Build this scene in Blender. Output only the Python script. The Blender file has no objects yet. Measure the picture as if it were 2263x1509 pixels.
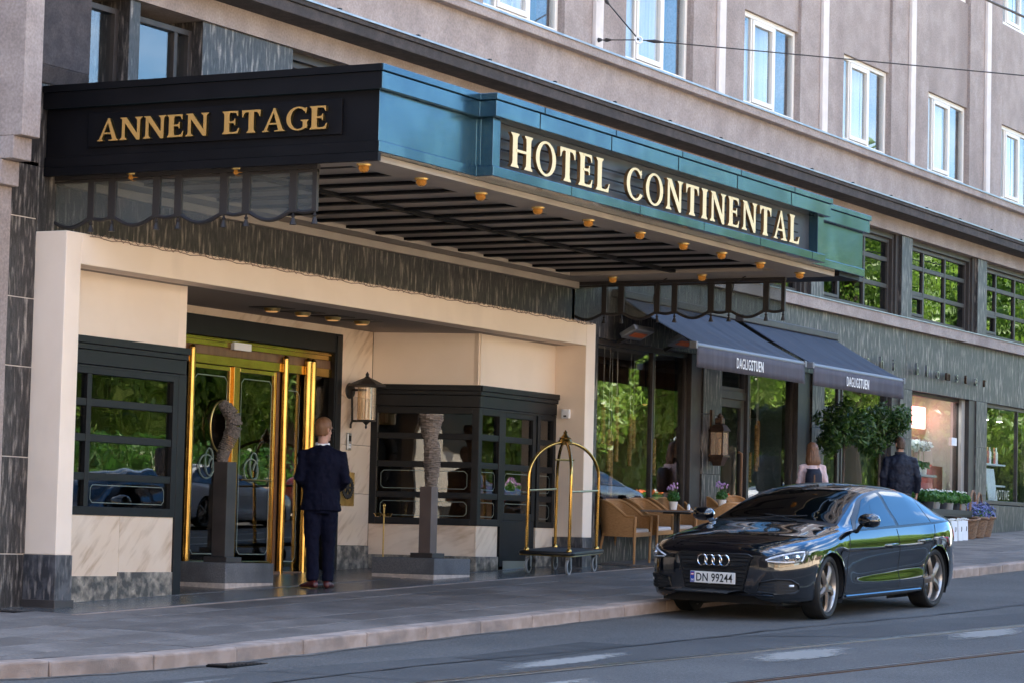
import bpy, bmesh, math, random
import numpy as np
from mathutils import Vector, Matrix
from mathutils.bvhtree import BVHTree
random.seed(7)
SC = bpy.context.scene
COL = SC.collection
# ------------------------------------------------------------------ camera
cam = bpy.data.cameras.new('camera')
cam.sensor_width = 36.0
cam.lens = 97.92
cam.clip_start = 0.1
cam.clip_end = 6000
co = bpy.data.objects.new('camera', cam)
COL.objects.link(co)
yaw, pit, rol = 1.07902771, 0.0696979686, 0.0243368494
fw_ = Vector((math.sin(yaw)*math.cos(pit), math.cos(yaw)*math.cos(pit), math.sin(pit)))
rt_ = Vector((math.cos(yaw), -math.sin(yaw), 0))
up_ = rt_.cross(fw_)
r2_ = math.cos(rol)*rt_+math.sin(rol)*up_
u2_ = -math.sin(rol)*rt_+math.cos(rol)*up_
mw = Matrix((r2_, u2_, -fw_)).transposed().to_4x4()
mw.translation = (-21.275, -16.6, 0.78)
co.matrix_world = mw
SC.camera = co
# ------------------------------------------------------------------ sky and sun
SUN_EL, SUN_AZ = math.radians(50), math.radians(24)     # azimuth measured from +Y towards +X
W = bpy.data.worlds.new('World')
SC.world = W
W.use_nodes = True
nt = W.node_tree
nt.nodes.clear()
n_out = nt.nodes.new('ShaderNodeOutputWorld')
n_bg = nt.nodes.new('ShaderNodeBackground')
n_sky = nt.nodes.new('ShaderNodeTexSky')
n_sky.sky_type = 'NISHITA'
n_sky.sun_disc = False
n_sky.sun_elevation = SUN_EL
n_sky.sun_rotation = SUN_AZ
n_sky.air_density = 1.0
n_sky.dust_density = 0.15
n_sky.ozone_density = 4.0
n_tc = nt.nodes.new('ShaderNodeTexCoord')
n_mp = nt.nodes.new('ShaderNodeMapping')
n_mp.inputs['Scale'].default_value = (1.6, 1.6, 3.6)
n_no = nt.nodes.new('ShaderNodeTexNoise')
n_no.inputs['Scale'].default_value = 1.7
n_no.inputs['Detail'].default_value = 7
n_no.inputs['Roughness'].default_value = 0.55
n_cr = nt.nodes.new('ShaderNodeValToRGB')
n_cr.color_ramp.elements[0].position = 0.48
n_cr.color_ramp.elements[1].position = 0.66
n_mx = nt.nodes.new('ShaderNodeMixRGB')
n_mx.inputs[2].default_value = (7.5, 7.9, 8.4, 1)      # sunlit cloud, in the sky texture's own units
nt.links.new(n_tc.outputs['Generated'], n_mp.inputs[0])
nt.links.new(n_mp.outputs[0], n_no.inputs['Vector'])
nt.links.new(n_no.outputs['Fac'], n_cr.inputs[0])
nt.links.new(n_cr.outputs[0], n_mx.inputs[0])
n_hs = nt.nodes.new('ShaderNodeHueSaturation')
n_hs.inputs['Saturation'].default_value = 1.22
nt.links.new(n_sky.outputs[0], n_hs.inputs['Color'])
nt.links.new(n_hs.outputs[0], n_mx.inputs[1])
nt.links.new(n_mx.outputs[0], n_bg.inputs[0])
n_bg.inputs[1].default_value = 0.095
nt.links.new(n_bg.outputs[0], n_out.inputs[0])
sl = bpy.data.lights.new('sun', 'SUN')
sl.energy = 5.0
sl.angle = math.radians(0.5)
sl.color = (1.0, 0.92, 0.79)
so = bpy.data.objects.new('sun', sl)
COL.objects.link(so)
so.location = (0, 0, 60)
sd = Vector((math.sin(SUN_AZ)*math.cos(SUN_EL), math.cos(SUN_AZ)*math.cos(SUN_EL), math.sin(SUN_EL)))
so.rotation_euler = sd.to_track_quat('Z', 'Y').to_euler()
SC.view_settings.view_transform = 'Standard'
SC.view_settings.look = 'None'
SC.view_settings.exposure = 2.6
SC.view_settings.gamma = 1.0
SC.cycles.use_denoising = True
SC.cycles.max_bounces = 10
SC.cycles.transparent_max_bounces = 16
SC.cycles.caustics_reflective = False
SC.cycles.caustics_refractive = False
SC.cycles.sample_clamp_indirect = 8

# ------------------------------------------------------------------ materials
MATS = {}
def _nt(name):
    m = bpy.data.materials.new(name)
    m.use_nodes = True
    MATS[name] = m
    return m, m.node_tree, m.node_tree.nodes['Principled BSDF']
def pm(name, c1, c2=None, scale=4.0, stretch=(1, 1, 1), rough=0.6, metal=0.0, bump=0.0, bscale=80.0, ramp=(0.4, 0.6),
       detail=5.0, rnd=0.0, coat=0.0, spec=0.5, c3=None, scale3=1.0, ramp3=(0.5, 0.7), stretch3=(1, 1, 1), rrough=0.0, sheen=0.0, rot=0.0, grain=0.0, gscale=45.0):
    m, t, p = _nt(name)
    p.inputs['Roughness'].default_value = rough
    p.inputs['Metallic'].default_value = metal
    p.inputs['Specular IOR Level'].default_value = spec
    p.inputs['Coat Weight'].default_value = coat
    p.inputs['Coat Roughness'].default_value = 0.03
    if sheen:
        p.inputs['Sheen Weight'].default_value = sheen
    p.inputs['Base Color'].default_value = (*c1, 1)
    N = t.nodes.new
    L = t.links.new
    tc = N('ShaderNodeTexCoord')
    src = tc.outputs['Object']
    if rnd > 0 or c2 or c3 or bump or grain:
        oi = N('ShaderNodeObjectInfo')
        ad = N('ShaderNodeVectorMath'); ad.operation = 'MULTIPLY_ADD'
        ad.inputs[1].default_value = (1, 1, 1)
        cmb = N('ShaderNodeCombineXYZ')
        ml = N('ShaderNodeMath'); ml.operation = 'MULTIPLY'; ml.inputs[1].default_value = 37.0
        L(oi.outputs['Random'], ml.inputs[0])
        for k in range(3):
            L(ml.outputs[0], cmb.inputs[k])
        L(src, ad.inputs[0]); L(cmb.outputs[0], ad.inputs[2])
        src = ad.outputs[0]
    def noise(sc, st, det):
        mp = N('ShaderNodeMapping'); mp.inputs['Scale'].default_value = st
        if rot and st != (1, 1, 1):
            m0 = N('ShaderNodeMapping'); m0.inputs['Rotation'].default_value = (0, rot, 0)
            L(src, m0.inputs[0]); L(m0.outputs[0], mp.inputs[0])
        else:
            L(src, mp.inputs[0])
        n = N('ShaderNodeTexNoise'); n.inputs['Scale'].default_value = sc; n.inputs['Detail'].default_value = det
        L(mp.outputs[0], n.inputs['Vector'])
        return n
    col = None
    if c2:
        n = noise(scale, stretch, detail)
        r = N('ShaderNodeValToRGB')
        r.color_ramp.elements[0].position, r.color_ramp.elements[1].position = ramp
        r.color_ramp.elements[0].color = (*c1, 1); r.color_ramp.elements[1].color = (*c2, 1)
        L(n.outputs['Fac'], r.inputs[0])
        col = r.outputs[0]
        if rrough:
            mr = N('ShaderNodeMapRange'); mr.inputs[3].default_value = rough-rrough; mr.inputs[4].default_value = rough+rrough
            L(n.outputs['Fac'], mr.inputs[0]); L(mr.outputs[0], p.inputs['Roughness'])
    if c3:
        n = noise(scale3, stretch3, 4)
        r = N('ShaderNodeValToRGB')
        r.color_ramp.elements[0].position, r.color_ramp.elements[1].position = ramp3
        L(n.outputs['Fac'], r.inputs[0])
        mx = N('ShaderNodeMixRGB'); mx.inputs[2].default_value = (*c3, 1)
        L(r.outputs[0], mx.inputs[0])
        if col: L(col, mx.inputs[1])
        else: mx.inputs[1].default_value = (*c1, 1)
        col = mx.outputs[0]
    if grain:
        n = noise(gscale, (1, 1, 1), 2)
        mr = N('ShaderNodeMapRange'); mr.inputs[1].default_value = 0.3; mr.inputs[2].default_value = 0.7; mr.inputs[3].default_value = 1-grain; mr.inputs[4].default_value = 1+grain
        L(n.outputs['Fac'], mr.inputs[0])
        hs = N('ShaderNodeHueSaturation'); L(mr.outputs[0], hs.inputs['Value'])
        if col: L(col, hs.inputs['Color'])
        else: hs.inputs['Color'].default_value = (*c1, 1)
        col = hs.outputs[0]
    if rnd > 0:
        hs = N('ShaderNodeHueSaturation')
        mr = N('ShaderNodeMapRange'); mr.inputs[3].default_value = 1-rnd; mr.inputs[4].default_value = 1+rnd
        L(oi.outputs['Random'], mr.inputs[0]); L(mr.outputs[0], hs.inputs['Value'])
        if col: L(col, hs.inputs['Color'])
        else: hs.inputs['Color'].default_value = (*c1, 1)
        col = hs.outputs[0]
    if col:
        L(col, p.inputs['Base Color'])
    if bump:
        n = noise(bscale, (1, 1, 1), 3)
        b = N('ShaderNodeBump'); b.inputs['Strength'].default_value = bump; b.inputs['Distance'].default_value = 0.01
        L(n.outputs['Fac'], b.inputs['Height']); L(b.outputs[0], p.inputs['Normal'])
    return m
def sunpatch_mat(name, col):
    """sunlight painted on the asphalt, and a faded road line: broken by noise, thinning out towards the edges of the mark"""
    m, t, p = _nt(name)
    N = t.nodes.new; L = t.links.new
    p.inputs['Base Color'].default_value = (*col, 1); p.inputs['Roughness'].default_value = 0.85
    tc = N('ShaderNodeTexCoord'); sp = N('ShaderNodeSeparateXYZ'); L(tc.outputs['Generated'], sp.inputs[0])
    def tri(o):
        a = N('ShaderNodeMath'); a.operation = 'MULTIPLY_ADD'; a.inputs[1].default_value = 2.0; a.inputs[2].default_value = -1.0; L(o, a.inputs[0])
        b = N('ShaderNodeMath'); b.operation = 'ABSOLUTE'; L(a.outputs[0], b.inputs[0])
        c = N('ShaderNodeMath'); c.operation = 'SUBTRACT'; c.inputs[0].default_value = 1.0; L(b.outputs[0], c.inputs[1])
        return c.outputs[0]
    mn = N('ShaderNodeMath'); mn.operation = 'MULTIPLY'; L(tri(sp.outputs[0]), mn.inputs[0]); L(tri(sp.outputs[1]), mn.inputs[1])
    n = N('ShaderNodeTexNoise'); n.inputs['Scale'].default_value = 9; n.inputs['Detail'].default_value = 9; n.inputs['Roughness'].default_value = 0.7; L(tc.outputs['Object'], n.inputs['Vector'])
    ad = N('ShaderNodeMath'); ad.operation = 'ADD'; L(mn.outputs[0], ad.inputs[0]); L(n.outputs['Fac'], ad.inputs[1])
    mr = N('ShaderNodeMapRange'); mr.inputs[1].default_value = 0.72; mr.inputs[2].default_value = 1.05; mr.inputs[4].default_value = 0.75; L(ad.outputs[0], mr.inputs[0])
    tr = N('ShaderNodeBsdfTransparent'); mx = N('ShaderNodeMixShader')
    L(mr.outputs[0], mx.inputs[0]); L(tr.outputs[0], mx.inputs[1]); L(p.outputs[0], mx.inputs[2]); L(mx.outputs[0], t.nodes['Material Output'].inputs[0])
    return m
def leafmat(name, c1, c2, sc):
    m, t, p = _nt(name)
    N = t.nodes.new; L = t.links.new
    tc = N('ShaderNodeTexCoord'); n = N('ShaderNodeTexNoise'); n.inputs['Scale'].default_value = sc; n.inputs['Detail'].default_value = 3
    L(tc.outputs['Object'], n.inputs['Vector'])
    r = N('ShaderNodeValToRGB'); r.color_ramp.elements[0].position = 0.38; r.color_ramp.elements[1].position = 0.62
    r.color_ramp.elements[0].color = (*c1, 1); r.color_ramp.elements[1].color = (*c2, 1)
    L(n.outputs['Fac'], r.inputs[0]); L(r.outputs[0], p.inputs['Base Color']); p.inputs['Roughness'].default_value = 0.4
    tl = N('ShaderNodeBsdfTranslucent'); hs = N('ShaderNodeHueSaturation'); hs.inputs['Value'].default_value = 1.5; hs.inputs['Saturation'].default_value = 1.1
    L(r.outputs[0], hs.inputs['Color']); L(hs.outputs[0], tl.inputs[0])
    mx = N('ShaderNodeMixShader'); mx.inputs[0].default_value = 0.35
    L(p.outputs[0], mx.inputs[1]); L(tl.outputs[0], mx.inputs[2]); L(mx.outputs[0], t.nodes['Material Output'].inputs[0])
    return m
def glass(name, tint, f0=0.05, rough=0.0, mult=1.0, rip=0.0, haze=0.0, hazecol=(0.6, 0.6, 0.6), rsc=1.2):
    """thin pane: see-through plus the mirror image of the street, Schlick weighted"""
    m, t, p = _nt(name)
    N = t.nodes.new; L = t.links.new
    t.nodes.remove(p)
    out = t.nodes['Material Output']
    g = N('ShaderNodeNewGeometry')
    d = N('ShaderNodeVectorMath'); d.operation = 'DOT_PRODUCT'
    L(g.outputs['Normal'], d.inputs[0]); L(g.outputs['Incoming'], d.inputs[1])
    a = N('ShaderNodeMath'); a.operation = 'ABSOLUTE'; L(d.outputs['Value'], a.inputs[0])
    s = N('ShaderNodeMath'); s.operation = 'SUBTRACT'; s.inputs[0].default_value = 1.0; L(a.outputs[0], s.inputs[1])
    w = N('ShaderNodeMath'); w.operation = 'POWER'; w.inputs[1].default_value = 5.0; L(s.outputs[0], w.inputs[0])
    f = N('ShaderNodeMath'); f.operation = 'MULTIPLY_ADD'; f.inputs[1].default_value = (1-f0)*mult; f.inputs[2].default_value = f0*mult
    f.use_clamp = True
    L(w.outputs[0], f.inputs[0])
    tr = N('ShaderNodeBsdfTransparent'); tr.inputs[0].default_value = (*tint, 1)
    gl = N('ShaderNodeBsdfGlossy'); gl.inputs['Roughness'].default_value = rough
    if rip:
        tc = N('ShaderNodeTexCoord'); n = N('ShaderNodeTexNoise'); n.inputs['Scale'].default_value = rsc; n.inputs['Detail'].default_value = 1
        b = N('ShaderNodeBump'); b.inputs['Strength'].default_value = rip; b.inputs['Distance'].default_value = 0.02
        L(tc.outputs['Object'], n.inputs['Vector']); L(n.outputs['Fac'], b.inputs['Height']); L(b.outputs[0], gl.inputs['Normal'])
    base = tr.outputs[0]
    if haze:
        df = N('ShaderNodeBsdfDiffuse'); df.inputs[0].default_value = (*hazecol, 1)
        m2 = N('ShaderNodeMixShader'); m2.inputs[0].default_value = haze
        L(tr.outputs[0], m2.inputs[1]); L(df.outputs[0], m2.inputs[2]); base = m2.outputs[0]
    mx = N('ShaderNodeMixShader')
    L(f.outputs[0], mx.inputs[0]); L(base, mx.inputs[1]); L(gl.outputs[0], mx.inputs[2])
    L(mx.outputs[0], out.inputs[0])
    return m
def emit(name, col, st):
    m, t, p = _nt(name)
    p.inputs['Base Color'].default_value = (*col, 1)
    p.inputs['Emission Color'].default_value = (*col, 1)
    p.inputs['Emission Strength'].default_value = st
    return m
pm('plaster_pink', (0.312, 0.258, 0.235), (0.372, 0.310, 0.285), scale=3, rough=0.9, bump=0.55, bscale=170, grain=0.16, gscale=38, c3=(0.25, 0.20, 0.182), scale3=0.9, ramp3=(0.52, 0.75), stretch3=(1, 1, 0.25))
pm('plaster_light', (0.66, 0.60, 0.56), (0.72, 0.66, 0.62), scale=4, rough=0.85, bump=0.3, bscale=150)
pm('plaster_grey', (0.045, 0.038, 0.040), (0.065, 0.055, 0.056), scale=5, rough=0.9, bump=0.4, bscale=150, grain=0.2)
pm('cornice_stone', (0.042, 0.034, 0.032), (0.066, 0.053, 0.050), scale=9, rough=0.85, grain=0.22, bump=0.5, bscale=120, c3=(0.028, 0.024, 0.023), scale3=1.4, ramp3=(0.5, 0.75))
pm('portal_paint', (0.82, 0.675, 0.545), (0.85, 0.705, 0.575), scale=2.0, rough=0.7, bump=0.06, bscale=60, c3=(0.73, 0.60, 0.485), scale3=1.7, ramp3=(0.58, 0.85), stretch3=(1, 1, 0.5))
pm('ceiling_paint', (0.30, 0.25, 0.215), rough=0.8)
pm('gneiss', (0.020, 0.0175, 0.017), (0.058, 0.052, 0.050), scale=14, stretch=(3, 3, 0.7), ramp=(0.38, 0.68), detail=6, rough=0.45, rnd=0.12,
   c3=(0.31, 0.27, 0.235), scale3=5.0, ramp3=(0.53, 0.72), stretch3=(5, 5, 0.75), bump=0.12, bscale=60, grain=0.2, gscale=60)
pm('granite_base', (0.035, 0.036, 0.042), (0.30, 0.27, 0.25), scale=5.0, stretch=(5, 5, 1.1), ramp=(0.50, 0.74), detail=9, rough=0.35, c3=(0.10, 0.10, 0.11), scale3=9, ramp3=(0.45, 0.7), rnd=0.1)
pm('verde_plinth', (0.07, 0.065, 0.06), (0.42, 0.36, 0.29), scale=9, ramp=(0.42, 0.66), detail=9, rough=0.35, c3=(0.16, 0.15, 0.13), scale3=20)
pm('marble', (0.72, 0.565, 0.43), (0.46, 0.31, 0.20), scale=2.6, stretch=(1.0, 1.0, 5.0), rot=0.75, ramp=(0.50, 0.74), detail=9, rough=0.32, rnd=0.05, c3=(0.76, 0.63, 0.51), scale3=2.2, ramp3=(0.45, 0.8))
pm('frame_dark', (0.008, 0.008, 0.009), (0.011, 0.011, 0.012), scale=6, rough=0.42, rrough=0.06, spec=0.25)
pm('frame_brown', (0.040, 0.033, 0.030), (0.050, 0.042, 0.038), scale=6, rough=0.45, spec=0.35)
pm('frame_white', (0.78, 0.74, 0.68), rough=0.45)
pm('flashing', (0.30, 0.34, 0.38), (0.40, 0.43, 0.46), scale=5, rough=0.4, metal=0.6)
pm('fascia_metal', (0.030, 0.082, 0.125), (0.062, 0.140, 0.185), scale=1.4, rough=0.22, rrough=0.09, coat=0.25, metal=0.75, spec=0.5, c3=(0.11, 0.21, 0.24), scale3=3.2, ramp3=(0.55, 0.85), stretch3=(1, 1, 0.4))
pm('sign_back', (0.030, 0.033, 0.042), (0.042, 0.046, 0.055), scale=2, rough=0.45)
pm('fascia_black', (0.004, 0.0038, 0.005), (0.006, 0.0056, 0.007), scale=2, rough=0.5, rrough=0.06, spec=0.15)
pm('soffit_panel', (0.30, 0.265, 0.24), (0.34, 0.30, 0.27), scale=2, rough=0.4)
pm('soffit_border', (0.36, 0.315, 0.275), (0.41, 0.36, 0.31), scale=2, rough=0.5)
pm('louvre', (0.004, 0.004, 0.005), rough=0.55, spec=0.15)
pm('letter_face', (0.74, 0.62, 0.34), rough=0.4)
pm('letter_side', (0.42, 0.25, 0.12), rough=0.3, metal=0.8)
pm('letter_gold', (0.72, 0.42, 0.13), rough=0.32, metal=0.55)
pm('brass', (0.56, 0.36, 0.105), (0.44, 0.26, 0.07), scale=3, rough=0.17, metal=1.0, rrough=0.05)
pm('brass_old', (0.56, 0.40, 0.15), (0.44, 0.30, 0.11), scale=8, rough=0.32, metal=1.0)
pm('chrome', (0.75, 0.75, 0.77), rough=0.12, metal=1.0)
pm('steel', (0.42, 0.42, 0.43), rough=0.3, metal=1.0)
pm('iron', (0.025, 0.021, 0.02), rough=0.5)
pm('copper_lamp', (0.085, 0.05, 0.035), (0.12, 0.07, 0.045), scale=12, rough=0.42, metal=0.7)
pm('rubber', (0.012, 0.012, 0.012), rough=0.7)
pm('wheel_grey', (0.30, 0.29, 0.28), rough=0.6)
pm('asphalt', (0.066, 0.062, 0.058), (0.097, 0.091, 0.085), scale=0.7, rough=0.85, bump=0.9, bscale=130, grain=0.30, gscale=42, c3=(0.15, 0.142, 0.134), scale3=90, ramp3=(0.5, 0.7), ramp=(0.35, 0.65))
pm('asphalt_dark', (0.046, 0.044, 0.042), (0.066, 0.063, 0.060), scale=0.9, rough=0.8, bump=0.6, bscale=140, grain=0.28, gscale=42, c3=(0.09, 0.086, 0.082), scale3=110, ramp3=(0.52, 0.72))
pm('slab_stone', (0.122, 0.104, 0.093), (0.170, 0.147, 0.132), scale=2.6, rough=0.62, rnd=0.20, bump=0.45, grain=0.20, gscale=34, bscale=70, c3=(0.085, 0.073, 0.066), scale3=1.2, ramp3=(0.52, 0.8), rrough=0.1)
pm('tar', (0.018, 0.018, 0.018), rough=0.6)
pm('gutter_grit', (0.17, 0.15, 0.13), (0.10, 0.092, 0.084), scale=20, rough=0.9)
pm('asphalt_patch', (0.036, 0.035, 0.034), (0.052, 0.050, 0.048), scale=3, rough=0.85, bump=0.6, bscale=140, grain=0.15, gscale=70)
pm('joint', (0.03, 0.028, 0.027), rough=0.9)
pm('tile_polished', (0.085, 0.080, 0.078), (0.125, 0.118, 0.112), scale=18, rough=0.25, rnd=0.12, spec=0.45, c3=(0.06, 0.057, 0.057), scale3=1.3, rrough=0.05)
pm('tile_dark', (0.018, 0.018, 0.02), rough=0.25)
pm('kerb_granite', (0.30, 0.222, 0.178), (0.39, 0.30, 0.25), scale=6, rough=0.8, rnd=0.10, bump=0.5, bscale=120, c3=(0.16, 0.13, 0.115), scale3=1.6, ramp3=(0.5, 0.75), stretch3=(1, 1, 2))
pm('granite_grey', (0.10, 0.098, 0.105), (0.15, 0.147, 0.152), scale=70, rough=0.7, bump=0.2, bscale=100, c3=(0.075, 0.075, 0.08), scale3=2.2)
pm('mortar', (0.55, 0.46, 0.40), (0.42, 0.35, 0.31), scale=16, rough=0.9, bump=0.5)
sunpatch_mat('sun_and_line_paint', (0.34, 0.32, 0.29))  # pale colour for painted-on sunlight and for the faded road line
pm('far_paving', (0.50, 0.405, 0.30), (0.56, 0.46, 0.35), scale=0.6, rough=0.85)
pm('paver', (0.40, 0.36, 0.315), rnd=0.1, rough=0.85)
leafmat('leaf', (0.095, 0.185, 0.030), (0.21, 0.33, 0.075), 0.5)
leafmat('leaf_dark', (0.022, 0.055, 0.012), (0.070, 0.135, 0.028), 7)
leafmat('leaf_mid', (0.045, 0.14, 0.03), (0.085, 0.20, 0.04), 7)
pm('bark', (0.10, 0.075, 0.055), (0.06, 0.045, 0.035), scale=6, stretch=(4, 4, 0.6), rough=0.9, bump=0.6, bscale=30)
pm('soil', (0.03, 0.022, 0.016), rough=0.95)
pm('flower_white', (0.8, 0.8, 0.76), rough=0.6)
pm('flower_blue', (0.10, 0.13, 0.34), (0.16, 0.17, 0.36), scale=30, rough=0.6)
pm('flower_purple', (0.42, 0.22, 0.48), (0.55, 0.35, 0.55), scale=12, rough=0.6)
pm('flower_red', (0.75, 0.10, 0.03), (0.80, 0.25, 0.05), scale=9, rough=0.6)
pm('wicker', (0.36, 0.175, 0.062), (0.46, 0.24, 0.095), scale=30, stretch=(1, 1, 6), rough=0.55, bump=0.5, bscale=160, rnd=0.05)
pm('cane', (0.38, 0.185, 0.065), (0.43, 0.22, 0.085), scale=9, rough=0.45)
pm('basket', (0.16, 0.085, 0.05), (0.26, 0.15, 0.085), scale=26, stretch=(1, 1, 4), rough=0.7, bump=0.8, bscale=70)
pm('cushion', (0.60, 0.55, 0.54), (0.66, 0.61, 0.60), scale=4, rough=0.85)
pm('blanket', (0.030, 0.022, 0.026), (0.05, 0.036, 0.04), scale=14, stretch=(6, 6, 0.6), rough=0.95)
pm('table_wood', (0.26, 0.14, 0.07), (0.34, 0.20, 0.10), scale=3, stretch=(8, 1, 1), rough=0.4)
pm('pot_white', (0.74, 0.70, 0.66), rough=0.5)
pm('awning_top', (0.022, 0.032, 0.055), (0.030, 0.042, 0.068), scale=1.2, stretch=(6, 1, 1), rough=0.75)
pm('awning_valance', (0.062, 0.056, 0.070), (0.078, 0.070, 0.084), scale=2, stretch=(4, 1, 0.5), rough=0.85)
pm('print_white', (0.84, 0.83, 0.82), rough=0.6)
pm('alu', (0.20, 0.21, 0.23), rough=0.5, metal=0.4)
pm('suit', (0.0035, 0.0040, 0.0125), (0.005, 0.0055, 0.016), scale=6, rough=0.85, spec=0.12, bump=0.12, bscale=14)
pm('jacket_navy', (0.006, 0.008, 0.019), (0.009, 0.012, 0.026), scale=8, rough=0.6, bump=0.3, bscale=22, spec=0.3)
pm('cloth_pink', (0.62, 0.45, 0.44), rough=0.85)
pm('cloth_white', (0.80, 0.80, 0.82), rough=0.8)
pm('cloth_dark', (0.03, 0.03, 0.036), rough=0.85)
pm('cloth_blue', (0.06, 0.10, 0.22), rough=0.85)
pm('cloth_red', (0.40, 0.03, 0.03), rough=0.85)
pm('skin', (0.44, 0.225, 0.155), (0.48, 0.26, 0.185), scale=9, rough=0.5)
pm('hair_blond', (0.125, 0.052, 0.018), (0.20, 0.090, 0.034), scale=20, stretch=(9, 9, 1), rough=0.55)
pm('hair_brown', (0.105, 0.043, 0.018), (0.19, 0.085, 0.036), scale=14, stretch=(9, 9, 0.8), rough=0.5)
pm('hair_grey', (0.070, 0.038, 0.024), (0.12, 0.07, 0.045), scale=20, stretch=(9, 9, 1), rough=0.6)
pm('shoe_red', (0.075, 0.012, 0.010), rough=0.35)
pm('shoe_sole', (0.35, 0.21, 0.13), rough=0.6)
pm('sculpt_stone', (0.26, 0.205, 0.165), (0.10, 0.08, 0.07), scale=4, stretch=(2, 2, 30), ramp=(0.4, 0.62), detail=4, rough=0.9, bump=0.8, bscale=55)
pm('sculpt_stone_dark', (0.19, 0.155, 0.13), (0.07, 0.058, 0.052), scale=4, stretch=(14, 14, 14), ramp=(0.4, 0.62), detail=4, rough=0.8, bump=0.9, bscale=50)
pm('pedestal', (0.040, 0.034, 0.033), (0.055, 0.047, 0.045), scale=4, rough=0.45)
pm('pedestal_brown', (0.115, 0.085, 0.075), (0.135, 0.10, 0.088), scale=4, rough=0.5)
pm('carpaint', (0.0018, 0.0026, 0.005), rough=0.06, coat=1.0, spec=0.9)
pm('carblack', (0.006, 0.006, 0.007), rough=0.32)
pm('carmatte', (0.010, 0.010, 0.011), rough=0.7)
pm('rim_metal', (0.26, 0.215, 0.18), rough=0.35, metal=0.7)
pm('rim_bright', (0.50, 0.48, 0.46), rough=0.3, metal=0.9)
pm('plate_white', (0.80, 0.78, 0.74), rough=0.4)
pm('plate_blue', (0.02, 0.06, 0.36), rough=0.4)
pm('print_black', (0.008, 0.008, 0.008), rough=0.5)
pm('print_red', (0.60, 0.03, 0.03), rough=0.5)
pm('lamp_white', (0.88, 0.90, 0.95), rough=0.15, spec=0.8)
pm('amber', (0.75, 0.32, 0.05), rough=0.3)
pm('interior_brown', (0.14, 0.085, 0.05), (0.19, 0.12, 0.075), scale=1.5, rough=0.6)
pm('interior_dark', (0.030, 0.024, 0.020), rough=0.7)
pm('interior_pale', (0.50, 0.47, 0.43), rough=0.8)
pm('interior_green', (0.20, 0.28, 0.27), rough=0.7)
pm('interior_red', (0.55, 0.10, 0.10), (0.68, 0.24, 0.22), scale=2.5, rough=0.7)
pm('curtain', (0.88, 0.88, 0.88), (0.76, 0.77, 0.79), scale=7, stretch=(5, 5, 0.05), rough=0.9)
pm('curtain_dark', (0.10, 0.14, 0.15), (0.05, 0.075, 0.08), scale=8, stretch=(5, 5, 0.05), rough=0.9)
pm('bead', (0.36, 0.19, 0.06), (0.50, 0.30, 0.11), scale=14, rough=0.5)
pm('wood_panel', (0.16, 0.075, 0.035), (0.20, 0.10, 0.05), scale=2, stretch=(8, 8, 0.6), rough=0.35)
pm('tan_facade', (0.60, 0.47, 0.33), (0.66, 0.53, 0.39), scale=0.5, rough=0.9)
pm('cream_facade', (0.66, 0.60, 0.50), (0.71, 0.65, 0.55), scale=0.5, rough=0.9)
pm('far_window', (0.03, 0.035, 0.04), rough=0.08)
pm('roof_slate', (0.07, 0.07, 0.08), rough=0.7)
pm('netting', (0.30, 0.22, 0.18), rough=0.9)
pm('paper', (0.82, 0.82, 0.84), rough=0.7)
glass('pane_door', (0.62, 0.60, 0.55), f0=0.09, rip=0.03)
glass('pane_bay', (0.66, 0.64, 0.60), f0=0.10, rip=0.10, rsc=2.2)
glass('pane_shop', (0.90, 0.90, 0.88), f0=0.10, rip=0.02)
glass('pane_flower', (0.94, 0.97, 0.96), f0=0.03, rip=0.02)
glass('pane_mezz', (0.40, 0.42, 0.42), f0=0.13, rip=0.06, rsc=2.0)
glass('pane_upper', (0.93, 0.95, 0.96), f0=0.11, rip=0.02)
glass('pane_ribbed', (0.66, 0.70, 0.70), f0=0.05, rough=0.12, haze=0.10, hazecol=(0.45, 0.47, 0.46))
glass('pane_car', (0.30, 0.32, 0.33), f0=0.18)
glass('pane_windscreen', (0.22, 0.24, 0.25), f0=0.07)
glass('pane_lamp', (0.95, 0.80, 0.62), f0=0.08, rough=0.05, haze=0.25, hazecol=(0.85, 0.68, 0.52))
glass('pane_headlight', (0.80, 0.82, 0.85), f0=0.06)
glass('etching', (0.9, 0.9, 0.9), f0=0.04, rough=0.3, haze=0.55, hazecol=(0.30, 0.36, 0.31))
emit('bulb_glow', (0.50, 0.20, 0.035), 0.05)
MATS['bulb_glow'].node_tree.nodes['Principled BSDF'].inputs['Roughness'].default_value = 0.12
MATS['bulb_glow'].node_tree.nodes['Principled BSDF'].inputs['Metallic'].default_value = 0.6
emit('warm_spot', (0.8, 0.40, 0.14), 0.10)
emit('heater_glow', (0.30, 0.06, 0.01), 0.02)
emit('shop_light', (0.95, 0.96, 1.0), 22.0)
emit('pink_light', (1.0, 0.30, 0.28), 1.6)

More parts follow.
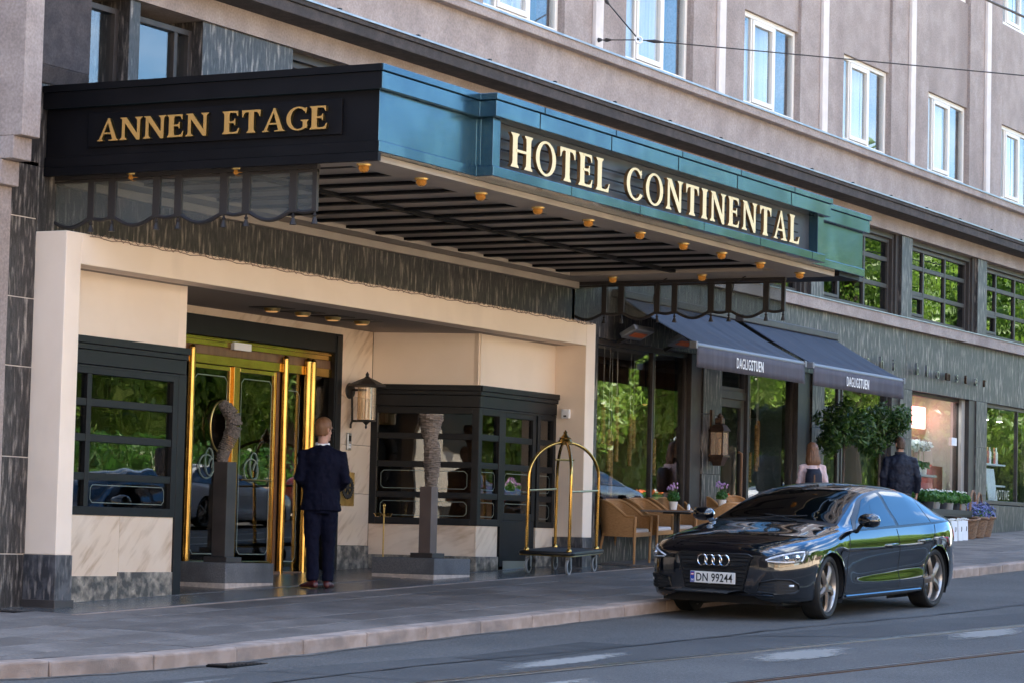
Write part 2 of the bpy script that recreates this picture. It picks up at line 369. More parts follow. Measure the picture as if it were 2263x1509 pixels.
# ------------------------------------------------------------------ mesh helpers
def gz(x, y):
    """pavement level: the street climbs towards +X and falls towards the kerb"""
    xx = max(-30.0, min(x, 42.0))
    yy = max(-9.0, min(y, 2.0))
    return 0.0365*xx + 0.02*(yy+0.365)
class MB:
    def __init__(s, org=(0, 0, 0), d=None):
        s.v = []; s.f = []; s.mi = []; s.cur = 0
        s.org = Vector((*org, 0)[:3]); s.d = None
        if d is not None:
            d = Vector((d[0], d[1], 0)).normalized()
            s.d = d; s.n = Vector((-d.y, d.x, 0))
    def P(s, p):
        if s.d is not None:
            return s.org + s.d*p[0] + s.n*p[1] + Vector((0, 0, p[2]))
        return Vector(p) + s.org
    def add(s, vs, fs):
        b = len(s.v)
        s.v += [s.P(p) for p in vs]
        s.f += [[b+i for i in f] for f in fs]
        s.mi += [s.cur]*len(fs)
        return s
    def box(s, x0, x1, y0, y1, z0, z1):
        if x1 < x0: x0, x1 = x1, x0
        if y1 < y0: y0, y1 = y1, y0
        if z1 < z0: z0, z1 = z1, z0
        return s.add([(x0, y0, z0), (x1, y0, z0), (x1, y1, z0), (x0, y1, z0), (x0, y0, z1), (x1, y0, z1), (x1, y1, z1), (x0, y1, z1)],
                     [(0, 3, 2, 1), (4, 5, 6, 7), (0, 1, 5, 4), (1, 2, 6, 5), (2, 3, 7, 6), (3, 0, 4, 7)])
    def hexa(s, lo, hi):
        """lo, hi: four points each, same winding (counter-clockwise from above)"""
        return s.add(list(lo)+list(hi), [(3, 2, 1, 0), (4, 5, 6, 7), (0, 1, 5, 4), (1, 2, 6, 5), (2, 3, 7, 6), (3, 0, 4, 7)])
    def prism(s, poly, a, b, ax='y'):
        """poly: 2-D outline (counter-clockwise) swept along ax from a to b"""
        n = len(poly)
        def p3(q, t):
            return {'y': (q[0], t, q[1]), 'x': (t, q[0], q[1]), 'z': (q[0], q[1], t)}[ax]
        vs = [p3(q, a) for q in poly]+[p3(q, b) for q in poly]
        fs = [tuple(range(n)), tuple(range(2*n-1, n-1, -1))]
        fs += [(i, i+n, (i+1) % n+n, (i+1) % n) for i in range(n)]
        return s.add(vs, fs)
    def tube(s, path, r, n=8, cap=True, closed=False):
        path = [Vector(p) for p in path]
        m = len(path)
        rs = r if isinstance(r, list) else [r]*m
        rings = []
        up = None
        for i, p in enumerate(path):
            if closed: t = path[(i+1) % m]-path[i-1]
            else: t = path[min(i+1, m-1)]-path[max(i-1, 0)]
            t.normalize()
            if up is None:
                up = Vector((0, 0, 1)) if abs(t.z) < 0.9 else Vector((1, 0, 0))
            a = t.cross(up)
            if a.length < 1e-4:
                a = t.cross(Vector((0, 1, 0)))
            a.normalize(); up = a.cross(t).normalized()
            rr = rs[i]
            rx, ry = rr if isinstance(rr, (list, tuple)) else (rr, rr)
            rings.append([p+a*(rx*math.cos(2*math.pi*k/n))+up*(ry*math.sin(2*math.pi*k/n)) for k in range(n)])
        return s.loft(rings, cap, closed)
    def loft(s, rings, cap=True, closed=False, wrap=True):
        n = len(rings[0]); m = len(rings)
        vs = [p for r in rings for p in r]
        fs = []
        for i in range(m if closed else m-1):
            j = (i+1) % m
            for k in range(n if wrap else n-1):
                l = (k+1) % n
                fs.append((i*n+k, i*n+l, j*n+l, j*n+k))
        if cap and not closed:
            fs.append(tuple(range(n-1, -1, -1))); fs.append(tuple((m-1)*n+k for k in range(n)))
        return s.add(vs, fs)
    def lathe(s, prof, c=(0, 0, 0), n=16, ax='z', cap=True):
        rings = []
        for r, h in prof:
            ring = []
            for k in range(n):
                a = 2*math.pi*k/n
                q = (r*math.cos(a), r*math.sin(a), h)
                if ax == 'y': q = (q[0], q[2], -q[1])
                if ax == 'x': q = (q[2], q[0], q[1])
                ring.append((c[0]+q[0], c[1]+q[1], c[2]+q[2]))
            rings.append(ring)
        return s.loft(rings, cap)
    def ball(s, c, rx, ry=None, rz=None, n=12, m=8):
        ry = ry or rx; rz = rz or rx
        rings = []
        for i in range(m+1):
            t = -math.pi/2+math.pi*i/m
            ct = max(math.cos(t), 0.02)
            rings.append([(c[0]+rx*ct*math.cos(2*math.pi*k/n), c[1]+ry*ct*math.sin(2*math.pi*k/n), c[2]+rz*math.sin(t)) for k in range(n)])
        return s.loft(rings, True)
    def mesh(s, name):
        me = bpy.data.meshes.new(name)
        me.from_pydata([tuple(p) for p in s.v], [], s.f)
        me.polygons.foreach_set('material_index', s.mi)
        return me
    def build(s, name, mat, parent=None, smooth=False, bevel=0.0, fix=True):
        me = s.mesh(name)
        if fix:
            bm = bmesh.new(); bm.from_mesh(me)
            bmesh.ops.recalc_face_normals(bm, faces=bm.faces)
            bm.to_mesh(me); bm.free()
        return link(name, me, mat, parent, smooth, bevel)
def link(name, me, mat, parent=None, smooth=False, bevel=0.0):
    for m in (mat if isinstance(mat, (list, tuple)) else [mat]):
        me.materials.append(MATS[m])
    o = bpy.data.objects.new(name, me)
    COL.objects.link(o)
    if parent is not None:
        o.parent = parent
    if smooth:
        me.polygons.foreach_set('use_smooth', [True]*len(me.polygons))
        if smooth != 'full':
            try: me.set_sharp_from_angle(angle=math.radians(38))
            except Exception: pass
    if bevel:
        b = o.modifiers.new('bevel', 'BEVEL'); b.width = bevel; b.segments = 2; b.limit_method = 'ANGLE'; b.angle_limit = math.radians(40)
        b.harden_normals = False
    return o
def thing(name, label, cat, loc=(0, 0, 0), rz=0.0, group=None):
    o = bpy.data.objects.new(name, None)
    COL.objects.link(o)
    o.location = loc; o.rotation_euler = (0, 0, rz); o.empty_display_size = 0.2
    tag(o, label, cat, group)
    return o
def tag(o, label, cat, group=None):
    o['label'] = label; o['category'] = cat
    if group: o['group'] = group
    return o
def struct(o):
    o['kind'] = 'structure'
    return o
def copy_tree(o, parent=None):
    c = o.copy(); COL.objects.link(c); c.parent = parent
    for ch in list(o.children): copy_tree(ch, c)
    return c
def inst(src, parent, loc, rot=(0, 0, 0), scale=(1, 1, 1), name=None):
    c = src.copy(); COL.objects.link(c); c.parent = parent
    c.location = loc; c.rotation_euler = rot; c.scale = scale
    return c
def text_mesh(txt, size, depth, sx=1.0, bold=0.0, shear=0.0, spacing=1.0):
    cu = bpy.data.curves.new('t', 'FONT')
    cu.body = txt; cu.size = size; cu.extrude = depth; cu.offset = bold; cu.shear = shear; cu.space_character = spacing
    cu.resolution_u = 4
    o = bpy.data.objects.new('t', cu); COL.objects.link(o)
    dg = bpy.context.evaluated_depsgraph_get()
    me = bpy.data.meshes.new_from_object(o.evaluated_get(dg))
    bpy.data.objects.remove(o); bpy.data.curves.remove(cu)
    for v in me.vertices: v.co.x *= sx
    me.materials.clear()
    return me
def set_front(me, M):
    """text is made in XY; M places it"""
    me.transform(M); return me
def stand(x, y, z, rz=0.0):
    return Matrix.Translation((x, y, z)) @ Matrix.Rotation(rz, 4, 'Z') @ Matrix.Rotation(math.pi/2, 4, 'X')
def wall_boxes(mb, x0, x1, z0, z1, y0, y1, holes):
    """a wall slab cut round rectangular openings (hx0, hx1, hz0, hz1)"""
    xs = sorted({x0, x1, *[max(x0, min(x1, h[0])) for h in holes], *[max(x0, min(x1, h[1])) for h in holes]})
    for a, b in zip(xs[:-1], xs[1:]):
        if b-a < 1e-4: continue
        m = (a+b)/2
        cuts = sorted([(h[2], h[3]) for h in holes if h[0] < m < h[1]])
        z = z0
        for c, d in cuts:
            if c > z+1e-4: mb.box(a, b, y0, y1, z, c)
            z = max(z, d)
        if z < z1-1e-4: mb.box(a, b, y0, y1, z, z1)
    return mb
def window(parent, x0, x1, z0, z1, y, xs, zs, fw=0.06, bw=0.035, dep=0.07, mat='frame_dark', pane='pane_bay', org=(0, 0, 0), d=None, name='window', bevel=0.004, zfun=None):
    """frame with bars at xs, zs; each pane a sub-part"""
    mb = MB(org, d)
    mb.box(x0, x0+fw, y, y+dep, z0, z1); mb.box(x1-fw, x1, y, y+dep, z0, z1)
    mb.box(x0+fw, x1-fw, y, y+dep, z0, z0+fw); mb.box(x0+fw, x1-fw, y, y+dep, z1-fw, z1)
    X = [x0+fw]+[v for q in xs for v in (q-bw/2, q+bw/2)]+[x1-fw]
    Z = [z0+fw]+[v for q in zs for v in (q-bw/2, q+bw/2)]+[z1-fw]
    for q in xs: mb.box(q-bw/2, q+bw/2, y+0.004, y+dep-0.004, z0+fw, z1-fw)
    for i in range(0, len(X), 2):
        for q in zs: mb.box(X[i], X[i+1], y+0.008, y+dep-0.008, q-bw/2, q+bw/2)
    o = mb.build(name, mat, parent, bevel=bevel)
    for i in range(0, len(X), 2):
        for j in range(0, len(Z), 2):
            g = MB(org, d)
            ym = y+dep*0.5
            g.box(X[i]-0.006, X[i+1]+0.006, ym-0.003, ym+0.003, Z[j]-0.006, Z[j+1]+0.006)
            g.build('pane', pane, o)
    return o
# ================================================================== ground
ROAD = -0.125
SLX, SLY = math.atan(0.0365), math.atan(0.02)
def sheet(name, xs, ys, dz, mat, zf=gz):
    mb = MB()
    nx, ny = len(xs), len(ys)
    mb.add([(x, y, zf(x, y)+dz) for y in ys for x in xs],
           [(j*nx+i, j*nx+i+1, (j+1)*nx+i+1, (j+1)*nx+i) for j in range(ny-1) for i in range(nx-1)])
    return mb.build(name, mat)
road = struct(sheet('road', [-2500, -400, -100, -30, -20, -10, 0, 10, 20, 30, 42, 60, 100, 400, 2500], [-2500, -500, -100, -40, -16, -9, -6, -4, 2, 30, 500, 2500], ROAD, 'asphalt'))
# kerb line: straight along the hotel, swinging in round the corner at the left
KY = -4.03
def kerb_pt(s):
    """s = distance along the kerb, 0 at X=-2.4, negative to the left (curved)"""
    if s >= 0: return Vector((-2.4+s, KY, 0)), 0.0
    R_ = 6.5
    a = min(-s/R_, 1.5)
    return Vector((-2.4-R_*math.sin(a), KY+R_*(1-math.cos(a)), 0)), -a
pave = MB()
pts = [kerb_pt(s)[0] for s in np.linspace(-9.5, 0, 16)]+[Vector((x, KY, 0)) for x in (5, 15, 25, 42, 120, 400)]
lo = []
for p in pts: lo.append((p.x, p.y+0.1, gz(p.x, p.y+0.1)-0.014))
hi = [(p.x, 3.0, gz(p.x, 3.0)-0.014) for p in pts]
pave.add(lo+hi, [(i, i+1, len(pts)+i+1, len(pts)+i) for i in range(len(pts)-1)])
pavement = struct(pave.build('pavement', 'joint'))
# kerb stones
kb = struct(MB().add([(-2.4, KY+0.02, gz(-2.4, KY)-0.3), (400, KY+0.02, gz(400, KY)-0.3), (400, KY+0.2, gz(400, KY)-0.3), (-2.4, KY+0.2, gz(-2.4, KY)-0.3)], [(0, 1, 2, 3)]).build('kerb', 'kerb_granite'))
kl = 1.03
unit = MB().box(-kl/2+0.004, kl/2-0.004, 0, 0.24, -0.30, 0).build('kerb_stone', 'kerb_granite', kb, bevel=0.018)
first = True
for i in range(-8, 26):
    s = (i+0.5)*kl
    p, a = kerb_pt(s)
    c = unit if first else inst(unit, kb, (0, 0, 0))
    first = False
    c.location = (p.x, p.y, gz(p.x, p.y)+random.uniform(-0.004, 0.003))
    c.rotation_euler = (SLY, -SLX, a+random.uniform(-0.006, 0.006))
far = MB()
for i in range(26, 60):
    s = (i+0.5)*kl
    p, a = kerb_pt(s)
    far.box(p.x-kl/2+0.005, p.x+kl/2-0.005, p.y, p.y+0.24, gz(p.x, p.y)-0.3, gz(p.x, p.y))
fo = far.build('kerb_stone_run', 'kerb_granite', kb, bevel=0.015); fo['kind'] = 'stuff'
# paving slabs (long slabs in courses along the street)
ENT = (-0.55, 11.9, -1.02)           # polished entrance floor: x range and front edge
cw = 0.55
rows = [(-3.79+k*cw) for k in range(7)]
slab_units = []
for L_ in (1.25, 0.95):
    o = MB().box(-L_/2+0.005, L_/2-0.005, -cw/2+0.006, cw/2-0.006, -0.04, 0).build('slab', 'slab_stone', pavement, bevel=0.004)
    slab_units.append([o, L_, False])
n_sl = 0
farS = MB()
for r, y0 in enumerate(rows):
    x = -8.6+0.37*(r % 3)
    while x < 46:
        su = slab_units[random.random() < 0.45]
        L_ = su[1]
        xc, yc = x+L_/2, y0+cw/2
        x += L_
        if yc > ENT[2]-0.03 and ENT[0]-0.3 < xc < ENT[1]+0.3: continue
        if xc < -2.4:
            a = math.asin(min(0.99, (-2.4-xc)/6.5)); ky = KY+6.5*(1-math.cos(a))
            if y0 < ky+0.22: continue
        z = gz(xc, yc)+random.uniform(-0.002, 0.002)
        if xc > 33 or n_sl >= 296:
            farS.box(xc-L_/2+0.004, xc+L_/2-0.004, yc-cw/2+0.004, yc+cw/2-0.004, z-0.04, z)
            continue
        n_sl += 1
        if not su[2]:
            c = su[0]; su[2] = True
        else: c = inst(su[0], pavement, (0, 0, 0))
        c.location = (xc, yc, z); c.rotation_euler = (SLY, -SLX, 0)
fs = farS.build('slab_run', 'slab_stone', pavement); fs['kind'] = 'stuff'
fill = MB(); fv = []
for q in np.linspace(-9.4, 0.2, 24):
    p, a = kerb_pt(q); nx__, ny__ = -math.sin(a), math.cos(a)
    px_, py_ = p.x+nx__*0.235, p.y+ny__*0.235
    fv += [(px_, py_, gz(px_, py_)-0.004), (px_, max(py_+0.01, -1.6), gz(px_, max(py_, -1.6))-0.004)]
fill.add(fv, [(2*i, 2*i+2, 2*i+3, 2*i+1) for i in range(23)])
fill.build('corner_slab', 'slab_stone', pavement)
# entrance floor of polished stone with dark inlaid strips
ef = struct(MB().hexa([(ENT[0], ENT[2], gz(ENT[0], ENT[2])-0.06), (ENT[1], ENT[2], gz(ENT[1], ENT[2])-0.06), (ENT[1], 1.6, gz(ENT[1], 1.6)-0.06), (ENT[0], 1.6, gz(ENT[0], 1.6)-0.06)],
                      [(ENT[0], ENT[2], gz(ENT[0], ENT[2])-0.009), (ENT[1], ENT[2], gz(ENT[1], ENT[2])-0.009), (ENT[1], 1.6, gz(ENT[1], 1.6)-0.009), (ENT[0], 1.6, gz(ENT[0], 1.6)-0.009)]).build('entrance_floor', 'tile_dark'))
tw, td = 1.02, 0.84
tu = MB().box(-tw/2+0.003, tw/2-0.003, -td/2+0.003, td/2-0.003, -0.03, 0).build('tile', 'tile_polished', ef, bevel=0.002)
ft = True
for j in range(3):
    for i in range(12):
        xc = ENT[0]+0.1+(i+0.5)*tw; yc = ENT[2]+0.09+(j+0.5)*(td+0.0)
        yc += 0.07*(j > 0)            # dark inlay between first and second course
        c = tu if ft else inst(tu, ef, (0, 0, 0)); ft = False
        c.location = (xc, yc, gz(xc, yc)); c.rotation_euler = (SLY, -SLX, 0)
edge = MB().hexa([(ENT[0], ENT[2]-0.02, gz(ENT[0], ENT[2])-0.05), (ENT[1], ENT[2]-0.02, gz(ENT[1], ENT[2])-0.05), (ENT[1], ENT[2]+0.03, gz(ENT[1], ENT[2])-0.05), (ENT[0], ENT[2]+0.03, gz(ENT[0], ENT[2])-0.05)],
                 [(ENT[0], ENT[2]-0.02, gz(ENT[0], ENT[2])+0.004), (ENT[1], ENT[2]-0.02, gz(ENT[1], ENT[2])+0.004), (ENT[1], ENT[2]+0.03, gz(ENT[1], ENT[2])+0.004), (ENT[0], ENT[2]+0.03, gz(ENT[0], ENT[2])+0.004)])
edge.build('edge_strip', 'kerb_granite', ef)
# darker asphalt lane beside the kerb, tram rails, faded line and painted sun patches
def flat_poly(name, pts, dz, mat, parent=None):
    mb = MB()
    mb.add([(x, y, gz(x, y)+ROAD+dz) for x, y in pts], [tuple(range(len(pts)))])
    return mb.build(name, mat, parent)
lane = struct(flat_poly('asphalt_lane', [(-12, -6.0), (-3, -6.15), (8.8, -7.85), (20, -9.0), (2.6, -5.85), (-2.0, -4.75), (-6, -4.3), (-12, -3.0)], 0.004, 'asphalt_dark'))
def railpath(p0, p1, ext0=-10, ext1=30, bow=0.0012):
    d = Vector((p1[0]-p0[0], p1[1]-p0[1])); d.normalize()
    out = []
    for s in np.linspace(ext0, ext1, 40):
        q = Vector(p0)+d*s
        out.append((q.x, q.y-bow*max(0, s)**2*0.5))
    return out
def strip(mb, path, w, z0, z1, off=0.0):
    vs = []; n = len(path)
    for i, (x, y) in enumerate(path):
        a = Vector(path[max(i-1, 0)]); b = Vector(path[min(i+1, n-1)]); t = (b-a).normalized(); nn = Vector((-t.y, t.x))
        for q, z in ((off-w/2, z0), (off+w/2, z0), (off+w/2, z1), (off-w/2, z1)):
            p = Vector((x, y))+nn*q
            vs.append((p.x, p.y, gz(p.x, p.y)+ROAD+z))
    fs = []
    for i in range(n-1):
        for k in range(4):
            l = (k+1) % 4
            fs.append((i*4+k, i*4+l, (i+1)*4+l, (i+1)*4+k))
    mb.add(vs, fs)
for p0, p1, lab in (((-1.825, -6.25), (6.97, -7.6), 'steel tram rail set in the asphalt, the one nearer the kerb'), ((-1.157, -7.93), (3.54, -8.66), 'rust brown tram rail set in the asphalt, farther from the kerb')):
    t = thing('tram_rail', lab, 'rail', group='tram rails in the road')
    path = railpath(p0, p1)
    a = MB(); strip(a, path, 0.055, -0.08, 0.009); a.build('rail_head', 'steel' if 'nearer' in lab else 'copper_lamp', t)
    a = MB(); strip(a, path, 0.035, -0.08, 0.0065, 0.047); a.build('groove', 'louvre', t)
    a = MB(); strip(a, path, 0.02, -0.08, 0.008, 0.075); a.build('guard_lip', 'steel', t)
def pale_patch(name, pts, lab):
    o = flat_poly(name, pts, 0.008, 'sun_and_line_paint'); struct(o)
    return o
# one faded paint line, then sunlight painted on as pale patches (image bottom)
pale_patch('line_and_sun_patch', [(-6.4, -4.60), (-3.1, -4.80), (-3.1, -4.93), (-6.4, -4.75)], '')
pale_patch('line_and_sun_patch', [(-5.6, -6.35), (-0.9, -6.95), (-0.9, -7.35), (-5.6, -6.85)], '')
pale_patch('line_and_sun_patch', [(0.3, -6.85), (3.1, -7.2), (3.1, -7.7), (0.3, -7.4)], '')
pale_patch('line_and_sun_patch', [(-1.9, -5.72), (1.2, -6.0), (1.2, -6.3), (-1.9, -6.05)], '')
pale_patch('line_and_sun_patch', [(4.0, -7.3), (6.9, -7.68), (6.9, -8.1), (4.0, -7.8)], '')
# drain grating against the kerb
dg_ = thing('drain_grating', 'small iron drain grating in the gutter below the kerb', 'drain', (-2.6, KY-0.16, gz(-2.6, KY)+ROAD))
MB().box(-0.30, 0.30, -0.10, 0.10, -0.03, 0.004).build('tray', 'louvre', dg_)
for k in range(11):
    x = -0.275+k*0.055
    MB().box(x-0.014, x+0.014, -0.095, 0.095, 0.002, 0.012).build('bar', 'iron', dg_)

# repairs, tar seams and gutter grit on the road
def wig(path, w, seed, mat, name, dz):
    r = np.random.RandomState(seed); V = []
    n = len(path)
    for i, (x, y) in enumerate(path):
        a = Vector(path[max(i-1, 0)]); b = Vector(path[min(i+1, n-1)]); t = (b-a).normalized(); nn = Vector((-t.y, t.x))
        j = 0.35*w*r.randn()
        ww = w*(0.6+0.8*r.rand())
        for q in (-ww/2, ww/2):
            p = Vector((x, y))+nn*(q+j)
            V.append((p.x, p.y, gz(p.x, p.y)+ROAD+dz))
    m = MB(); m.add(V, [(2*i, 2*i+1, 2*i+3, 2*i+2) for i in range(n-1)])
    return struct(m.build(name, mat))
gp = []
for s_ in np.linspace(-7, 34, 150):
    p, a = kerb_pt(s_); nv = Vector((math.sin(a), -math.cos(a)))
    gp.append((p.x+nv.x*0.035, p.y+nv.y*0.035))
wig(gp, 0.07, 4, 'gutter_grit', 'gutter_line', 0.0055)
wig([(x, -5.55-0.10*x-0.05*math.sin(x)) for x in np.linspace(-6, 12, 60)], 0.035, 5, 'tar', 'tar_seam', 0.009)
wig([(3.2+0.16*t, -5.9-0.18*t) for t in np.linspace(0, 12, 40)], 0.03, 6, 'tar', 'tar_seam', 0.0095)
wig([(-3.0+0.05*t+0.05*math.sin(t), -4.5-0.25*t) for t in np.linspace(0, 14, 40)], 0.018, 7, 'tar', 'tar_seam', 0.010)
wig([(9.5+0.3*t, -6.4-0.03*t+0.05*math.sin(t*2)) for t in np.linspace(0, 30, 60)], 0.02, 8, 'tar', 'tar_seam', 0.010)
struct(flat_poly('asphalt_patch', [(-0.8, -5.15), (1.5, -5.2), (1.55, -5.75), (-0.75, -5.72)], 0.007, 'asphalt_patch'))
# ================================================================== the hotel building
hotel = thing('hotel_building', 'large hotel building with pink plaster upper floors over a dark streaked stone base', 'building')
XL, XR = -0.72, 64.0
YB = 0.45           # inner face of the street wall
def part(name, mat, mb, smooth=False, bevel=0.0): return mb.build(name, mat, hotel, smooth, bevel)
# ---- upper storeys
SP = 4.075
ups = [(8.735+SP*k, 8.735+SP*k+2.23) for k in range(-2, 13)]
Z_LV = [(7.36, 8.80), (10.72, 12.16), (14.0, 15.44), (17.3, 18.74)]
mb = MB()
holes = [(a, b, z0, z1) for a, b in ups for z0, z1 in Z_LV]
wall_boxes(mb, XL, XR, 6.50, 22.0, 0.05, YB, holes)
part('upper_wall', 'plaster_pink', mb)
mb = MB()                                   # piers between the window bays stand 5 cm proud of the spandrels
ed = [XL]+[v for a, b in ups for v in (a, b)]+[XR]
for i in range(0, len(ed), 2): mb.box(ed[i], ed[i+1], 0.0, 0.052, 7.33, 22.0)
part('pier_wall', 'plaster_pink', mb)
mb = MB().box(XL, XR, 0.0, 0.052, 6.4, 7.19); part('apron_wall', 'plaster_pink', mb)
mb = MB().box(XL, XR, YB, 16.0, 21.9, 22.3); part('roof', 'roof_slate', mb)
mb = MB().box(XL, XR, 15.6, 16.0, -3, 22.0); part('rear_wall', 'plaster_pink', mb)
mb = MB().box(XL, XL+0.4, YB, 15.6, -3, 22.0); mb.box(XR-0.4, XR, YB, 15.6, -3, 22.0); part('side_wall', 'plaster_pink', mb)
for i in range(0, len(ed), 2):              # pale plaster strips down the middle of the piers
    m_ = (ed[i]+ed[i+1])/2
    if 0 < i < len(ed)-2: MB().box(m_-0.115, m_+0.115, -0.06, 0.0, 7.335, 21.8).build('pilaster_strip', 'plaster_light', hotel, bevel=0.01)
# sill course
mb = MB().box(XL-0.1, XR, -0.134, 0.0, 7.175, 7.30); part('sill_course', 'plaster_pink', mb, bevel=0.012)
fl = MB()
fl.prism([(-0.155, 7.285), (-0.155, 7.312), (0.0, 7.365), (0.0, 7.30), (-0.135, 7.30)][::-1], XL-0.1, XR, 'x')
part('sill_flashing', 'flashing', fl)
# cornice: soffit, two-step fascia, sloped metal top
mb = MB().box(XL-0.35, XR, -0.41, 0.05, 6.335, 6.46); part('cornice', 'cornice_stone', mb, bevel=0.01)
mb = MB().box(XL-0.38, XR, -0.435, 0.05, 6.462, 6.52); part('cornice_top', 'cornice_stone', mb, bevel=0.008)
fl = MB().prism([(-0.455, 6.513), (-0.455, 6.535), (0.0, 6.68), (0.0, 6.523), (-0.437, 6.523)][::-1], XL-0.38, XR, 'x')
part('cornice_flashing', 'flashing', fl)
clip0 = None
for k in range(30):                          # little clips along the flashing edge
    x = 1.2+k*1.74
    if clip0 is None:
        clip0 = MB().box(-0.02, 0.02, -0.012, 0.03, 0.0, 0.018).build('flashing_clip', 'iron', hotel); c = clip0
    else: c = inst(clip0, hotel, (0, 0, 0))
    c.location = (x, -0.44, 6.54)
# architrave band over the first-floor windows
mb = MB().box(XL, XR, -0.035, YB, 6.09, 6.335); part('architrave', 'plaster_pink', mb)
# lower band (sill of the first floor)
mb = MB().box(11.3, XR, -0.10, YB, 4.475, 4.655); part('string_course', 'plaster_pink', mb, bevel=0.008)
fl = MB().prism([(-0.12, 4.655), (-0.12, 4.672), (0.12, 4.70), (0.12, 4.66)][::-1], 11.3, XR, 'x')
part('string_flashing', 'flashing', fl)
# ---- upper windows
def upper_window(a, b, z0, z1, k):
    y = 0.105
    mb = MB()
    fw = 0.075
    mb.box(a, a+0.045, y, y+0.09, z0, z1); mb.box(b-fw, b, y, y+0.09, z0, z1)
    mb.box(a+0.045, b-fw, y, y+0.09, z0, z0+fw); mb.box(a+0.045, b-fw, y, y+0.09, z1-fw, z1)
    p1, p2 = a+0.52, a+1.42
    for q, w in ((p1, 0.04), (p2, 0.09)): mb.box(q-w/2, q+w/2, y+0.006, y+0.084, z0+fw, z1-fw)
    # opening sash
    s0, s1 = p1+0.03, p2-0.05
    for u in ((s0, s0+0.06, z0+fw+0.01, z1-fw-0.01), (s1-0.06, s1, z0+fw+0.01, z1-fw-0.01), (s0+0.06, s1-0.06, z0+fw+0.01, z0+fw+0.08), (s0+0.06, s1-0.06, z1-fw-0.08, z1-fw-0.01)):
        mb.box(u[0], u[1], y-0.012, y+0.05, u[2], u[3])
    o = mb.build('window', 'frame_white', hotel, bevel=0.005)
    for g in ((a+0.04, p1-0.015, z0+fw-0.01, z1-fw+0.01), (s0+0.05, s1-0.05, z0+fw+0.07, z1-fw-0.07), (p2+0.04, b-fw+0.01, z0+fw-0.01, z1-fw+0.01)):
        MB().box(g[0], g[1], y+0.03, y+0.036, g[2], g[3]).build('pane', 'pane_upper', o)
    # net curtain and dark side curtain behind
    def cloth(x0, x1, yy, amp, per, nm, mt):
        n = max(8, int((x1-x0)/0.05)); mm = MB()
        v = []
        for i in range(n+1):
            x = x0+(x1-x0)*i/n
            dy = amp*math.sin(x/per*6.28)+amp*0.4*math.sin(x/per*2.9)
            v += [(x, yy+dy, z0-0.1), (x, yy+dy, z1+0.1)]
        mm.add(v, [(2*i, 2*i+2, 2*i+3, 2*i+1) for i in range(n)])
        mm.build(nm, mt, o, smooth=True)
    cloth(a-0.1, b-0.36+0.1*(k % 2), 0.42, 0.03, 0.16, 'net_curtain', 'curtain')
    cloth(b-0.42, b+0.1, 0.44, 0.03, 0.2, 'side_curtain', 'curtain_dark')
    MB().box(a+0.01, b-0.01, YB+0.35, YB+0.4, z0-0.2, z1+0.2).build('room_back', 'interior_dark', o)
for k, (a, b) in enumerate(ups):
    for lv, (z0, z1) in enumerate(Z_LV[:2]):
        if lv == 0 and 2 <= k <= 8: upper_window(a, b, z0, z1, k)
        elif lv == 1 and 6 <= k <= 8: upper_window(a, b, z0, z1, k)
rest = MB()
for k, (a, b) in enumerate(ups):
    for lv, (z0, z1) in enumerate(Z_LV):
        if (lv == 0 and 2 <= k <= 8) or (lv == 1 and 6 <= k <= 8): continue
        rest.box(a, b, 0.26, 0.28, z0, z1)
rest.build('window_run', 'far_window', hotel)['kind'] = 'stuff'
# ---- first-floor (mezzanine) windows between stone posts
MZ0, MZ1 = 4.69, 6.09
posts = [(-0.72, 0.62), (1.385, 1.565), (2.68, 4.43), (7.35, 7.9), (11.45, 11.98), (15.58, 16.12), (19.71, 20.25), (23.82, 24.34), (27.85, 28.37), (31.88, 32.4), (35.9, 36.45), (40.0, 40.5), (44, XR)]
for a, b in posts:
    MB().box(a, b, 0.0, YB-0.002, MZ0-0.22 if a > 11.4 else 4.2, MZ1).build('stone_post', 'gneiss', hotel, bevel=0.005)
for (a0, a), (b, b1) in zip(posts[:-1], posts[1:]):
    w = b-a
    if w > 2.5:
        z0 = MZ0+0.02
        xs = [a+0.06+(w-0.30)*t for t in (0.30, 0.655)]
        zs = [z0+(MZ1-z0)*t for t in (0.345, 0.675)]
        mb = MB()                                  # stepped dark reveal at the right
        mb.box(b-0.14, b, 0.06, 0.40, z0, MZ1); mb.box(b-0.21, b-0.14, 0.10, 0.40, z0, MZ1)
        mb.box(a, b-0.21, 0.10, 0.40, MZ1-0.09, MZ1)
        mb.build('window_reveal', 'frame_brown', hotel, bevel=0.004)
        o = window(hotel, a, b-0.21, z0, MZ1-0.09, 0.16, xs, zs, fw=0.07, bw=0.075, dep=0.08, mat='frame_brown', pane='pane_mezz')
        mb = MB()                                  # little opening sash at the lower left
        q = (a+0.075, xs[0]-0.045, z0+0.075, zs[0]-0.045)
        for u in ((q[0], q[0]+0.05, q[2], q[3]), (q[1]-0.05, q[1], q[2], q[3]), (q[0]+0.05, q[1]-0.05, q[2], q[2]+0.05), (q[0]+0.05, q[1]-0.05, q[3]-0.05, q[3])):
            mb.box(u[0], u[1], 0.145, 0.19, u[2], u[3])
        mb.build('sash', 'frame_brown', o, bevel=0.003)
    else:
        o = window(hotel, a, b, 4.5, MZ1-0.1, 0.14, [b-0.28] if w > 0.8 else [], [], fw=0.06, bw=0.06, dep=0.1, mat='frame_brown', pane='pane_upper')
    MB().box(a, b, 1.2, 1.25, 4.3, 6.2).build('room_back', 'interior_dark', hotel)
mb = MB().box(XL+0.4, XR-0.4, YB, 4.0, 4.30, 4.47); mb.box(XL+0.4, XR-0.4, YB, 4.0, 6.15, 6.3); part('floor_slab', 'interior_dark', mb)
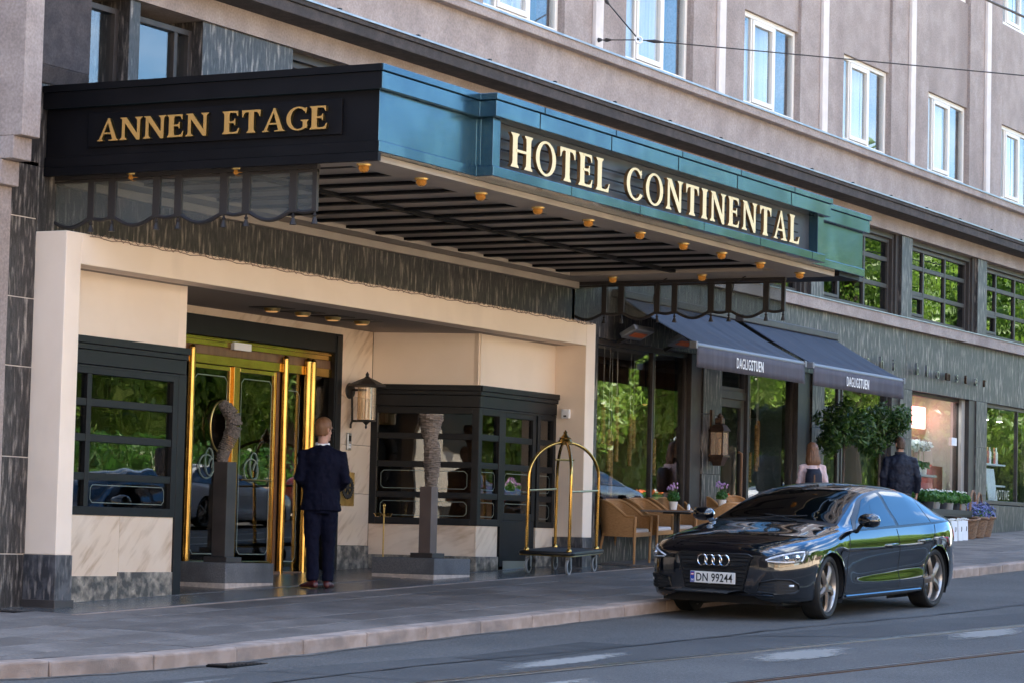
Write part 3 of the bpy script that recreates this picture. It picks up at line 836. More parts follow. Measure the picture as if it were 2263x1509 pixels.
# dark plaster block with chamfered foot beside the first-floor windows (left end)
mb = MB()
mb.hexa([(-0.45, -0.02, 5.02), (0.72, -0.02, 5.02), (0.72, 0.05, 5.02), (-0.45, 0.05, 5.02)], [(-0.45, -0.10, 5.18), (0.62, -0.10, 5.18), (0.62, 0.05, 5.18), (-0.45, 0.05, 5.18)])
mb.box(-0.45, 0.62, -0.10, 0.0, 5.18, 6.335)
part('oriel_block', 'plaster_grey', mb, bevel=0.01)
# ---- left end pier with three stepped corbels
zs_ = [(4.40, 6.335, -0.355), (4.185, 4.40, -0.262), (3.95, 4.185, -0.125), (-0.5, 3.95, -0.045)]
for z0, z1, y in zs_:
    MB().box(-0.722, -0.45, y, 0.0, z0, z1-0.001).build('corbel_pier', 'plaster_pink', hotel, bevel=0.008)
MB().box(-0.722, -0.45, 0.0, YB, -0.5, 6.335).build('pier_core', 'plaster_pink', hotel)
# dark stone slabs beside the portal
zz = [-0.4, 0.50, 1.42, 2.28, 2.93, 3.70, 4.25]
for z0, z1 in zip(zz[:-1], zz[1:]):
    MB().box(-0.45, 0.0, 0.0, YB, z0+0.005, z1-0.005).build('stone_slab', 'gneiss', hotel, bevel=0.004)
mb = MB().box(-0.448, 0.0, 0.012, YB, -0.4, 4.25); part('slab_joints', 'plaster_light', mb)
# ---- stone wall above the portal (under the canopy)
k_ = [0.0, 1.9, 3.8, 5.7, 7.6, 9.5, 11.45]
for a, b in zip(k_[:-1], k_[1:]):
    MB().box(a+0.003, b-0.003, 0.0, YB, 3.30, 4.20).build('stone_slab', 'gneiss', hotel, bevel=0.003)
# ---- stone ground-floor wall right of the portal, cut for the shop windows
SH = [(12.18, 15.25, 0.90, 3.45), (16.30, 17.40, 0.0, 3.45), (17.40, 19.40, 0.98, 3.45), (20.36, 21.35, 0.0, 3.45), (21.35, 23.60, 1.15, 3.45), (24.42, 27.85, 1.32, 3.47), (28.47, 31.9, 1.60, 3.47), (32.4, 35.9, 1.7, 3.47), (36.6, 40.0, 1.8, 3.47)]
tops = [11.36, 13.4, 15.45, 17.5, 19.6, 21.7, 24.1, 26.2, 28.2, 30.3, 32.2, 34.3, 36.3, 40.3, 44.3, XR]
for a, b in zip(tops[:-1], tops[1:]):       # lintel slabs
    MB().box(a+0.003, b-0.003, 0.0, YB, 3.47, 4.476).build('stone_slab', 'gneiss', hotel, bevel=0.003)
cols = [(11.36, 12.18), (15.64, 16.30), (19.84, 20.36), (23.82, 24.42), (27.85, 28.47), (31.9, 32.4), (35.9, 36.6), (40.0, XR)]
for a, b in cols:
    for z0, z1 in ((-0.3, 1.75), (1.755, 2.62), (2.625, 3.466)):
        MB().box(a+0.002, b-0.002, 0.0, YB, z0, z1).build('stone_slab', 'gneiss', hotel, bevel=0.003)
for a, b, z1 in ((12.18, 15.64, 0.90), (17.40, 19.84, 0.98), (21.35, 23.82, 1.15), (24.42, 27.85, 1.32), (28.47, 31.9, 1.58), (32.4, 35.9, 1.68), (36.6, 40.0, 1.78)):
    MB().box(a, b, 0.005, YB, -0.3, z1).build('plinth_slab', 'gneiss', hotel, bevel=0.003)
# shop windows
def shopwin(a, b, z0, z1, xs, zs, mat='frame_brown', pane='pane_shop', y=0.10, fw=0.07):
    return window(hotel, a, b, z0, z1, y, xs, zs, fw=fw, bw=0.06, dep=0.08, mat=mat, pane=pane)
shopwin(12.18, 15.28, 0.90, 3.47, [14.15], [])
MB().box(15.28, 15.64, 0.03, 0.30, 0.6, 3.47).build('window_pier', 'frame_brown', hotel, bevel=0.006)
# cafe door with transom
o = window(hotel, 16.30, 17.40, 3.02, 3.47, 0.10, [], [], fw=0.06, dep=0.08, mat='frame_brown', pane='pane_shop', name='transom_window')
MB().box(16.30, 17.40, 0.08, 0.20, 2.90, 3.02).build('transom_bar', 'frame_brown', hotel, bevel=0.006)
dr = window(hotel, 16.34, 17.36, 0.62, 2.90, 0.10, [], [1.02], fw=0.12, bw=0.10, dep=0.06, mat='frame_brown', pane='pane_shop', name='cafe_door')
MB().tube([(17.18, 0.10, 1.2), (17.18, 0.05, 1.22), (17.18, 0.05, 2.1), (17.18, 0.10, 2.12)], 0.022, 8).build('door_pull', 'wood_panel', dr, smooth=True)
MB().box(17.40, 17.48, 0.06, 0.2, 0.9, 3.47).build('window_post', 'frame_brown', hotel)
shopwin(17.48, 19.32, 0.98, 3.47, [], [])
MB().box(19.32, 19.84, 0.03, 0.30, 0.6, 3.47).build('window_pier', 'frame_brown', hotel, bevel=0.006)
dr = window(hotel, 20.38, 21.30, 0.78, 3.47, 0.10, [], [2.95, 1.2], fw=0.10, bw=0.08, dep=0.06, mat='frame_brown', pane='pane_shop', name='side_door')
shopwin(21.36, 23.50, 1.15, 3.47, [], [])
MB().box(23.50, 23.82, 0.03, 0.30, 0.6, 3.47).build('window_pier', 'frame_brown', hotel, bevel=0.006)
o = window(hotel, 24.42, 27.50, 1.32, 3.47, 0.16, [], [], fw=0.06, dep=0.08, mat='frame_brown', pane='pane_flower', name='shop_window')
MB().box(27.32, 27.50, 0.10, 0.155, 1.32, 3.47).build('window_post', 'soffit_border', hotel)
MB().box(27.50, 27.85, 0.02, 0.30, 1.32, 3.47).build('window_pier', 'frame_brown', hotel, bevel=0.006)
o = window(hotel, 28.47, 31.9, 1.60, 3.47, 0.06, [30.5], [], fw=0.07, dep=0.08, mat='frame_brown', pane='pane_flower', name='shop_window')
for a, b, z0 in ((32.4, 35.9, 1.7), (36.6, 40.0, 1.8)): window(hotel, a, b, z0, 3.47, 0.06, [], [], fw=0.07, mat='frame_brown', pane='pane_shop', name='shop_window')
# lettering low on the far shop window
me = text_mesh('Y', 0.26, 0.002, 0.85); set_front(me, stand(28.62, 0.085, 1.70)); link('window_lettering', me, 'etching', hotel)
me = text_mesh('MOTIVE', 0.26, 0.002, 0.85, spacing=1.1); set_front(me, stand(29.25, 0.085, 1.70)); link('window_lettering', me, 'etching', hotel)
# ---- interiors seen through the glass
mb = MB()
mb.box(11.7, 23.9, 4.0, 4.1, 0.3, 4.3); mb.box(11.6, 11.7, YB, 4.0, 0.3, 4.3)
part('cafe_back_wall', 'interior_brown', mb)
mb = MB().box(11.7, 23.9, YB, 4.0, 0.40, 0.52); part('cafe_floor', 'interior_dark', mb)
mb = MB().box(11.7, 23.9, YB, 4.0, 3.95, 4.02); mb.box(12.0, 15.6, YB, 1.2, 3.40, 3.95); part('cafe_ceiling', 'interior_pale', mb)
for x in (14.6, 18.4, 22.2):
    MB().box(x, x+0.5, 3.2, 4.0, 0.5, 3.9).build('cafe_column', 'wood_panel', hotel)
mb = MB().box(23.9, 28.1, 3.6, 3.7, 0.8, 4.3); mb.box(23.85, 23.95, YB, 3.6, 0.8, 4.3); mb.box(28.1, 28.2, YB, 3.6, 0.8, 4.3); mb.box(23.9, 28.1, YB, 3.6, 3.75, 3.85); mb.box(23.9, 28.1, YB, 3.6, 0.8, 0.95)
part('shop_walls', 'interior_green', mb)
MB().box(28.02, 28.09, 0.5, 3.6, 1.0, 3.75).build('shop_side_panel', 'interior_pale', hotel)
MB().box(28.0, 28.015, 0.9, 1.9, 1.1, 2.3).build('shop_side_panel', 'interior_red', hotel)
mb = MB().box(28.2, 32.2, 3.0, 3.1, 0.8, 4.3); mb.box(28.2, 40, YB, 3.0, 3.75, 3.85); mb.box(32.2, 32.3, YB, 3.0, .8, 4.3); mb.box(28.2, 40, YB, 3.0, 0.8, 1.1); mb.box(32.3, 40, 2, 2.1, .8, 4.3)
part('corner_shop_walls', 'interior_dark', mb)

# ================================================================== entrance portal (recess in the wall)
PY = -0.364
zi = 3.28
def base_box(x0, x1, y0, y1, z1): return MB().box(x0, x1, y0, y1, -0.2, z1)
mb = MB().box(0.0, 0.24, PY, 0.20, 0.50, 3.58); mb.box(0.24, 11.09, PY, -0.08, zi, 3.58); mb.box(11.09, 11.36, PY, 0.30, 0.79, 3.575)
part('portal_frame', 'portal_paint', mb, bevel=0.008)
MB().box(-0.012, 0.25, PY-0.012, 0.03, -0.2, 0.50).build('portal_base', 'granite_base', hotel, bevel=0.006)
MB().box(-0.03, 0.27, PY-0.03, 0.03, -0.2, 0.075).build('portal_foot', 'pedestal', hotel, bevel=0.004)
MB().box(11.08, 11.37, PY-0.012, 0.30, 0.0, 0.79).build('portal_base', 'granite_base', hotel, bevel=0.006)
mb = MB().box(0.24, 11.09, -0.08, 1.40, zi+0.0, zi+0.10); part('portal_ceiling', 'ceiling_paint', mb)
# left bay
def bay(org, d, L_, name, posts_, z0=0.89, z1=2.64, door=None):
    """shop-front bay: plaster over, dark timber frame with cornice, marble apron and plinth"""
    MB(org, d).box(0, L_, 0.03, 0.16, z1, zi).build('bay_plaster', 'portal_paint', hotel)
    fr = MB(org, d)
    fr.box(-0.02, L_+0.02, -0.05, 0.16, z1-0.07, z1); fr.box(-0.012, L_+0.012, -0.03, 0.16, z1-0.125, z1-0.072); fr.box(0, L_, -0.012, 0.16, z1-0.27, z1-0.128)
    fr.box(0, L_, -0.006, 0.16, z1-0.30, z1-0.275)
    fo = fr.build('bay_cornice', 'frame_dark', hotel, bevel=0.004)
    return fo
bay((0.24, 0.0), (1, 0), 2.32, 'left', [])
# windows of the left bay: narrow strip at left, wide lights at right
rows_ = [1.27, 1.65, 2.0]
window(hotel, 0.24, 2.44, 0.89, 2.365, -0.004, [0.93], rows_, fw=0.085, bw=0.075, dep=0.09, pane='pane_bay')
MB().box(2.44, 2.58, -0.008, 0.16, 0.0, 2.365).build('bay_corner_post', 'frame_dark', hotel, bevel=0.006)
def apron(org, d, joints, z1, zb, mat='marble'):
    for a, b in zip(joints[:-1], joints[1:]):
        MB(org, d).box(a+0.002, b-0.002, 0.012, 0.16, zb, z1).build('marble_slab', mat, hotel, bevel=0.002)
apron((0.24, 0.0), (1, 0), [0, 0.42, 1.28, 2.2], 0.89, 0.27)
for a, b, z1 in ((0.24, 1.5, 0.29), (1.5, 2.44, 0.33)):
    MB().box(a+0.002, b-0.002, -0.004, 0.16, -0.1, z1).build('plinth_slab', 'verde_plinth', hotel, bevel=0.003)
MB((2.55, 0.0), (0.43, 1.35)).box(0, 1.42, -0.02, 0.1, 0, 2.64).build('splay_panel', 'frame_dark', hotel)
MB((2.55, 0.0), (0.43, 1.35)).box(0, 1.42, 0.0, 0.1, 2.64, zi).build('bay_plaster', 'portal_paint', hotel)
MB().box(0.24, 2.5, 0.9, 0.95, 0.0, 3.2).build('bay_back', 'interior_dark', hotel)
# right splay
SO, SE = Vector((8.558, 1.352)), Vector((9.003, 0.055))
SD = SE-SO; SLn = SD.length; SDn = SD/SLn
# local x runs from the back wall to the corner, local y points into the bay
bay((SO.x, SO.y), SDn, SLn, 'splay', [])
window(hotel, 0.0, SLn-0.0, 0.90, 2.365, -0.004, [], rows_, fw=0.085, bw=0.075, dep=0.09, pane='pane_bay', org=(SO.x, SO.y, 0), d=SDn)
apron((SO.x, SO.y), SDn, [0, 0.72, SLn], 0.90, 0.52)
MB((SO.x, SO.y), SDn).box(0, SLn, -0.004, 0.16, 0.0, 0.52).build('plinth_slab', 'verde_plinth', hotel, bevel=0.003)
# right bay front
bay((9.003, 0.055), (1, 0), 2.09, 'right', [])
fb = (9.003, 0.055, 0)
window(hotel, 0.0, 0.62, 0.90, 2.365, -0.004, [], rows_, fw=0.085, bw=0.075, dep=0.09, pane='pane_bay', org=fb, d=(1, 0))
dw = window(hotel, 0.64, 1.56, 0.98, 2.365, 0.01, [], rows_, fw=0.09, bw=0.075, dep=0.07, pane='pane_bay', org=fb, d=(1, 0), name='bay_door')
MB(fb, (1, 0)).box(0.64, 1.56, 0.015, 0.08, 0.40, 0.978).build('door_panel', 'frame_dark', dw, bevel=0.004)
MB(fb, (1, 0)).box(0.72, 1.48, 0.005, 0.012, 0.36, 0.47).build('kick_plate', 'steel', dw)
window(hotel, 1.58, 2.09, 0.90, 2.365, -0.004, [], rows_, fw=0.075, bw=0.075, dep=0.09, pane='pane_bay', org=fb, d=(1, 0))
apron(fb, (1, 0), [0, 0.57], 0.90, 0.52); apron(fb, (1, 0), [1.60, 2.09], 0.90, 0.62)
MB(fb, (1, 0)).box(0, 0.58, -0.004, 0.16, 0.0, 0.52).build('plinth_slab', 'verde_plinth', hotel, bevel=0.003)
MB(fb, (1, 0)).box(1.60, 2.09, -0.004, 0.16, 0.0, 0.62).build('plinth_slab', 'verde_plinth', hotel, bevel=0.003)
MB(fb, (1, 0)).box(0.0, 2.6, 1.1, 1.15, 0.2, 3.2).build('bay_back', 'interior_brown', hotel)
MB((9.3, 0.9), (1, 0)).box(0.3, 1.8, 0, 0.4, 0.2, 1.5).build('bay_counter', 'wood_panel', hotel)
# etched borders low in the bay panes
def etched(org, d, x0, x1, z0, z1, y=0.02):
    mb = MB(org, d); w = 0.008
    c = 0.035
    p = [(x0+c, z0), (x1-c, z0), (x1, z0+c), (x1, z1-c), (x1-c, z1), (x0+c, z1), (x0, z1-c), (x0, z0+c)]
    for i in range(8):
        a, b = Vector(p[i]), Vector(p[(i+1) % 8]); t = (b-a).normalized(); n = Vector((-t.y, t.x))*w/2
        mb.add([((a-n).x, y, (a-n).y), ((b-n).x, y, (b-n).y), ((b+n).x, y, (b+n).y), ((a+n).x, y, (a+n).y)], [(0, 1, 2, 3)])
    return mb.build('etched_border', 'etching', hotel)
for org, d, cells in (((SO.x, SO.y), SDn, [(0.14, SLn-0.14)]), (fb, (1, 0), [(0.12, 0.5), (0.77, 1.43), (1.68, 2.0)]), ((0.24, 0), (1, 0), [(0.80, 2.05)])):
    for a, b in cells:
        for z0, z1 in ((1.015, 1.19), (1.35, 1.57)) if org != (0.24, 0) else ((1.015, 1.19),):
            etched(org, d, a, b, z0, z1, 0.034)
# back wall of the recess: marble, black door surround, brass door set
BY = 1.352
mb = [(2.98, 3.55), (7.80, 8.558)]
zc = [0.62, 1.26, 1.86, 2.45, zi]
for a, b in mb:
    for z0, z1 in zip(zc[:-1], zc[1:]):
        MB().box(a, b, BY, BY+0.12, z0+0.002, z1-0.002).build('marble_slab', 'marble', hotel, bevel=0.002)
    MB().box(a, b, BY-0.015, BY+0.12, 0.0, 0.618).build('plinth_slab', 'verde_plinth', hotel, bevel=0.003)
MB().box(3.55, 7.80, BY, BY+0.12, 3.19, zi).build('marble_slab', 'marble', hotel)
mb = MB()
mb.box(3.55, 3.72, BY-0.03, BY+0.10, 0.1, 3.19); mb.box(7.63, 7.80, BY-0.03, BY+0.10, 0.1, 3.19); mb.box(3.72, 7.63, BY-0.03, BY+0.10, 2.96, 3.19)
mb.box(3.60, 3.70, BY-0.045, BY-0.03, 0.1, 3.16); mb.box(7.65, 7.75, BY-0.045, BY-0.03, 0.1, 3.16)
part('door_surround', 'frame_dark', mb, bevel=0.006)
DY = BY+0.02
ds = thing('entrance_doors', 'brass framed glass entrance doors with etched borders behind the doorman', 'door', (0, 0, 0))
def brass(name, mb, m='brass', bevel=0.004, smooth=False): return mb.build(name, m, ds, smooth, bevel)
brass('head_rail', MB().box(3.72, 7.63, DY, DY+0.08, 2.86, 2.955))
brass('head_strip', MB().box(3.72, 7.63, DY-0.02, DY, 2.915, 2.94), 'brass')
brass('lintel_panel', MB().box(3.72, 7.63, DY+0.02, DY+0.07, 2.76, 2.86), 'wood_panel')
brass('lower_rail', MB().box(3.72, 7.63, DY-0.005, DY+0.08, 2.655, 2.76))
for x, w in ((4.20, 0.10), (4.62, 0.085), (6.56, 0.085), (7.06, 0.10), (7.17, 0.09)):
    c = MB().tube([(x, DY-0.02, 0.22), (x, DY-0.02, 2.80)], w/2, 12)
    brass('brass_column', c, 'brass', 0, True)
    brass('column_cap', MB().ball((x, DY-0.02, 2.81), w/2, n=12, m=6), 'brass', 0, True)
for x0, x1 in ((4.67, 5.50), (5.62, 6.44)):
    lf = MB()
    for a, b, c, d in ((x0, x0+0.045, 0.30, 2.65), (x1-0.045, x1, 0.30, 2.65), (x0+0.045, x1-0.045, 0.30, 0.42), (x0+0.045, x1-0.045, 2.60, 2.65)): lf.box(a, b, DY+0.02, DY+0.06, c, d)
    lo_ = brass('door_leaf', lf)
    MB().box(x0+0.04, x1-0.04, DY+0.037, DY+0.043, 0.41, 2.61).build('pane', 'pane_door', lo_)
brass('centre_post', MB().box(5.50, 5.62, DY-0.01, DY+0.08, 0.30, 2.655))
brass('jamb_post', MB().box(6.46, 6.52, DY+0.02, DY+0.08, 0.30, 2.655), 'wood_panel')
for x0, x1 in ((6.62, 7.00), (7.24, 7.63), (3.72, 4.12), (4.26, 4.56)):
    MB().box(x0, x1, DY+0.03, DY+0.036, 0.30, 2.655).build('pane', 'pane_door', ds)
brass('threshold', MB().box(3.72, 7.63, DY-0.05, DY+0.09, 0.16, 0.30), 'wood_panel')
brass('closer_box', MB().box(5.42, 5.78, DY-0.05, DY+0.0, 2.845, 2.93), 'paper')
def etch2(x0, x1, z0, z1):
    mb = MB(); c = 0.05; w = 0.012; y = DY+0.028
    p = [(x0+c, z0), (x1-c, z0), (x1-c, z0+c*0.8), (x1, z0+c), (x1, z1-c), (x1-c, z1-c*0.8), (x1-c, z1), (x0+c, z1), (x0+c, z1-c*.8), (x0, z1-c), (x0, z0+c), (x0+c, z0+c*.8)]
    p = [(x0+c, z0), (x1-c, z0), (x1, z0+c), (x1, z1-c), (x1-c, z1), (x0+c, z1), (x0, z1-c), (x0, z0+c)]
    n_ = len(p)
    for i in range(n_):
        a, b = Vector(p[i]), Vector(p[(i+1) % n_]); t = (b-a).normalized(); n = Vector((-t.y, t.x))*w/2
        mb.add([((a-n).x, y, (a-n).y), ((b-n).x, y, (b-n).y), ((b+n).x, y, (b+n).y), ((a+n).x, y, (a+n).y)], [(0, 1, 2, 3)])
    mb.build('etched_border', 'etching', ds)
etch2(4.76, 5.41, 0.50, 2.53); etch2(5.71, 6.35, 0.50, 2.53); etch2(6.66, 6.96, 0.42, 2.45)
def curl(cx, cz, s, y):
    """looped script monogram drawn as a thin ribbon"""
    mb = MB()
    pts = []
    for k in range(60):
        t = k/59
        a = -0.6+t*2*math.pi*1.55
        r = s*(0.55-0.25*t)
        pts.append((cx+r*math.cos(a)*0.6+0.25*s*(t-0.5), y, cz+r*math.sin(a)+s*0.35*(0.5-t)))
    mb.tube(pts, [0.006+0.008*abs(math.sin(k*0.21)) for k in range(60)], 5)
    pts = [(cx+0.5*s*math.cos(a)-0.2*s, y, cz-0.1*s+0.45*s*math.sin(a)) for a in np.linspace(0.9, 5.6, 30)]
    mb.tube(pts, 0.010, 5)
    mb.build('monogram', 'etching', ds)
curl(5.10, 1.52, 0.30, DY+0.026); curl(6.02, 1.50, 0.30, DY+0.026)
# big brass ring pulls
for cx, hx in ((5.28, 0.22), (6.02, 0.2)):
    ring = [(cx+0.24*math.cos(a), DY-0.01, 1.95+0.30*math.sin(a)) for a in np.linspace(0.9, 5.4, 26)]
    if cx < 5.5: brass('ring_pull', MB().tube(ring, 0.011, 8), 'brass_old', 0, True)
brass('push_bar', MB().tube([(5.72, DY-0.01, 1.36), (6.34, DY-0.01, 1.36)], 0.010, 8), 'brass_old', 0, True)
# lobby behind the doors
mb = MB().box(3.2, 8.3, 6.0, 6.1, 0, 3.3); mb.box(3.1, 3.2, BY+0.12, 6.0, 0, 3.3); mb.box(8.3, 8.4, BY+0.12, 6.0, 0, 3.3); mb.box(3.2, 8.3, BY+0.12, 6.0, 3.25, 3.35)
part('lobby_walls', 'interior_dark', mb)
mb = MB().box(3.2, 8.3, BY+0.12, 6.0, 0.14, 0.24); part('lobby_floor', 'wood_panel', mb)
# recessed ceiling spots
for x, y in ((5.05, 0.58), (5.66, 0.56), (6.30, 0.55), (6.92, 0.53)):
    s = thing('ceiling_spot', 'recessed gold spotlight in the portal ceiling, %s' % {5.05: 'nearest the left bay', 5.66: 'second from the left bay', 6.30: 'second from the lantern wall', 6.92: 'nearest the lantern wall'}[x], 'lamp', (x, y, zi), group='recessed ceiling spots')
    MB().box(-0.19, 0.19, -0.19, 0.19, -0.008, -0.001).build('plate', 'iron', s)
    MB().lathe([(0.085, -0.045), (0.10, -0.008)], n=16).build('ring', 'brass_old', s, smooth=True)
    MB().lathe([(0.0, -0.05), (0.06, -0.052), (0.07, -0.046)], n=16).build('bulb', 'warm_spot', s, smooth=True)
# bird netting along the top of the portal
mb = MB()
for k in range(90):
    x = 0.35+k*0.121
    mb.tube([(x, PY-0.012, 3.59), (x+0.05, PY-0.018, 3.555+0.012*math.sin(k)), (x+0.121, PY-0.012, 3.59)], 0.0045, 4)
    mb.tube([(x, PY-0.012, 3.555+0.01*math.sin(k*1.7)), (x+0.121, PY-0.014, 3.552+0.01*math.sin((k+1)*1.7))], 0.0045, 4)
nb = tag(mb.build('bird_netting', 'netting'), 'thin frayed bird netting strung along the top of the beige portal', 'netting')
# ================================================================== canopy
canopy = thing('entrance_canopy', 'long dark metal entrance canopy with gold lettering over the hotel door', 'canopy')
def outline(o, front=True):
    return [(0.10-o, -0.004), (0.10-o, -3.735-o), (1.914-o, -3.735-o), (1.914-o, -3.92-o), (10.405+o, -3.92-o), (10.405+o, -3.735-o), (12.22+o, -3.735-o), (12.22+o, -0.004)]
def tier(name, o, z0, z1, mat, poly=None, bevel=0.006):
    return MB().prism(poly or outline(o), z0, z1, 'z').build(name, mat, canopy, bevel=bevel)
tier('cap', 0.085, 4.925, 4.99, 'fascia_metal')
tier('upper_band', 0.066, 4.765, 4.922, 'fascia_metal')
tier('core', 0.0, 4.302, 4.764, 'fascia_metal', [(0.10, -0.004), (0.10, -3.735), (1.914, -3.735), (1.914, -3.79), (10.405, -3.79), (10.405, -3.735), (12.22, -3.735), (12.22, -0.004)])
tier('bottom_lip', 0.022, 4.20, 4.30, 'fascia_metal')
# left end: same metal, its dark reflection put into the colour as black
mb = MB(); mb.box(0.012, 0.0145, -3.80, -0.01, 4.926, 4.989); mb.box(0.030, 0.0335, -3.79, -0.01, 4.767, 4.921); mb.box(0.094, 0.0995, -3.733, -0.01, 4.303, 4.763); mb.box(0.0725, 0.0775, -3.754, -0.01, 4.202, 4.298)
mb.build('end_dark_face', 'fascia_black', canopy)
MB().box(0.066, 0.116, -3.755, -0.01, 4.118, 4.197).build('end_skirt', 'fascia_black', canopy)
# seams in the sheet metal
mb = MB()
for x in (2.75, 4.35, 6.0, 7.6, 9.2):
    mb.box(x-0.003, x+0.003, -3.9905, -3.984, 4.766, 4.921); mb.box(x+0.06, x+0.066, -4.009, -4.004, 4.927, 4.988)
    mb.box(x+0.8, x+0.806, -3.9445, -3.940, 4.202, 4.298)
mb.build('seam', 'louvre', canopy)
# sign box of the long front
bx_ = [(1.914, 2.06), (10.22, 10.405)]
for a_, b_ in bx_: MB().box(a_, b_, -3.92, -3.791, 4.302, 4.764).build('sign_stile', 'fascia_metal', canopy, bevel=0.004)
MB().box(2.061, 10.219, -3.802, -3.7905, 4.303, 4.763).build('sign_back', 'sign_back', canopy)
mb = MB()
for z in (4.40, 4.50, 4.60): mb.box(2.2, 9.72, -3.865, -3.85, z-0.006, z+0.006)
mb.build('letter_rail', 'louvre', canopy)
# raised plate carrying the side lettering
MB().box(0.068, 0.0935, -3.36, -0.52, 4.375, 4.70).build('sign_plate', 'fascia_black', canopy, bevel=0.004)

# ---- serif capitals built stroke by stroke (unit cap height)
def stem(x, w, z0=0.0, z1=1.0, s=0.075, top=True, bot=True):
    h = w/2; L_ = []; R_ = []
    if bot: R_ += [(x+h+s, z0), (x+h+s*0.85, z0+0.035), (x+h+0.012, z0+0.10), (x+h, z0+0.2)]
    else: R_ += [(x+h, z0)]
    if top: R_ += [(x+h, z1-0.2), (x+h+0.012, z1-0.10), (x+h+s*0.85, z1-0.035), (x+h+s, z1)]
    else: R_ += [(x+h, z1)]
    L_ = [(2*x-a, b) for a, b in R_][::-1]
    return R_+L_
def ring_pts(cx, cz, rx, rz, tx, tz, a0, a1, n=28):
    out = []
    for k in range(n+1):
        a = a0+(a1-a0)*k/n
        out.append(((cx+rx*math.cos(a), cz+rz*math.sin(a)), (cx+(rx-tx)*math.cos(a), cz+(rz-tz)*math.sin(a))))
    return out
WS, WT = 0.19, 0.115
def glyph(ch):
    """(list of outlines, list of ring strips, width)"""
    P_, R_ = [], []
    if ch == 'I': P_ = [stem(0.16, WS)]; w = 0.32
    elif ch == 'H': P_ = [stem(0.16, WS), stem(0.72, WS), [(0.2, 0.46), (0.68, 0.46), (0.68, 0.54), (0.2, 0.54)]]; w = 0.88
    elif ch == 'L': P_ = [stem(0.16, WS), [(0.2, 0.0), (0.57, 0.0), (0.62, 0.27), (0.59, 0.27), (0.52, 0.12), (0.44, 0.075), (0.2, 0.075)]]; w = 0.64
    elif ch == 'E':
        P_ = [stem(0.16, WS), [(0.2, 0.0), (0.58, 0.0), (0.62, 0.25), (0.59, 0.25), (0.53, 0.11), (0.45, 0.075), (0.2, 0.075)],
              [(0.2, 0.925), (0.44, 0.925), (0.51, 0.89), (0.55, 0.77), (0.58, 0.77), (0.57, 1.0), (0.2, 1.0)],
              [(0.2, 0.475), (0.38, 0.475), (0.43, 0.45), (0.45, 0.37), (0.48, 0.37), (0.48, 0.66), (0.45, 0.66), (0.43, 0.58), (0.38, 0.55), (0.2, 0.55)]]; w = 0.65
    elif ch == 'T':
        P_ = [stem(0.36, WS, 0, 0.95, top=False), [(0.06, 0.70), (0.10, 0.84), (0.17, 0.91), (0.55, 0.91), (0.62, 0.84), (0.66, 0.70), (0.69, 0.70), (0.70, 1.0), (0.02, 1.0), (0.03, 0.70)]]; w = 0.72
    elif ch == 'N':
        P_ = [stem(0.14, WT, s=0.09, top=False), stem(0.72, WT, s=0.09, bot=False), [(0.02, 1.0), (0.02, 0.97), (0.09, 0.93), (0.66, -0.02), (0.767, -0.02), (0.767, 0.1), (0.26, 1.0)]]; w = 0.86
    elif ch == 'A':
        P_ = [[(0.0, 0.0), (0.24, 0.0), (0.24, 0.03), (0.17, 0.07), (0.44, 0.93), (0.46, 1.01), (0.40, 1.01), (0.07, 0.07), (0.0, 0.03)],
              [(0.44, 0.0), (0.82, 0.0), (0.82, 0.03), (0.75, 0.07), (0.47, 1.02), (0.39, 1.02), (0.38, 0.93), (0.58, 0.09), (0.57, 0.06), (0.44, 0.03)][::1],
              [(0.20, 0.30), (0.56, 0.30), (0.54, 0.37), (0.22, 0.37)]]; w = 0.82
    elif ch == 'O': R_ = [ring_pts(0.44, 0.5, 0.43, 0.52, 0.155, 0.07, 0, 2*math.pi, 40)]; w = 0.88
    elif ch in 'CG':
        R_ = [ring_pts(0.44, 0.5, 0.43, 0.52, 0.155, 0.07, 0.75, 2*math.pi-0.62, 36)]
        P_ = [[(0.68, 0.72), (0.715, 0.72), (0.735, 0.98), (0.705, 0.98), (0.66, 0.90)]]
        if ch == 'G': P_.append([(0.60, 0.10), (0.755, 0.06), (0.755, 0.36), (0.80, 0.41), (0.80, 0.44), (0.52, 0.44), (0.52, 0.41), (0.60, 0.36)])
        w = 0.80
    else: w = 0.5
    return P_, R_, w
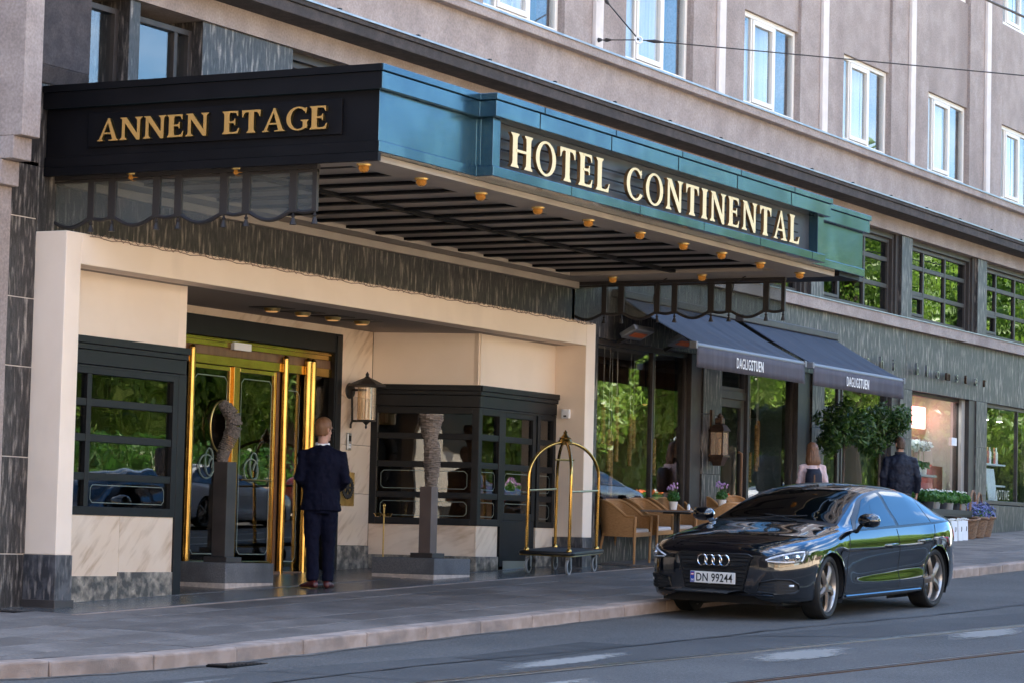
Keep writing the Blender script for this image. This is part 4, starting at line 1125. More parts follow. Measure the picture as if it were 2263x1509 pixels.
def sign(txt, org, d, x0, x1, z0, cap, y_back, y_front, parent, mats, sx=1.0, space=0.62, slant=0.0):
    ws = [glyph(c)[2]*cap*sx if c != ' ' else space*cap*sx for c in txt]
    gap = (x1-x0-sum(ws))/(len(txt)-1)
    x = x0
    for c, w in zip(txt, ws):
        if c != ' ':
            P_, R_, _ = glyph(c)
            mb = MB(org, d)
            k = 0
            for poly in P_:
                yf = y_front-0.0012*k; k += 1
                q = [(x+a*cap*sx, z0+b*cap) for a, b in poly]
                n = len(q); b0 = len(mb.v)
                vs = [(a, yf, b) for a, b in q]+[(a, y_back, b) for a, b in q]
                mb.cur = 0; mb.add(vs, [tuple(range(n))])
                mb.cur = 1
                mb.f += [[b0+i, b0+n+i, b0+n+(i+1) % n, b0+(i+1) % n] for i in range(n)]; mb.mi += [1]*n
            for rg in R_:
                yf = y_front-0.0012*k; k += 1
                for (o0, i0), (o1, i1) in zip(rg[:-1], rg[1:]):
                    def q(p, yy): return (x+p[0]*cap*sx, yy, z0+p[1]*cap)
                    mb.cur = 0; mb.add([q(o0, yf), q(o1, yf), q(i1, yf), q(i0, yf)], [(0, 1, 2, 3)])
                    mb.cur = 1; mb.add([q(o0, yf), q(o1, yf), q(o1, y_back), q(o0, y_back)], [(0, 1, 2, 3)])
                    mb.add([q(i0, yf), q(i1, yf), q(i1, y_back), q(i0, y_back)], [(0, 1, 2, 3)])
            mb.build('letter', mats, parent)
        x += w+gap
hs = thing('hotel_sign', 'HOTEL CONTINENTAL in raised cream and gold serif letters on the canopy front', 'sign')
sign('HOTEL CONTINENTAL', (0, 0), (1, 0), 2.30, 9.66, 4.345, 0.335, -3.875, -3.912, hs, ['letter_face', 'letter_side'], sx=1.50, space=0.50)
es = thing('end_sign', 'ANNEN ETAGE in gold serif letters on the black end of the canopy', 'sign')
sign('ANNEN ETAGE', (0.0, 0.0), (0, -1), 0.655, 3.235, 4.425, 0.212, 0.068, 0.034, es, ['letter_gold', 'brass_old'], sx=1.42, space=0.42)
# ---- soffit
def bx(name, mat, *a, bevel=0.0): return MB().box(*a).build(name, mat, canopy, bevel=bevel)
bx('soffit_panel', 'soffit_panel', 0.5, 10.62, -3.22, -0.34, 4.188, 4.199)
bx('soffit_border', 'soffit_border', 0.12, 11.50, -3.64, -3.22, 4.14, 4.199, bevel=0.004)
bx('soffit_border', 'soffit_border', 10.62, 11.50, -3.22, -0.02, 4.142, 4.199, bevel=0.004)
bx('soffit_border', 'soffit_border', 0.12, 10.62, -0.34, -0.02, 4.144, 4.199, bevel=0.004)
bx('soffit_border', 'soffit_border', 0.12, 0.5, -3.22, -0.34, 4.143, 4.199, bevel=0.004)
bx('soffit_end', 'fascia_black', 11.505, 12.20, -3.70, -0.02, 4.15, 4.199)
bx('wall_moulding', 'soffit_border', 0.30, 11.40, -0.09, -0.003, 4.05, 4.138, bevel=0.01)
for k in range(16):
    x = 0.66+0.64*k
    bx('soffit_bar', 'louvre', x-0.05, x+0.05, -3.22, -0.34, 4.158, 4.187)
bx('soffit_beam', 'louvre', 0.5, 10.62, -1.84, -1.76, 4.148, 4.186)
# ---- bulbs
bx0 = None
for x, y in [(0.412, -3.40), (1.45, -3.41), (2.62, -3.41), (3.84, -3.41), (5.0, -3.41), (6.25, -3.42), (7.4, -3.42), (8.45, -3.43), (9.65, -3.41), (10.93, -3.40), (10.9, -0.82), (10.9, -2.08), (0.30, -2.1), (0.30, -0.9)]:
    if bx0 is None:
        b0 = MB().lathe([(0.0, -0.078), (0.036, -0.068), (0.052, -0.045), (0.05, -0.02), (0.03, 0.0)], n=14).build('bulb', 'bulb_glow', canopy, smooth=True)
        r0 = MB().lathe([(0.066, -0.016), (0.07, 0.0)], n=14).build('bulb_ring', 'brass_old', b0, smooth=True)
        bx0 = b0; c = b0
    else: c = copy_tree(bx0, canopy)
    c.location = (x, y, 4.140)
# ---- glazed valances with scalloped lower edge and tassels
def valance(X, lab):
    v = thing('glass_valance', lab, 'valance', (X, 0, 0), group='glazed valances under the canopy')
    cells = [(0.04, -0.395), (-0.465, -0.635), (-0.72, -1.155), (-1.235, -1.405), (-1.485, -1.92), (-2.005, -2.17), (-2.255, -2.69), (-2.77, -2.94)]
    zt = 4.10; zb = 3.715
    tp = MB().box(-0.03, 0.03, -2.995, 0.06, zt, 4.143); tp.build('top_rail', 'iron', v)
    MB().box(-0.022, 0.022, -2.99, 0.06, zt-0.03, zt-0.008).build('middle_rail', 'iron', v)
    pb = MB()
    edges = []
    for a, b in cells:
        w = a-b; sag = 0.075 if w > 0.3 else 0.012
        n = 12
        bot = [(a-w*i/n, zb-sag*math.sin(math.pi*i/n)) for i in range(n+1)]
        poly = bot+[(b, zt-0.03), (a, zt-0.03)]
        g = MB(); g.prism(poly, -0.004, 0.004, 'x'); g.build('pane', 'pane_ribbed', v)
        MB().tube([(0, y+0.0, z) for y, z in [(a+0.035, zb+0.004)]+bot+[(b-0.035, zb+0.004)]], (0.02), 6).build('scallop', 'iron', v, smooth=True)
    ends = [(0.04, 0.0)]+[((cells[i][1]+cells[i+1][0])/2, cells[i][1]-cells[i+1][0]) for i in range(7)]+[(-2.965, 0.05)]
    for y, w in ends[1:]:
        MB().box(-0.02, 0.02, y-w/2, y+w/2, zb-0.01, zt).build('post', 'iron', v, bevel=0.003)
        if y < -0.3:
            t = MB().lathe([(0.006, zb), (0.010, zb-0.03), (0.022, zb-0.045), (0.012, zb-0.06), (0.018, zb-0.075), (0.034, zb-0.125), (0.0, zb-0.127)][::-1], (0, y, 0), n=8)
            t.build('tassel', 'iron', v, smooth=True)
    return v
valance(0.284, 'ribbed glass valance with tassels under the lettered left end of the canopy')
valance(11.46, 'ribbed glass valance with tassels under the far right end of the canopy')
# thin stay rods
for k, (a, b) in enumerate((((11.2, -2.55, 4.14), (11.52, -2.2, 3.85)), ((11.2, -1.45, 4.14), (11.52, -1.1, 3.85)))):
    MB().tube([a, ((a[0]+b[0])/2, (a[1]+b[1])/2+0.05, 4.08), b], 0.008, 5).build('stay_rod', 'iron', canopy)

# ================================================================== awnings
def awning(x0, x1, lab, tz=4.085, yf=-1.232, zf=3.385):
    a = thing('awning', lab, 'awning', (0, 0, 0), group='cafe awnings')
    n = 26; v = []; m_ = 9
    for i in range(n+1):
        x = x0+(x1-x0)*i/n
        for j in range(m_+1):
            t = j/m_
            z = tz-0.03+(zf+0.03-tz+0.03)*t-0.02*math.sin(math.pi*t)+0.006*math.cos(i/n*12*math.pi)*t
            v.append((x, -0.10+(yf+0.10)*t, z))
    f = [(i*(m_+1)+j, i*(m_+1)+j+1, (i+1)*(m_+1)+j+1, (i+1)*(m_+1)+j) for i in range(n) for j in range(m_)]
    mb = MB(); mb.add(v, f)
    c = mb.build('canopy_cloth', 'awning_top', a, smooth=True)
    s = c.modifiers.new('s', 'SOLIDIFY'); s.thickness = 0.006
    st = MB()
    for i in range(1, 5):
        x = x0+(x1-x0)*i/5
        st.add([(x-0.012, -0.10, tz+0.004-0.03), (x+0.012, -0.10, tz+0.004-0.03), (x+0.012, yf, zf+0.038), (x-0.012, yf, zf+0.038)], [(0, 1, 2, 3)])
    st.build('cloth_seam', 'awning_valance', a)
    MB().tube([(x0, yf-0.01, zf), (x1, yf-0.01, zf)], 0.038, 10).build('front_bar', 'alu', a, smooth=True)
    MB().box(x0-0.03, x1+0.03, -0.16, -0.01, tz-0.05, tz+0.06).build('cassette', 'frame_brown', a, bevel=0.015)
    for x in (x0-0.02, x1+0.02): MB().box(x-0.03, x+0.03, yf-0.06, yf+0.05, zf-0.05, zf+0.045).build('end_cap', 'alu', a, bevel=0.01)
    for s_, x in ((1, x0+0.15), (-1, x1-0.15)):
        MB().tube([(x, -0.1, tz-0.10), (x+s_*0.8, -0.62, (tz+zf)/2-0.12), (x+s_*0.06, yf+0.03, zf-0.03)], 0.022, 6).build('folding_arm', 'iron', a)
    n = 40; v = []
    for i in range(n+1):
        x = x0+(x1-x0)*i/n
        w = 0.010*math.sin(i*0.9)+0.006*math.sin(i*2.1)
        for j in range(4):
            t = j/3
            v.append((x, yf-0.045+w*t, zf-0.02-0.272*t))
    mb = MB(); mb.add(v, [(i*4+j, i*4+j+1, (i+1)*4+j+1, (i+1)*4+j) for i in range(n) for j in range(3)])
    c = mb.build('valance_cloth', 'awning_valance', a, smooth=True)
    s = c.modifiers.new('s', 'SOLIDIFY'); s.thickness = 0.004
    xs = x0+1.28
    me = text_mesh('DAGLIG', 0.205, 0.002, 0.60, 0.0, spacing=1.16); set_front(me, stand(xs, yf-0.066, zf-0.225)); w1 = max(v_.co.x for v_ in me.vertices)
    link('lettering', me, 'print_white', a)
    me = text_mesh('STUEN', 0.205, 0.002, 0.62, 0.003, spacing=1.2); set_front(me, stand(w1+0.02, yf-0.066, zf-0.225))
    link('lettering', me, 'print_white', a)
    return a
awning(12.56, 16.36, 'blue grey awning lettered DAGLIGSTUEN, the one nearer the portal')
awning(16.70, 20.50, 'blue grey awning lettered DAGLIGSTUEN, the one nearer the flower shop')
for x, w in ((12.75, 'beside the beige portal'), (14.25, 'under the middle of the first awning')):
    h = thing('heater', 'slim infrared terrace heater %s' % w, 'heater', (x, -0.30, 3.56), group='terrace heaters')
    h.rotation_euler = (math.radians(-28), 0, 0)
    MB().box(-0.30, 0.30, -0.13, 0.13, -0.03, 0.05).build('housing', 'alu', h, bevel=0.02)
    MB().box(-0.20, 0.20, -0.05, 0.05, -0.036, -0.031).build('element', 'heater_glow', h)
    MB().box(-0.05, 0.05, 0.10, 0.30, 0.0, 0.05).build('bracket', 'iron', h)
# flower shop lettering on the stone
ss = thing('shop_sign', 'small metal letters reading shi blomster on the grey stone over the flower shop', 'sign')
def spaced(txt, x0, x1, z, size):
    n = len(txt)
    for i, ch in enumerate(txt):
        me = text_mesh(ch, size, 0.022, 0.95, -0.004)
        set_front(me, stand(x0+(x1-x0)*i/(n-1), -0.06, z))
        link('letter', me, 'copper_lamp' if ch in 'mtr' else 'steel', ss)
spaced('shi', 22.02, 23.28, 3.735, 0.30)
spaced('blomster', 24.40, 28.05, 3.735, 0.30)
# ================================================================== wall lanterns, plaque, intercom
ln = thing('wall_lantern', 'dark iron lantern with ribbed glass on a bracket, on the marble beside the door', 'lantern', (8.03, 1.352, 0))
L0 = (0, -0.25)
MB().lathe([(0.10, 0.0), (0.085, -0.03), (0.0, -0.035)], (0, 0, 2.52), n=18, ax='y').build('wall_plate', 'iron', ln, smooth=True)
MB().tube([(0, -0.03, 2.53), (0, -0.25, 2.53)], 0.014, 8).build('arm', 'iron', ln)
MB().tube([(0, -0.035, 2.53), (0, -0.05, 2.15), (0, -0.03, 2.11), (0, -0.03, 2.06)], 0.014, 8).build('arm', 'iron', ln)
MB().tube([(0, -0.05, 2.15), (0, -0.34, 2.15)], 0.014, 8).build('arm', 'iron', ln)
MB().lathe([(0.235, 2.572), (0.225, 2.595), (0.10, 2.655), (0.04, 2.68), (0.02, 2.70), (0.022, 2.725), (0.0, 2.76)], (0, -0.25, 0), n=6).build('roof', 'iron', ln)
n = 40
rings = []
for z in (2.16, 2.56):
    rings.append([((0.108+0.006*(k % 2))*math.cos(2*math.pi*k/n), -0.25+(0.108+0.006*(k % 2))*math.sin(2*math.pi*k/n), z) for k in range(n)])
MB().loft(rings, False).build('glass_shade', 'pane_lamp', ln)
MB().lathe([(0.12, 2.145), (0.125, 2.16), (0.06, 2.165)], (0, -0.25, 0), n=18).build('base_ring', 'iron', ln)
MB().lathe([(0.0, 2.05), (0.016, 2.07), (0.01, 2.10), (0.05, 2.14)], (0, -0.25, 0), n=8).build('finial', 'iron', ln)
MB().lathe([(0.018, 2.18), (0.022, 2.40), (0.0, 2.43)], (0, -0.25, 0), n=8).build('candle', 'paper', ln)
lb = thing('wall_lantern', 'square copper lantern with small glass panes on the stone pier by the cafe door', 'lantern', (15.93, 0.0, 0))
y0, y1, hw = -0.34, -0.04, 0.15
MB().box(-0.06, 0.06, -0.05, 0.0, 1.8, 2.75).build('back_plate', 'copper_lamp', lb)
MB().hexa([(-0.19, -0.38, 2.36), (0.19, -0.38, 2.36), (0.19, -0.02, 2.36), (-0.19, -0.02, 2.36)], [(-0.10, -0.30, 2.48), (0.10, -0.30, 2.48), (0.10, -0.10, 2.48), (-0.10, -0.10, 2.48)]).build('roof', 'copper_lamp', lb, bevel=0.006)
MB().box(-0.085, 0.085, -0.285, -0.115, 2.48, 2.60).build('chimney', 'copper_lamp', lb, bevel=0.02)
MB().lathe([(0.05, 2.60), (0.06, 2.63), (0.03, 2.67), (0.0, 2.70)], (0, -0.2, 0), n=10).build('finial', 'copper_lamp', lb)
fr = MB()
for x in (-hw, hw-0.025):
    for y in (y0, y1-0.025): fr.box(x, x+0.025, y, y+0.025, 1.92, 2.36)
fr.box(-hw-0.02, hw+0.02, y0-0.02, y1+0.02, 1.88, 1.92); fr.box(-hw, hw, y0, y0+0.02, 2.33, 2.36); fr.box(-hw, -hw+0.02, y0, y1, 2.33, 2.36)
fr.build('cage', 'copper_lamp', lb, bevel=0.003)
MB().hexa([(-0.09, -0.27, 1.72), (0.09, -0.27, 1.72), (0.09, -0.09, 1.72), (-0.09, -0.09, 1.72)], [(-0.15, -0.34, 1.88), (0.15, -0.34, 1.88), (0.15, -0.04, 1.88), (-0.15, -0.04, 1.88)]).build('bowl', 'copper_lamp', lb, bevel=0.006)
MB().box(-hw+0.025, hw-0.025, y0+0.008, y0+0.012, 1.92, 2.34).build('pane', 'pane_lamp', lb)
MB().box(-hw+0.008, -hw+0.012, y0+0.025, y1-0.025, 1.92, 2.34).build('pane', 'pane_lamp', lb)
MB().box(hw-0.012, hw-0.008, y0+0.025, y1-0.025, 1.92, 2.34).build('pane', 'pane_lamp', lb)
MB().lathe([(0.03, 1.93), (0.035, 2.2), (0.0, 2.24)], (0, -0.2, 0), n=10).build('candle', 'paper', lb)
lb.scale = (0.70, 0.70, 0.79); lb.location.z = 0.52
pl = thing('wall_plaque', 'square brass plaque with a dark cogwheel emblem on the marble', 'plaque', (8.02, 1.352, 0))
MB().box(-0.165, 0.165, -0.014, 0.0, 1.105, 1.52).build('plate', 'brass_old', pl, bevel=0.003)
gp = []
for k in range(48):
    a = 2*math.pi*k/48; r = 0.145 if (k//1) % 2 == 0 else 0.125
    gp.append((r*math.cos(a), 1.33+r*math.sin(a)))
g = MB()
for k in range(48):
    a, b = gp[k], gp[(k+1) % 48]
    ca = (0.085*math.cos(2*math.pi*k/48), 1.33+0.085*math.sin(2*math.pi*k/48)); cb = (0.085*math.cos(2*math.pi*(k+1)/48), 1.33+0.085*math.sin(2*math.pi*(k+1)/48))
    g.hexa([(a[0], -0.026, a[1]), (b[0], -0.026, b[1]), (cb[0], -0.026, cb[1]), (ca[0], -0.026, ca[1])], [(a[0], -0.0145, a[1]), (b[0], -0.0145, b[1]), (cb[0], -0.0145, cb[1]), (ca[0], -0.0145, ca[1])])
for k in range(6):
    a = k*math.pi/3
    g.tube([(0.02*math.cos(a), -0.02, 1.33+0.02*math.sin(a)), (0.09*math.cos(a), -0.02, 1.33+0.09*math.sin(a))], 0.012, 5)
g.lathe([(0.03, -0.028), (0.03, -0.015)], (0, 0, 1.33), n=12, ax='y')
g.build('cogwheel', 'iron', pl)
for x in (-0.15, 0.15):
    for z in (1.12, 1.505): MB().ball((x, -0.015, z), 0.007, n=8, m=4).build('screw', 'brass', pl)
ic = thing('intercom', 'slim grey intercom box on the marble below the iron lantern', 'intercom', (8.02, 1.352, 0))
MB().box(-0.045, 0.045, -0.03, 0, 1.79, 2.0).build('housing', 'steel', ic, bevel=0.008)
MB().box(-0.03, 0.03, -0.034, -0.031, 1.90, 1.97).build('screen', 'print_black', ic)
for z in (1.82, 1.85): MB().box(-0.025, 0.025, -0.034, -0.031, z, z+0.018).build('button', 'paper', ic)
sx = thing('alarm_box', 'small white alarm box on the inner side of the beige portal', 'box', (11.088, -0.10, 2.39))
MB().box(-0.05, 0.0, -0.06, 0.06, -0.06, 0.06).build('case', 'paper', sx, bevel=0.012)
MB().box(-0.054, -0.05, -0.02, 0.02, -0.04, -0.02).build('grille', 'iron', sx)
# ================================================================== overhead wires
sw = thing('span_wire', 'thin steel span wire with a white insulator ring, anchored to the upper facade', 'wire', (0, 0, 0))
A1, A2, RG = (11.85, -0.07, 7.44), (11.90, -0.07, 8.05), (11.149, -1.0, 7.264)
MB().lathe([(0.035, 0.0), (0.02, -0.05), (0.0, -0.06)], (11.85, -0.055, 7.44), n=8, ax='y').build('wall_anchor', 'iron', sw)
MB().lathe([(0.035, 0.0), (0.02, -0.05), (0.0, -0.06)], (11.90, -0.055, 8.05), n=8, ax='y').build('wall_anchor', 'iron', sw)
def lerp(a, b, t): return tuple(a[i]+(b[i]-a[i])*t for i in range(3))
MB().tube([A1, RG], 0.008, 5).build('cable', 'iron', sw)
MB().tube([A2, RG], 0.010, 5).build('cable', 'iron', sw)
MB().tube([lerp(A1, RG, 0.12), lerp(A1, RG, 0.2), lerp(A1, RG, 0.3)], [0.012, 0.03, 0.012], 6).build('tensioner', 'iron', sw)
MB().tube([lerp(A2, RG, 0.08), lerp(A2, RG, 0.14), lerp(A2, RG, 0.2)], [0.012, 0.028, 0.012], 6).build('tensioner', 'iron', sw)
ring = [(RG[0]+0.045*math.cos(a)*0.7, RG[1]-0.045*math.cos(a)*0.7, RG[2]+0.045*math.sin(a)) for a in np.linspace(0, 2*math.pi, 16, endpoint=False)]
MB().tube(ring, 0.013, 6, closed=True).build('insulator_ring', 'paper', sw)
E2 = (11.149+(14.862-11.149)*3.2, -1-4*3.2, 7.264+(7.154-7.264)*3.2)
MB().tube([lerp(RG, E2, t) for t in np.linspace(0.003, 1, 12)], 0.0085, 5).build('cable', 'iron', sw)
MB().tube([lerp(RG, E2, 0.006), lerp(RG, E2, 0.012), lerp(RG, E2, 0.02)], [0.012, 0.026, 0.010], 6).build('tensioner', 'iron', sw)
cwv = thing('contact_wire', 'thick black tram contact wire crossing the upper right corner', 'wire', (0, 0, 0))
c0, c1 = Vector((7.297, -7, 6.672)), Vector((8.607, -7, 6.716))
dd = (c1-c0).normalized()
MB().tube([tuple(c0+dd*s) for s in np.linspace(-30, 40, 6)], 0.014, 6).build('conductor', 'iron', cwv)
# ================================================================== across the street (mirrored in the glass and the paint)
def fz_(x, y): return gz(x, y)+0.055*min(max(0.0, -17.6-y), 30.0)
fp = struct(sheet('far_pavement', [-90, -30, -10, 0, 10, 20, 30, 42, 60, 100, 260], [-130, -110, -60, -47.6, -30, -17.6], 0.0, 'far_paving', fz_))
struct(MB().box(-90, -30, -17.62, -17.3, -2, gz(-30, -17)).build('far_kerb', 'kerb_granite'))
sp_ = struct(sheet('side_pavement', [-90, -40, -30, -14], [-2, 2, 10, 60], 0.0, 'far_paving'))
rs = np.random.RandomState(3)
def leaf_cloud(n, centres, size, seed=0, flat=0.6):
    """quads scattered through lobes; returns verts, faces"""
    r = np.random.RandomState(seed)
    V = []; F = []
    tot = sum(c[3]**2 for c in centres)
    for cx, cy, cz, rad, sq in centres:
        m = int(n*rad**2/tot)
        d = r.normal(size=(m, 3)); d /= np.linalg.norm(d, axis=1)[:, None]
        rr = rad*(0.45+0.55*r.rand(m)**0.5)*(0.85+0.3*r.rand(m))
        p = d*rr[:, None]; p[:, 2] *= sq
        p += np.array([cx, cy, cz])
        nn = d+r.normal(size=(m, 3))*0.7; nn[:, 2] += 0.35; nn /= np.linalg.norm(nn, axis=1)[:, None]
        a = np.cross(nn, r.normal(size=(m, 3))); a /= np.linalg.norm(a, axis=1)[:, None]
        b = np.cross(nn, a)
        s = size*(0.6+0.8*r.rand(m))
        for i in range(m):
            k = len(V)
            A = a[i]*s[i]; Bv = b[i]*s[i]*flat
            V += [p[i]-A, p[i]+Bv-nn[i]*s[i]*0.12, p[i]+A, p[i]-Bv-nn[i]*s[i]*0.12]
            F.append((k, k+1, k+2, k+3))
    return V, F
def make_tree(h, cr, seed, leaf=0.15, n=12000, name='park_tree', mat='leaf'):
    r = np.random.RandomState(seed)
    t = thing(name, 'tree', 'tree')
    tr = MB()
    th = h*0.38
    tr.tube([(0, 0, -0.3), (0.05, 0, th*0.5), (0.0, 0.08, th), (0.1, 0.0, h*0.72)], [0.26*h/12, 0.21*h/12, 0.17*h/12, 0.06], 9)
    cs = []
    for k in range(9):
        a = k*2.4+r.rand(); q = 0.25+0.75*r.rand()
        x, y = cr*0.62*q*math.cos(a), cr*0.62*q*math.sin(a)
        z = h*(0.30+0.57*r.rand())
        tr.tube([(0, 0.04, th*(0.75+0.3*r.rand())), (x*0.45, y*0.45, (th+z)/2), (x, y, z)], [0.09*h/12, 0.06*h/12, 0.02], 6)
        cs.append((x, y, z, cr*(0.36+0.2*r.rand()), 0.8))
    cs.append((0, 0, h*0.84, cr*0.5, 0.85)); cs.append((0, 0, h*0.62, cr*0.6, 0.8))
    tr.build('trunk', 'bark', t, smooth=True)
    V, F = leaf_cloud(n, cs, leaf, seed)
    mb = MB(); mb.add(V, F)
    mb.build('crown', mat, t, fix=False)
    return t
protos = [make_tree(11, 4.2, 11), make_tree(13, 4.6, 12), make_tree(10, 4.6, 13)]
spots = [(22, -33, 0, .8), (31, -30, 2, .85), (40, -34, 0, .72), (47, -31, 2, .70), (54, -29, 0, .78), (61, -33, 1, .80), (67, -28, 2, .95), (74, -31, 0, 1.0), (81, -28, 1, 1.1), (88, -32, 0, 1.25), (95, -28, 1, 1.3), (102, -31, 2, 1.45), (109, -28, 0, 1.35), (116, -32, 1, 1.35), (124, -28, 2, 1.4), (133, -31, 0, 1.4), (142, -28, 1, 1.35), (152, -32, 1, 1.35), (163, -29, 0, 1.4), (70, -42, 1, 1.1), (92, -43, 1, 1.3), (112, -44, 0, 1.4), (50, -41, 0, .8), (58, -43, 1, .8), (65, -44, 2, 1.0), (78, -42, 0, 1.15), (85, -41, 2, 1.25), (99, -42, 0, 1.35), (106, -41, 1, 1.3), (120, -42, 0, 1.35), (129, -41, 2, 1.45), (138, -43, 1, 1.35)]
used = [False]*3
for i, (x, y, p, s) in enumerate(spots):
    if not used[p]: t = protos[p]; used[p] = True
    else: t = copy_tree(protos[p])
    t.location = (x, y, fz_(x, y)); t.rotation_euler = (0, 0, i*1.7); t.scale = (s, s, s)
    t['label'] = 'leafy park tree across the street, mirrored in the hotel windows'; t['group'] = 'park trees across the street'
# flower beds and hedge in front of the trees
def bed(x0, x1, y0, y1, mat, lab, hh=0.28, seed=1, n=1900):
    b = thing('flower_bed', lab, 'flower bed', ((x0+x1)/2, (y0+y1)/2, fz_((x0+x1)/2, (y0+y1)/2)), group='flower beds across the street')
    w, d = (x1-x0)/2, (y1-y0)/2
    MB().box(-w, w, -d, d, -0.2, 0.35).build('stone_edge', 'kerb_granite', b, bevel=0.03)
    r = np.random.RandomState(seed); V = []; F = []
    for i in range(n):
        p = np.array([r.uniform(-w+.1, w-.1), r.uniform(-d+.1, d-.1), 0.35+hh*r.rand()]); k = len(V); s = 0.09
        a = r.normal(size=3); a /= np.linalg.norm(a); c = np.cross(a, r.normal(size=3)); c /= np.linalg.norm(c)
        V += [p-a*s, p+c*s, p+a*s, p-c*s]; F.append((k, k+1, k+2, k+3))
    m = MB(); m.add(V, F); m.build('foliage', 'leaf_mid', b, fix=False)['kind'] = 'stuff'
    V = []; F = []
    for i in range(n//3):
        p = np.array([r.uniform(-w+.1, w-.1), r.uniform(-d+.1, d-.1), 0.4+hh*(0.7+0.45*r.rand())]); k = len(V); s = 0.075
        a = r.normal(size=3); a /= np.linalg.norm(a); c = np.cross(a, r.normal(size=3)); c /= np.linalg.norm(c)
        V += [p-a*s, p+c*s, p+a*s, p-c*s]; F.append((k, k+1, k+2, k+3))
    m = MB(); m.add(V, F); m.build('blossom', mat, b, fix=False)['kind'] = 'stuff'
bed(50, 62, -25.5, -23, 'flower_purple', 'stone edged bed of purple tulips across the street', seed=2)
bed(64, 74, -25.5, -23, 'flower_red', 'stone edged bed of red tulips across the street', seed=3)
bed(76, 92, -25.5, -23, 'flower_purple', 'stone edged bed of lilac flowers farther along the park', seed=4)
bed(30, 48, -26.5, -24, 'leaf_mid', 'low clipped green hedge across the street', hh=1.0, seed=5)
# buildings round the street, sunlit or in shade
def block(name, x0, x1, y0, y1, h, mat, lab, face='y+', nf=5):
    b = thing(name, lab, 'building', ((x0+x1)/2, (y0+y1)/2, gz((x0+x1)/2, -20)), group=None)
    w, d = (x1-x0)/2, (y1-y0)/2
    MB().box(-w, w, -d, d, -3, h).build('wall', mat, b)
    MB().box(-w-0.4, w+0.4, -d-0.4, d+0.4, h, h+0.5).build('cornice', 'plaster_light', b)
    MB().hexa([(-w, -d, h+0.5), (w, -d, h+0.5), (w, d, h+0.5), (-w, d, h+0.5)], [(-w+3, -d+3, h+4), (w-3, -d+3, h+4), (w-3, d-3, h+4), (-w+3, d-3, h+4)]).build('roof', 'roof_slate', b)
    win = None
    for fc in face.split(','):
        L_ = 2*w if fc[0] == 'y' else 2*d
        n = int(L_//3.4)
        for f in range(nf):
            for i in range(n):
                u = -L_/2+(i+0.5)*L_/n; z = 1.2+f*(h-1.0)/nf
                if win is None:
                    win = MB().box(-0.7, 0.7, -0.06, 0.05, 0, 2.1).build('window', 'far_window', b); c = win
                else: c = inst(win, b, (0, 0, 0))
                if fc == 'y+': c.location = (u, d, z); c.rotation_euler = (0, 0, 0)
                elif fc == 'y-': c.location = (u, -d, z)
                elif fc == 'x+': c.location = (w, u, z); c.rotation_euler = (0, 0, math.pi/2)
                else: c.location = (-w, u, z); c.rotation_euler = (0, 0, math.pi/2)
    return b
block('corner_building', -48, -15.5, 1.5, 30, 19, 'plaster_grey', 'grey corner building beyond the side street', 'x+', 4)
block('tan_building', -95, -60, -70, -24, 18, 'tan_facade', 'sunlit tan stone building down the street behind the viewer', 'x+,y+', 4)
block('cream_building', -95, -62, -16, 6, 17, 'cream_facade', 'cream building closing the street behind the viewer', 'x+', 4)
block('theatre_building', -40, 12, -100, -62, 15, 'tan_facade', 'sunlit sandstone theatre building beyond the park', 'y+', 4)
block('far_building', 60, 190, -120, -95, 8, 'cream_facade', 'long pale building far beyond the park trees', 'y+', 3)

# dense shrubs filling in under the trees
def shrub_proto(seed):
    t = thing('park_shrub', 'shrub', 'shrub')
    r = np.random.RandomState(seed); cs = []
    for k in range(8): cs.append((r.uniform(-2.2, 2.2), r.uniform(-0.8, 0.8), r.uniform(0.7, 2.2), r.uniform(0.8, 1.3), 0.9))
    V, F = leaf_cloud(6000, cs, 0.12, seed); m = MB(); m.add(V, F); m.build('foliage', 'leaf', t, fix=False)
    MB().tube([(0, 0, -0.2), (0.1, 0, 0.9), (0.3, 0.1, 1.8)], [0.09, 0.07, 0.03], 6).build('stem', 'bark', t)
    return t
shp = [shrub_proto(61), shrub_proto(62)]
su_ = [False, False]
for k in range(34):
    x = 18+k*4.3; y = -36.5+1.5*math.sin(k*2.2); p = k % 2
    if not su_[p]: t = shp[p]; su_[p] = True
    else: t = copy_tree(shp[p])
    s = 1.0+0.45*abs(math.sin(k*1.3)); t.location = (x, y, fz_(x, y)); t.scale = (1.15, 1, s*1.55); t.rotation_euler = (0, 0, 0.4*math.sin(k))
    t['label'] = 'bushy green shrub at the edge of the park, mirrored in the hotel windows'; t['group'] = 'shrubs across the street'
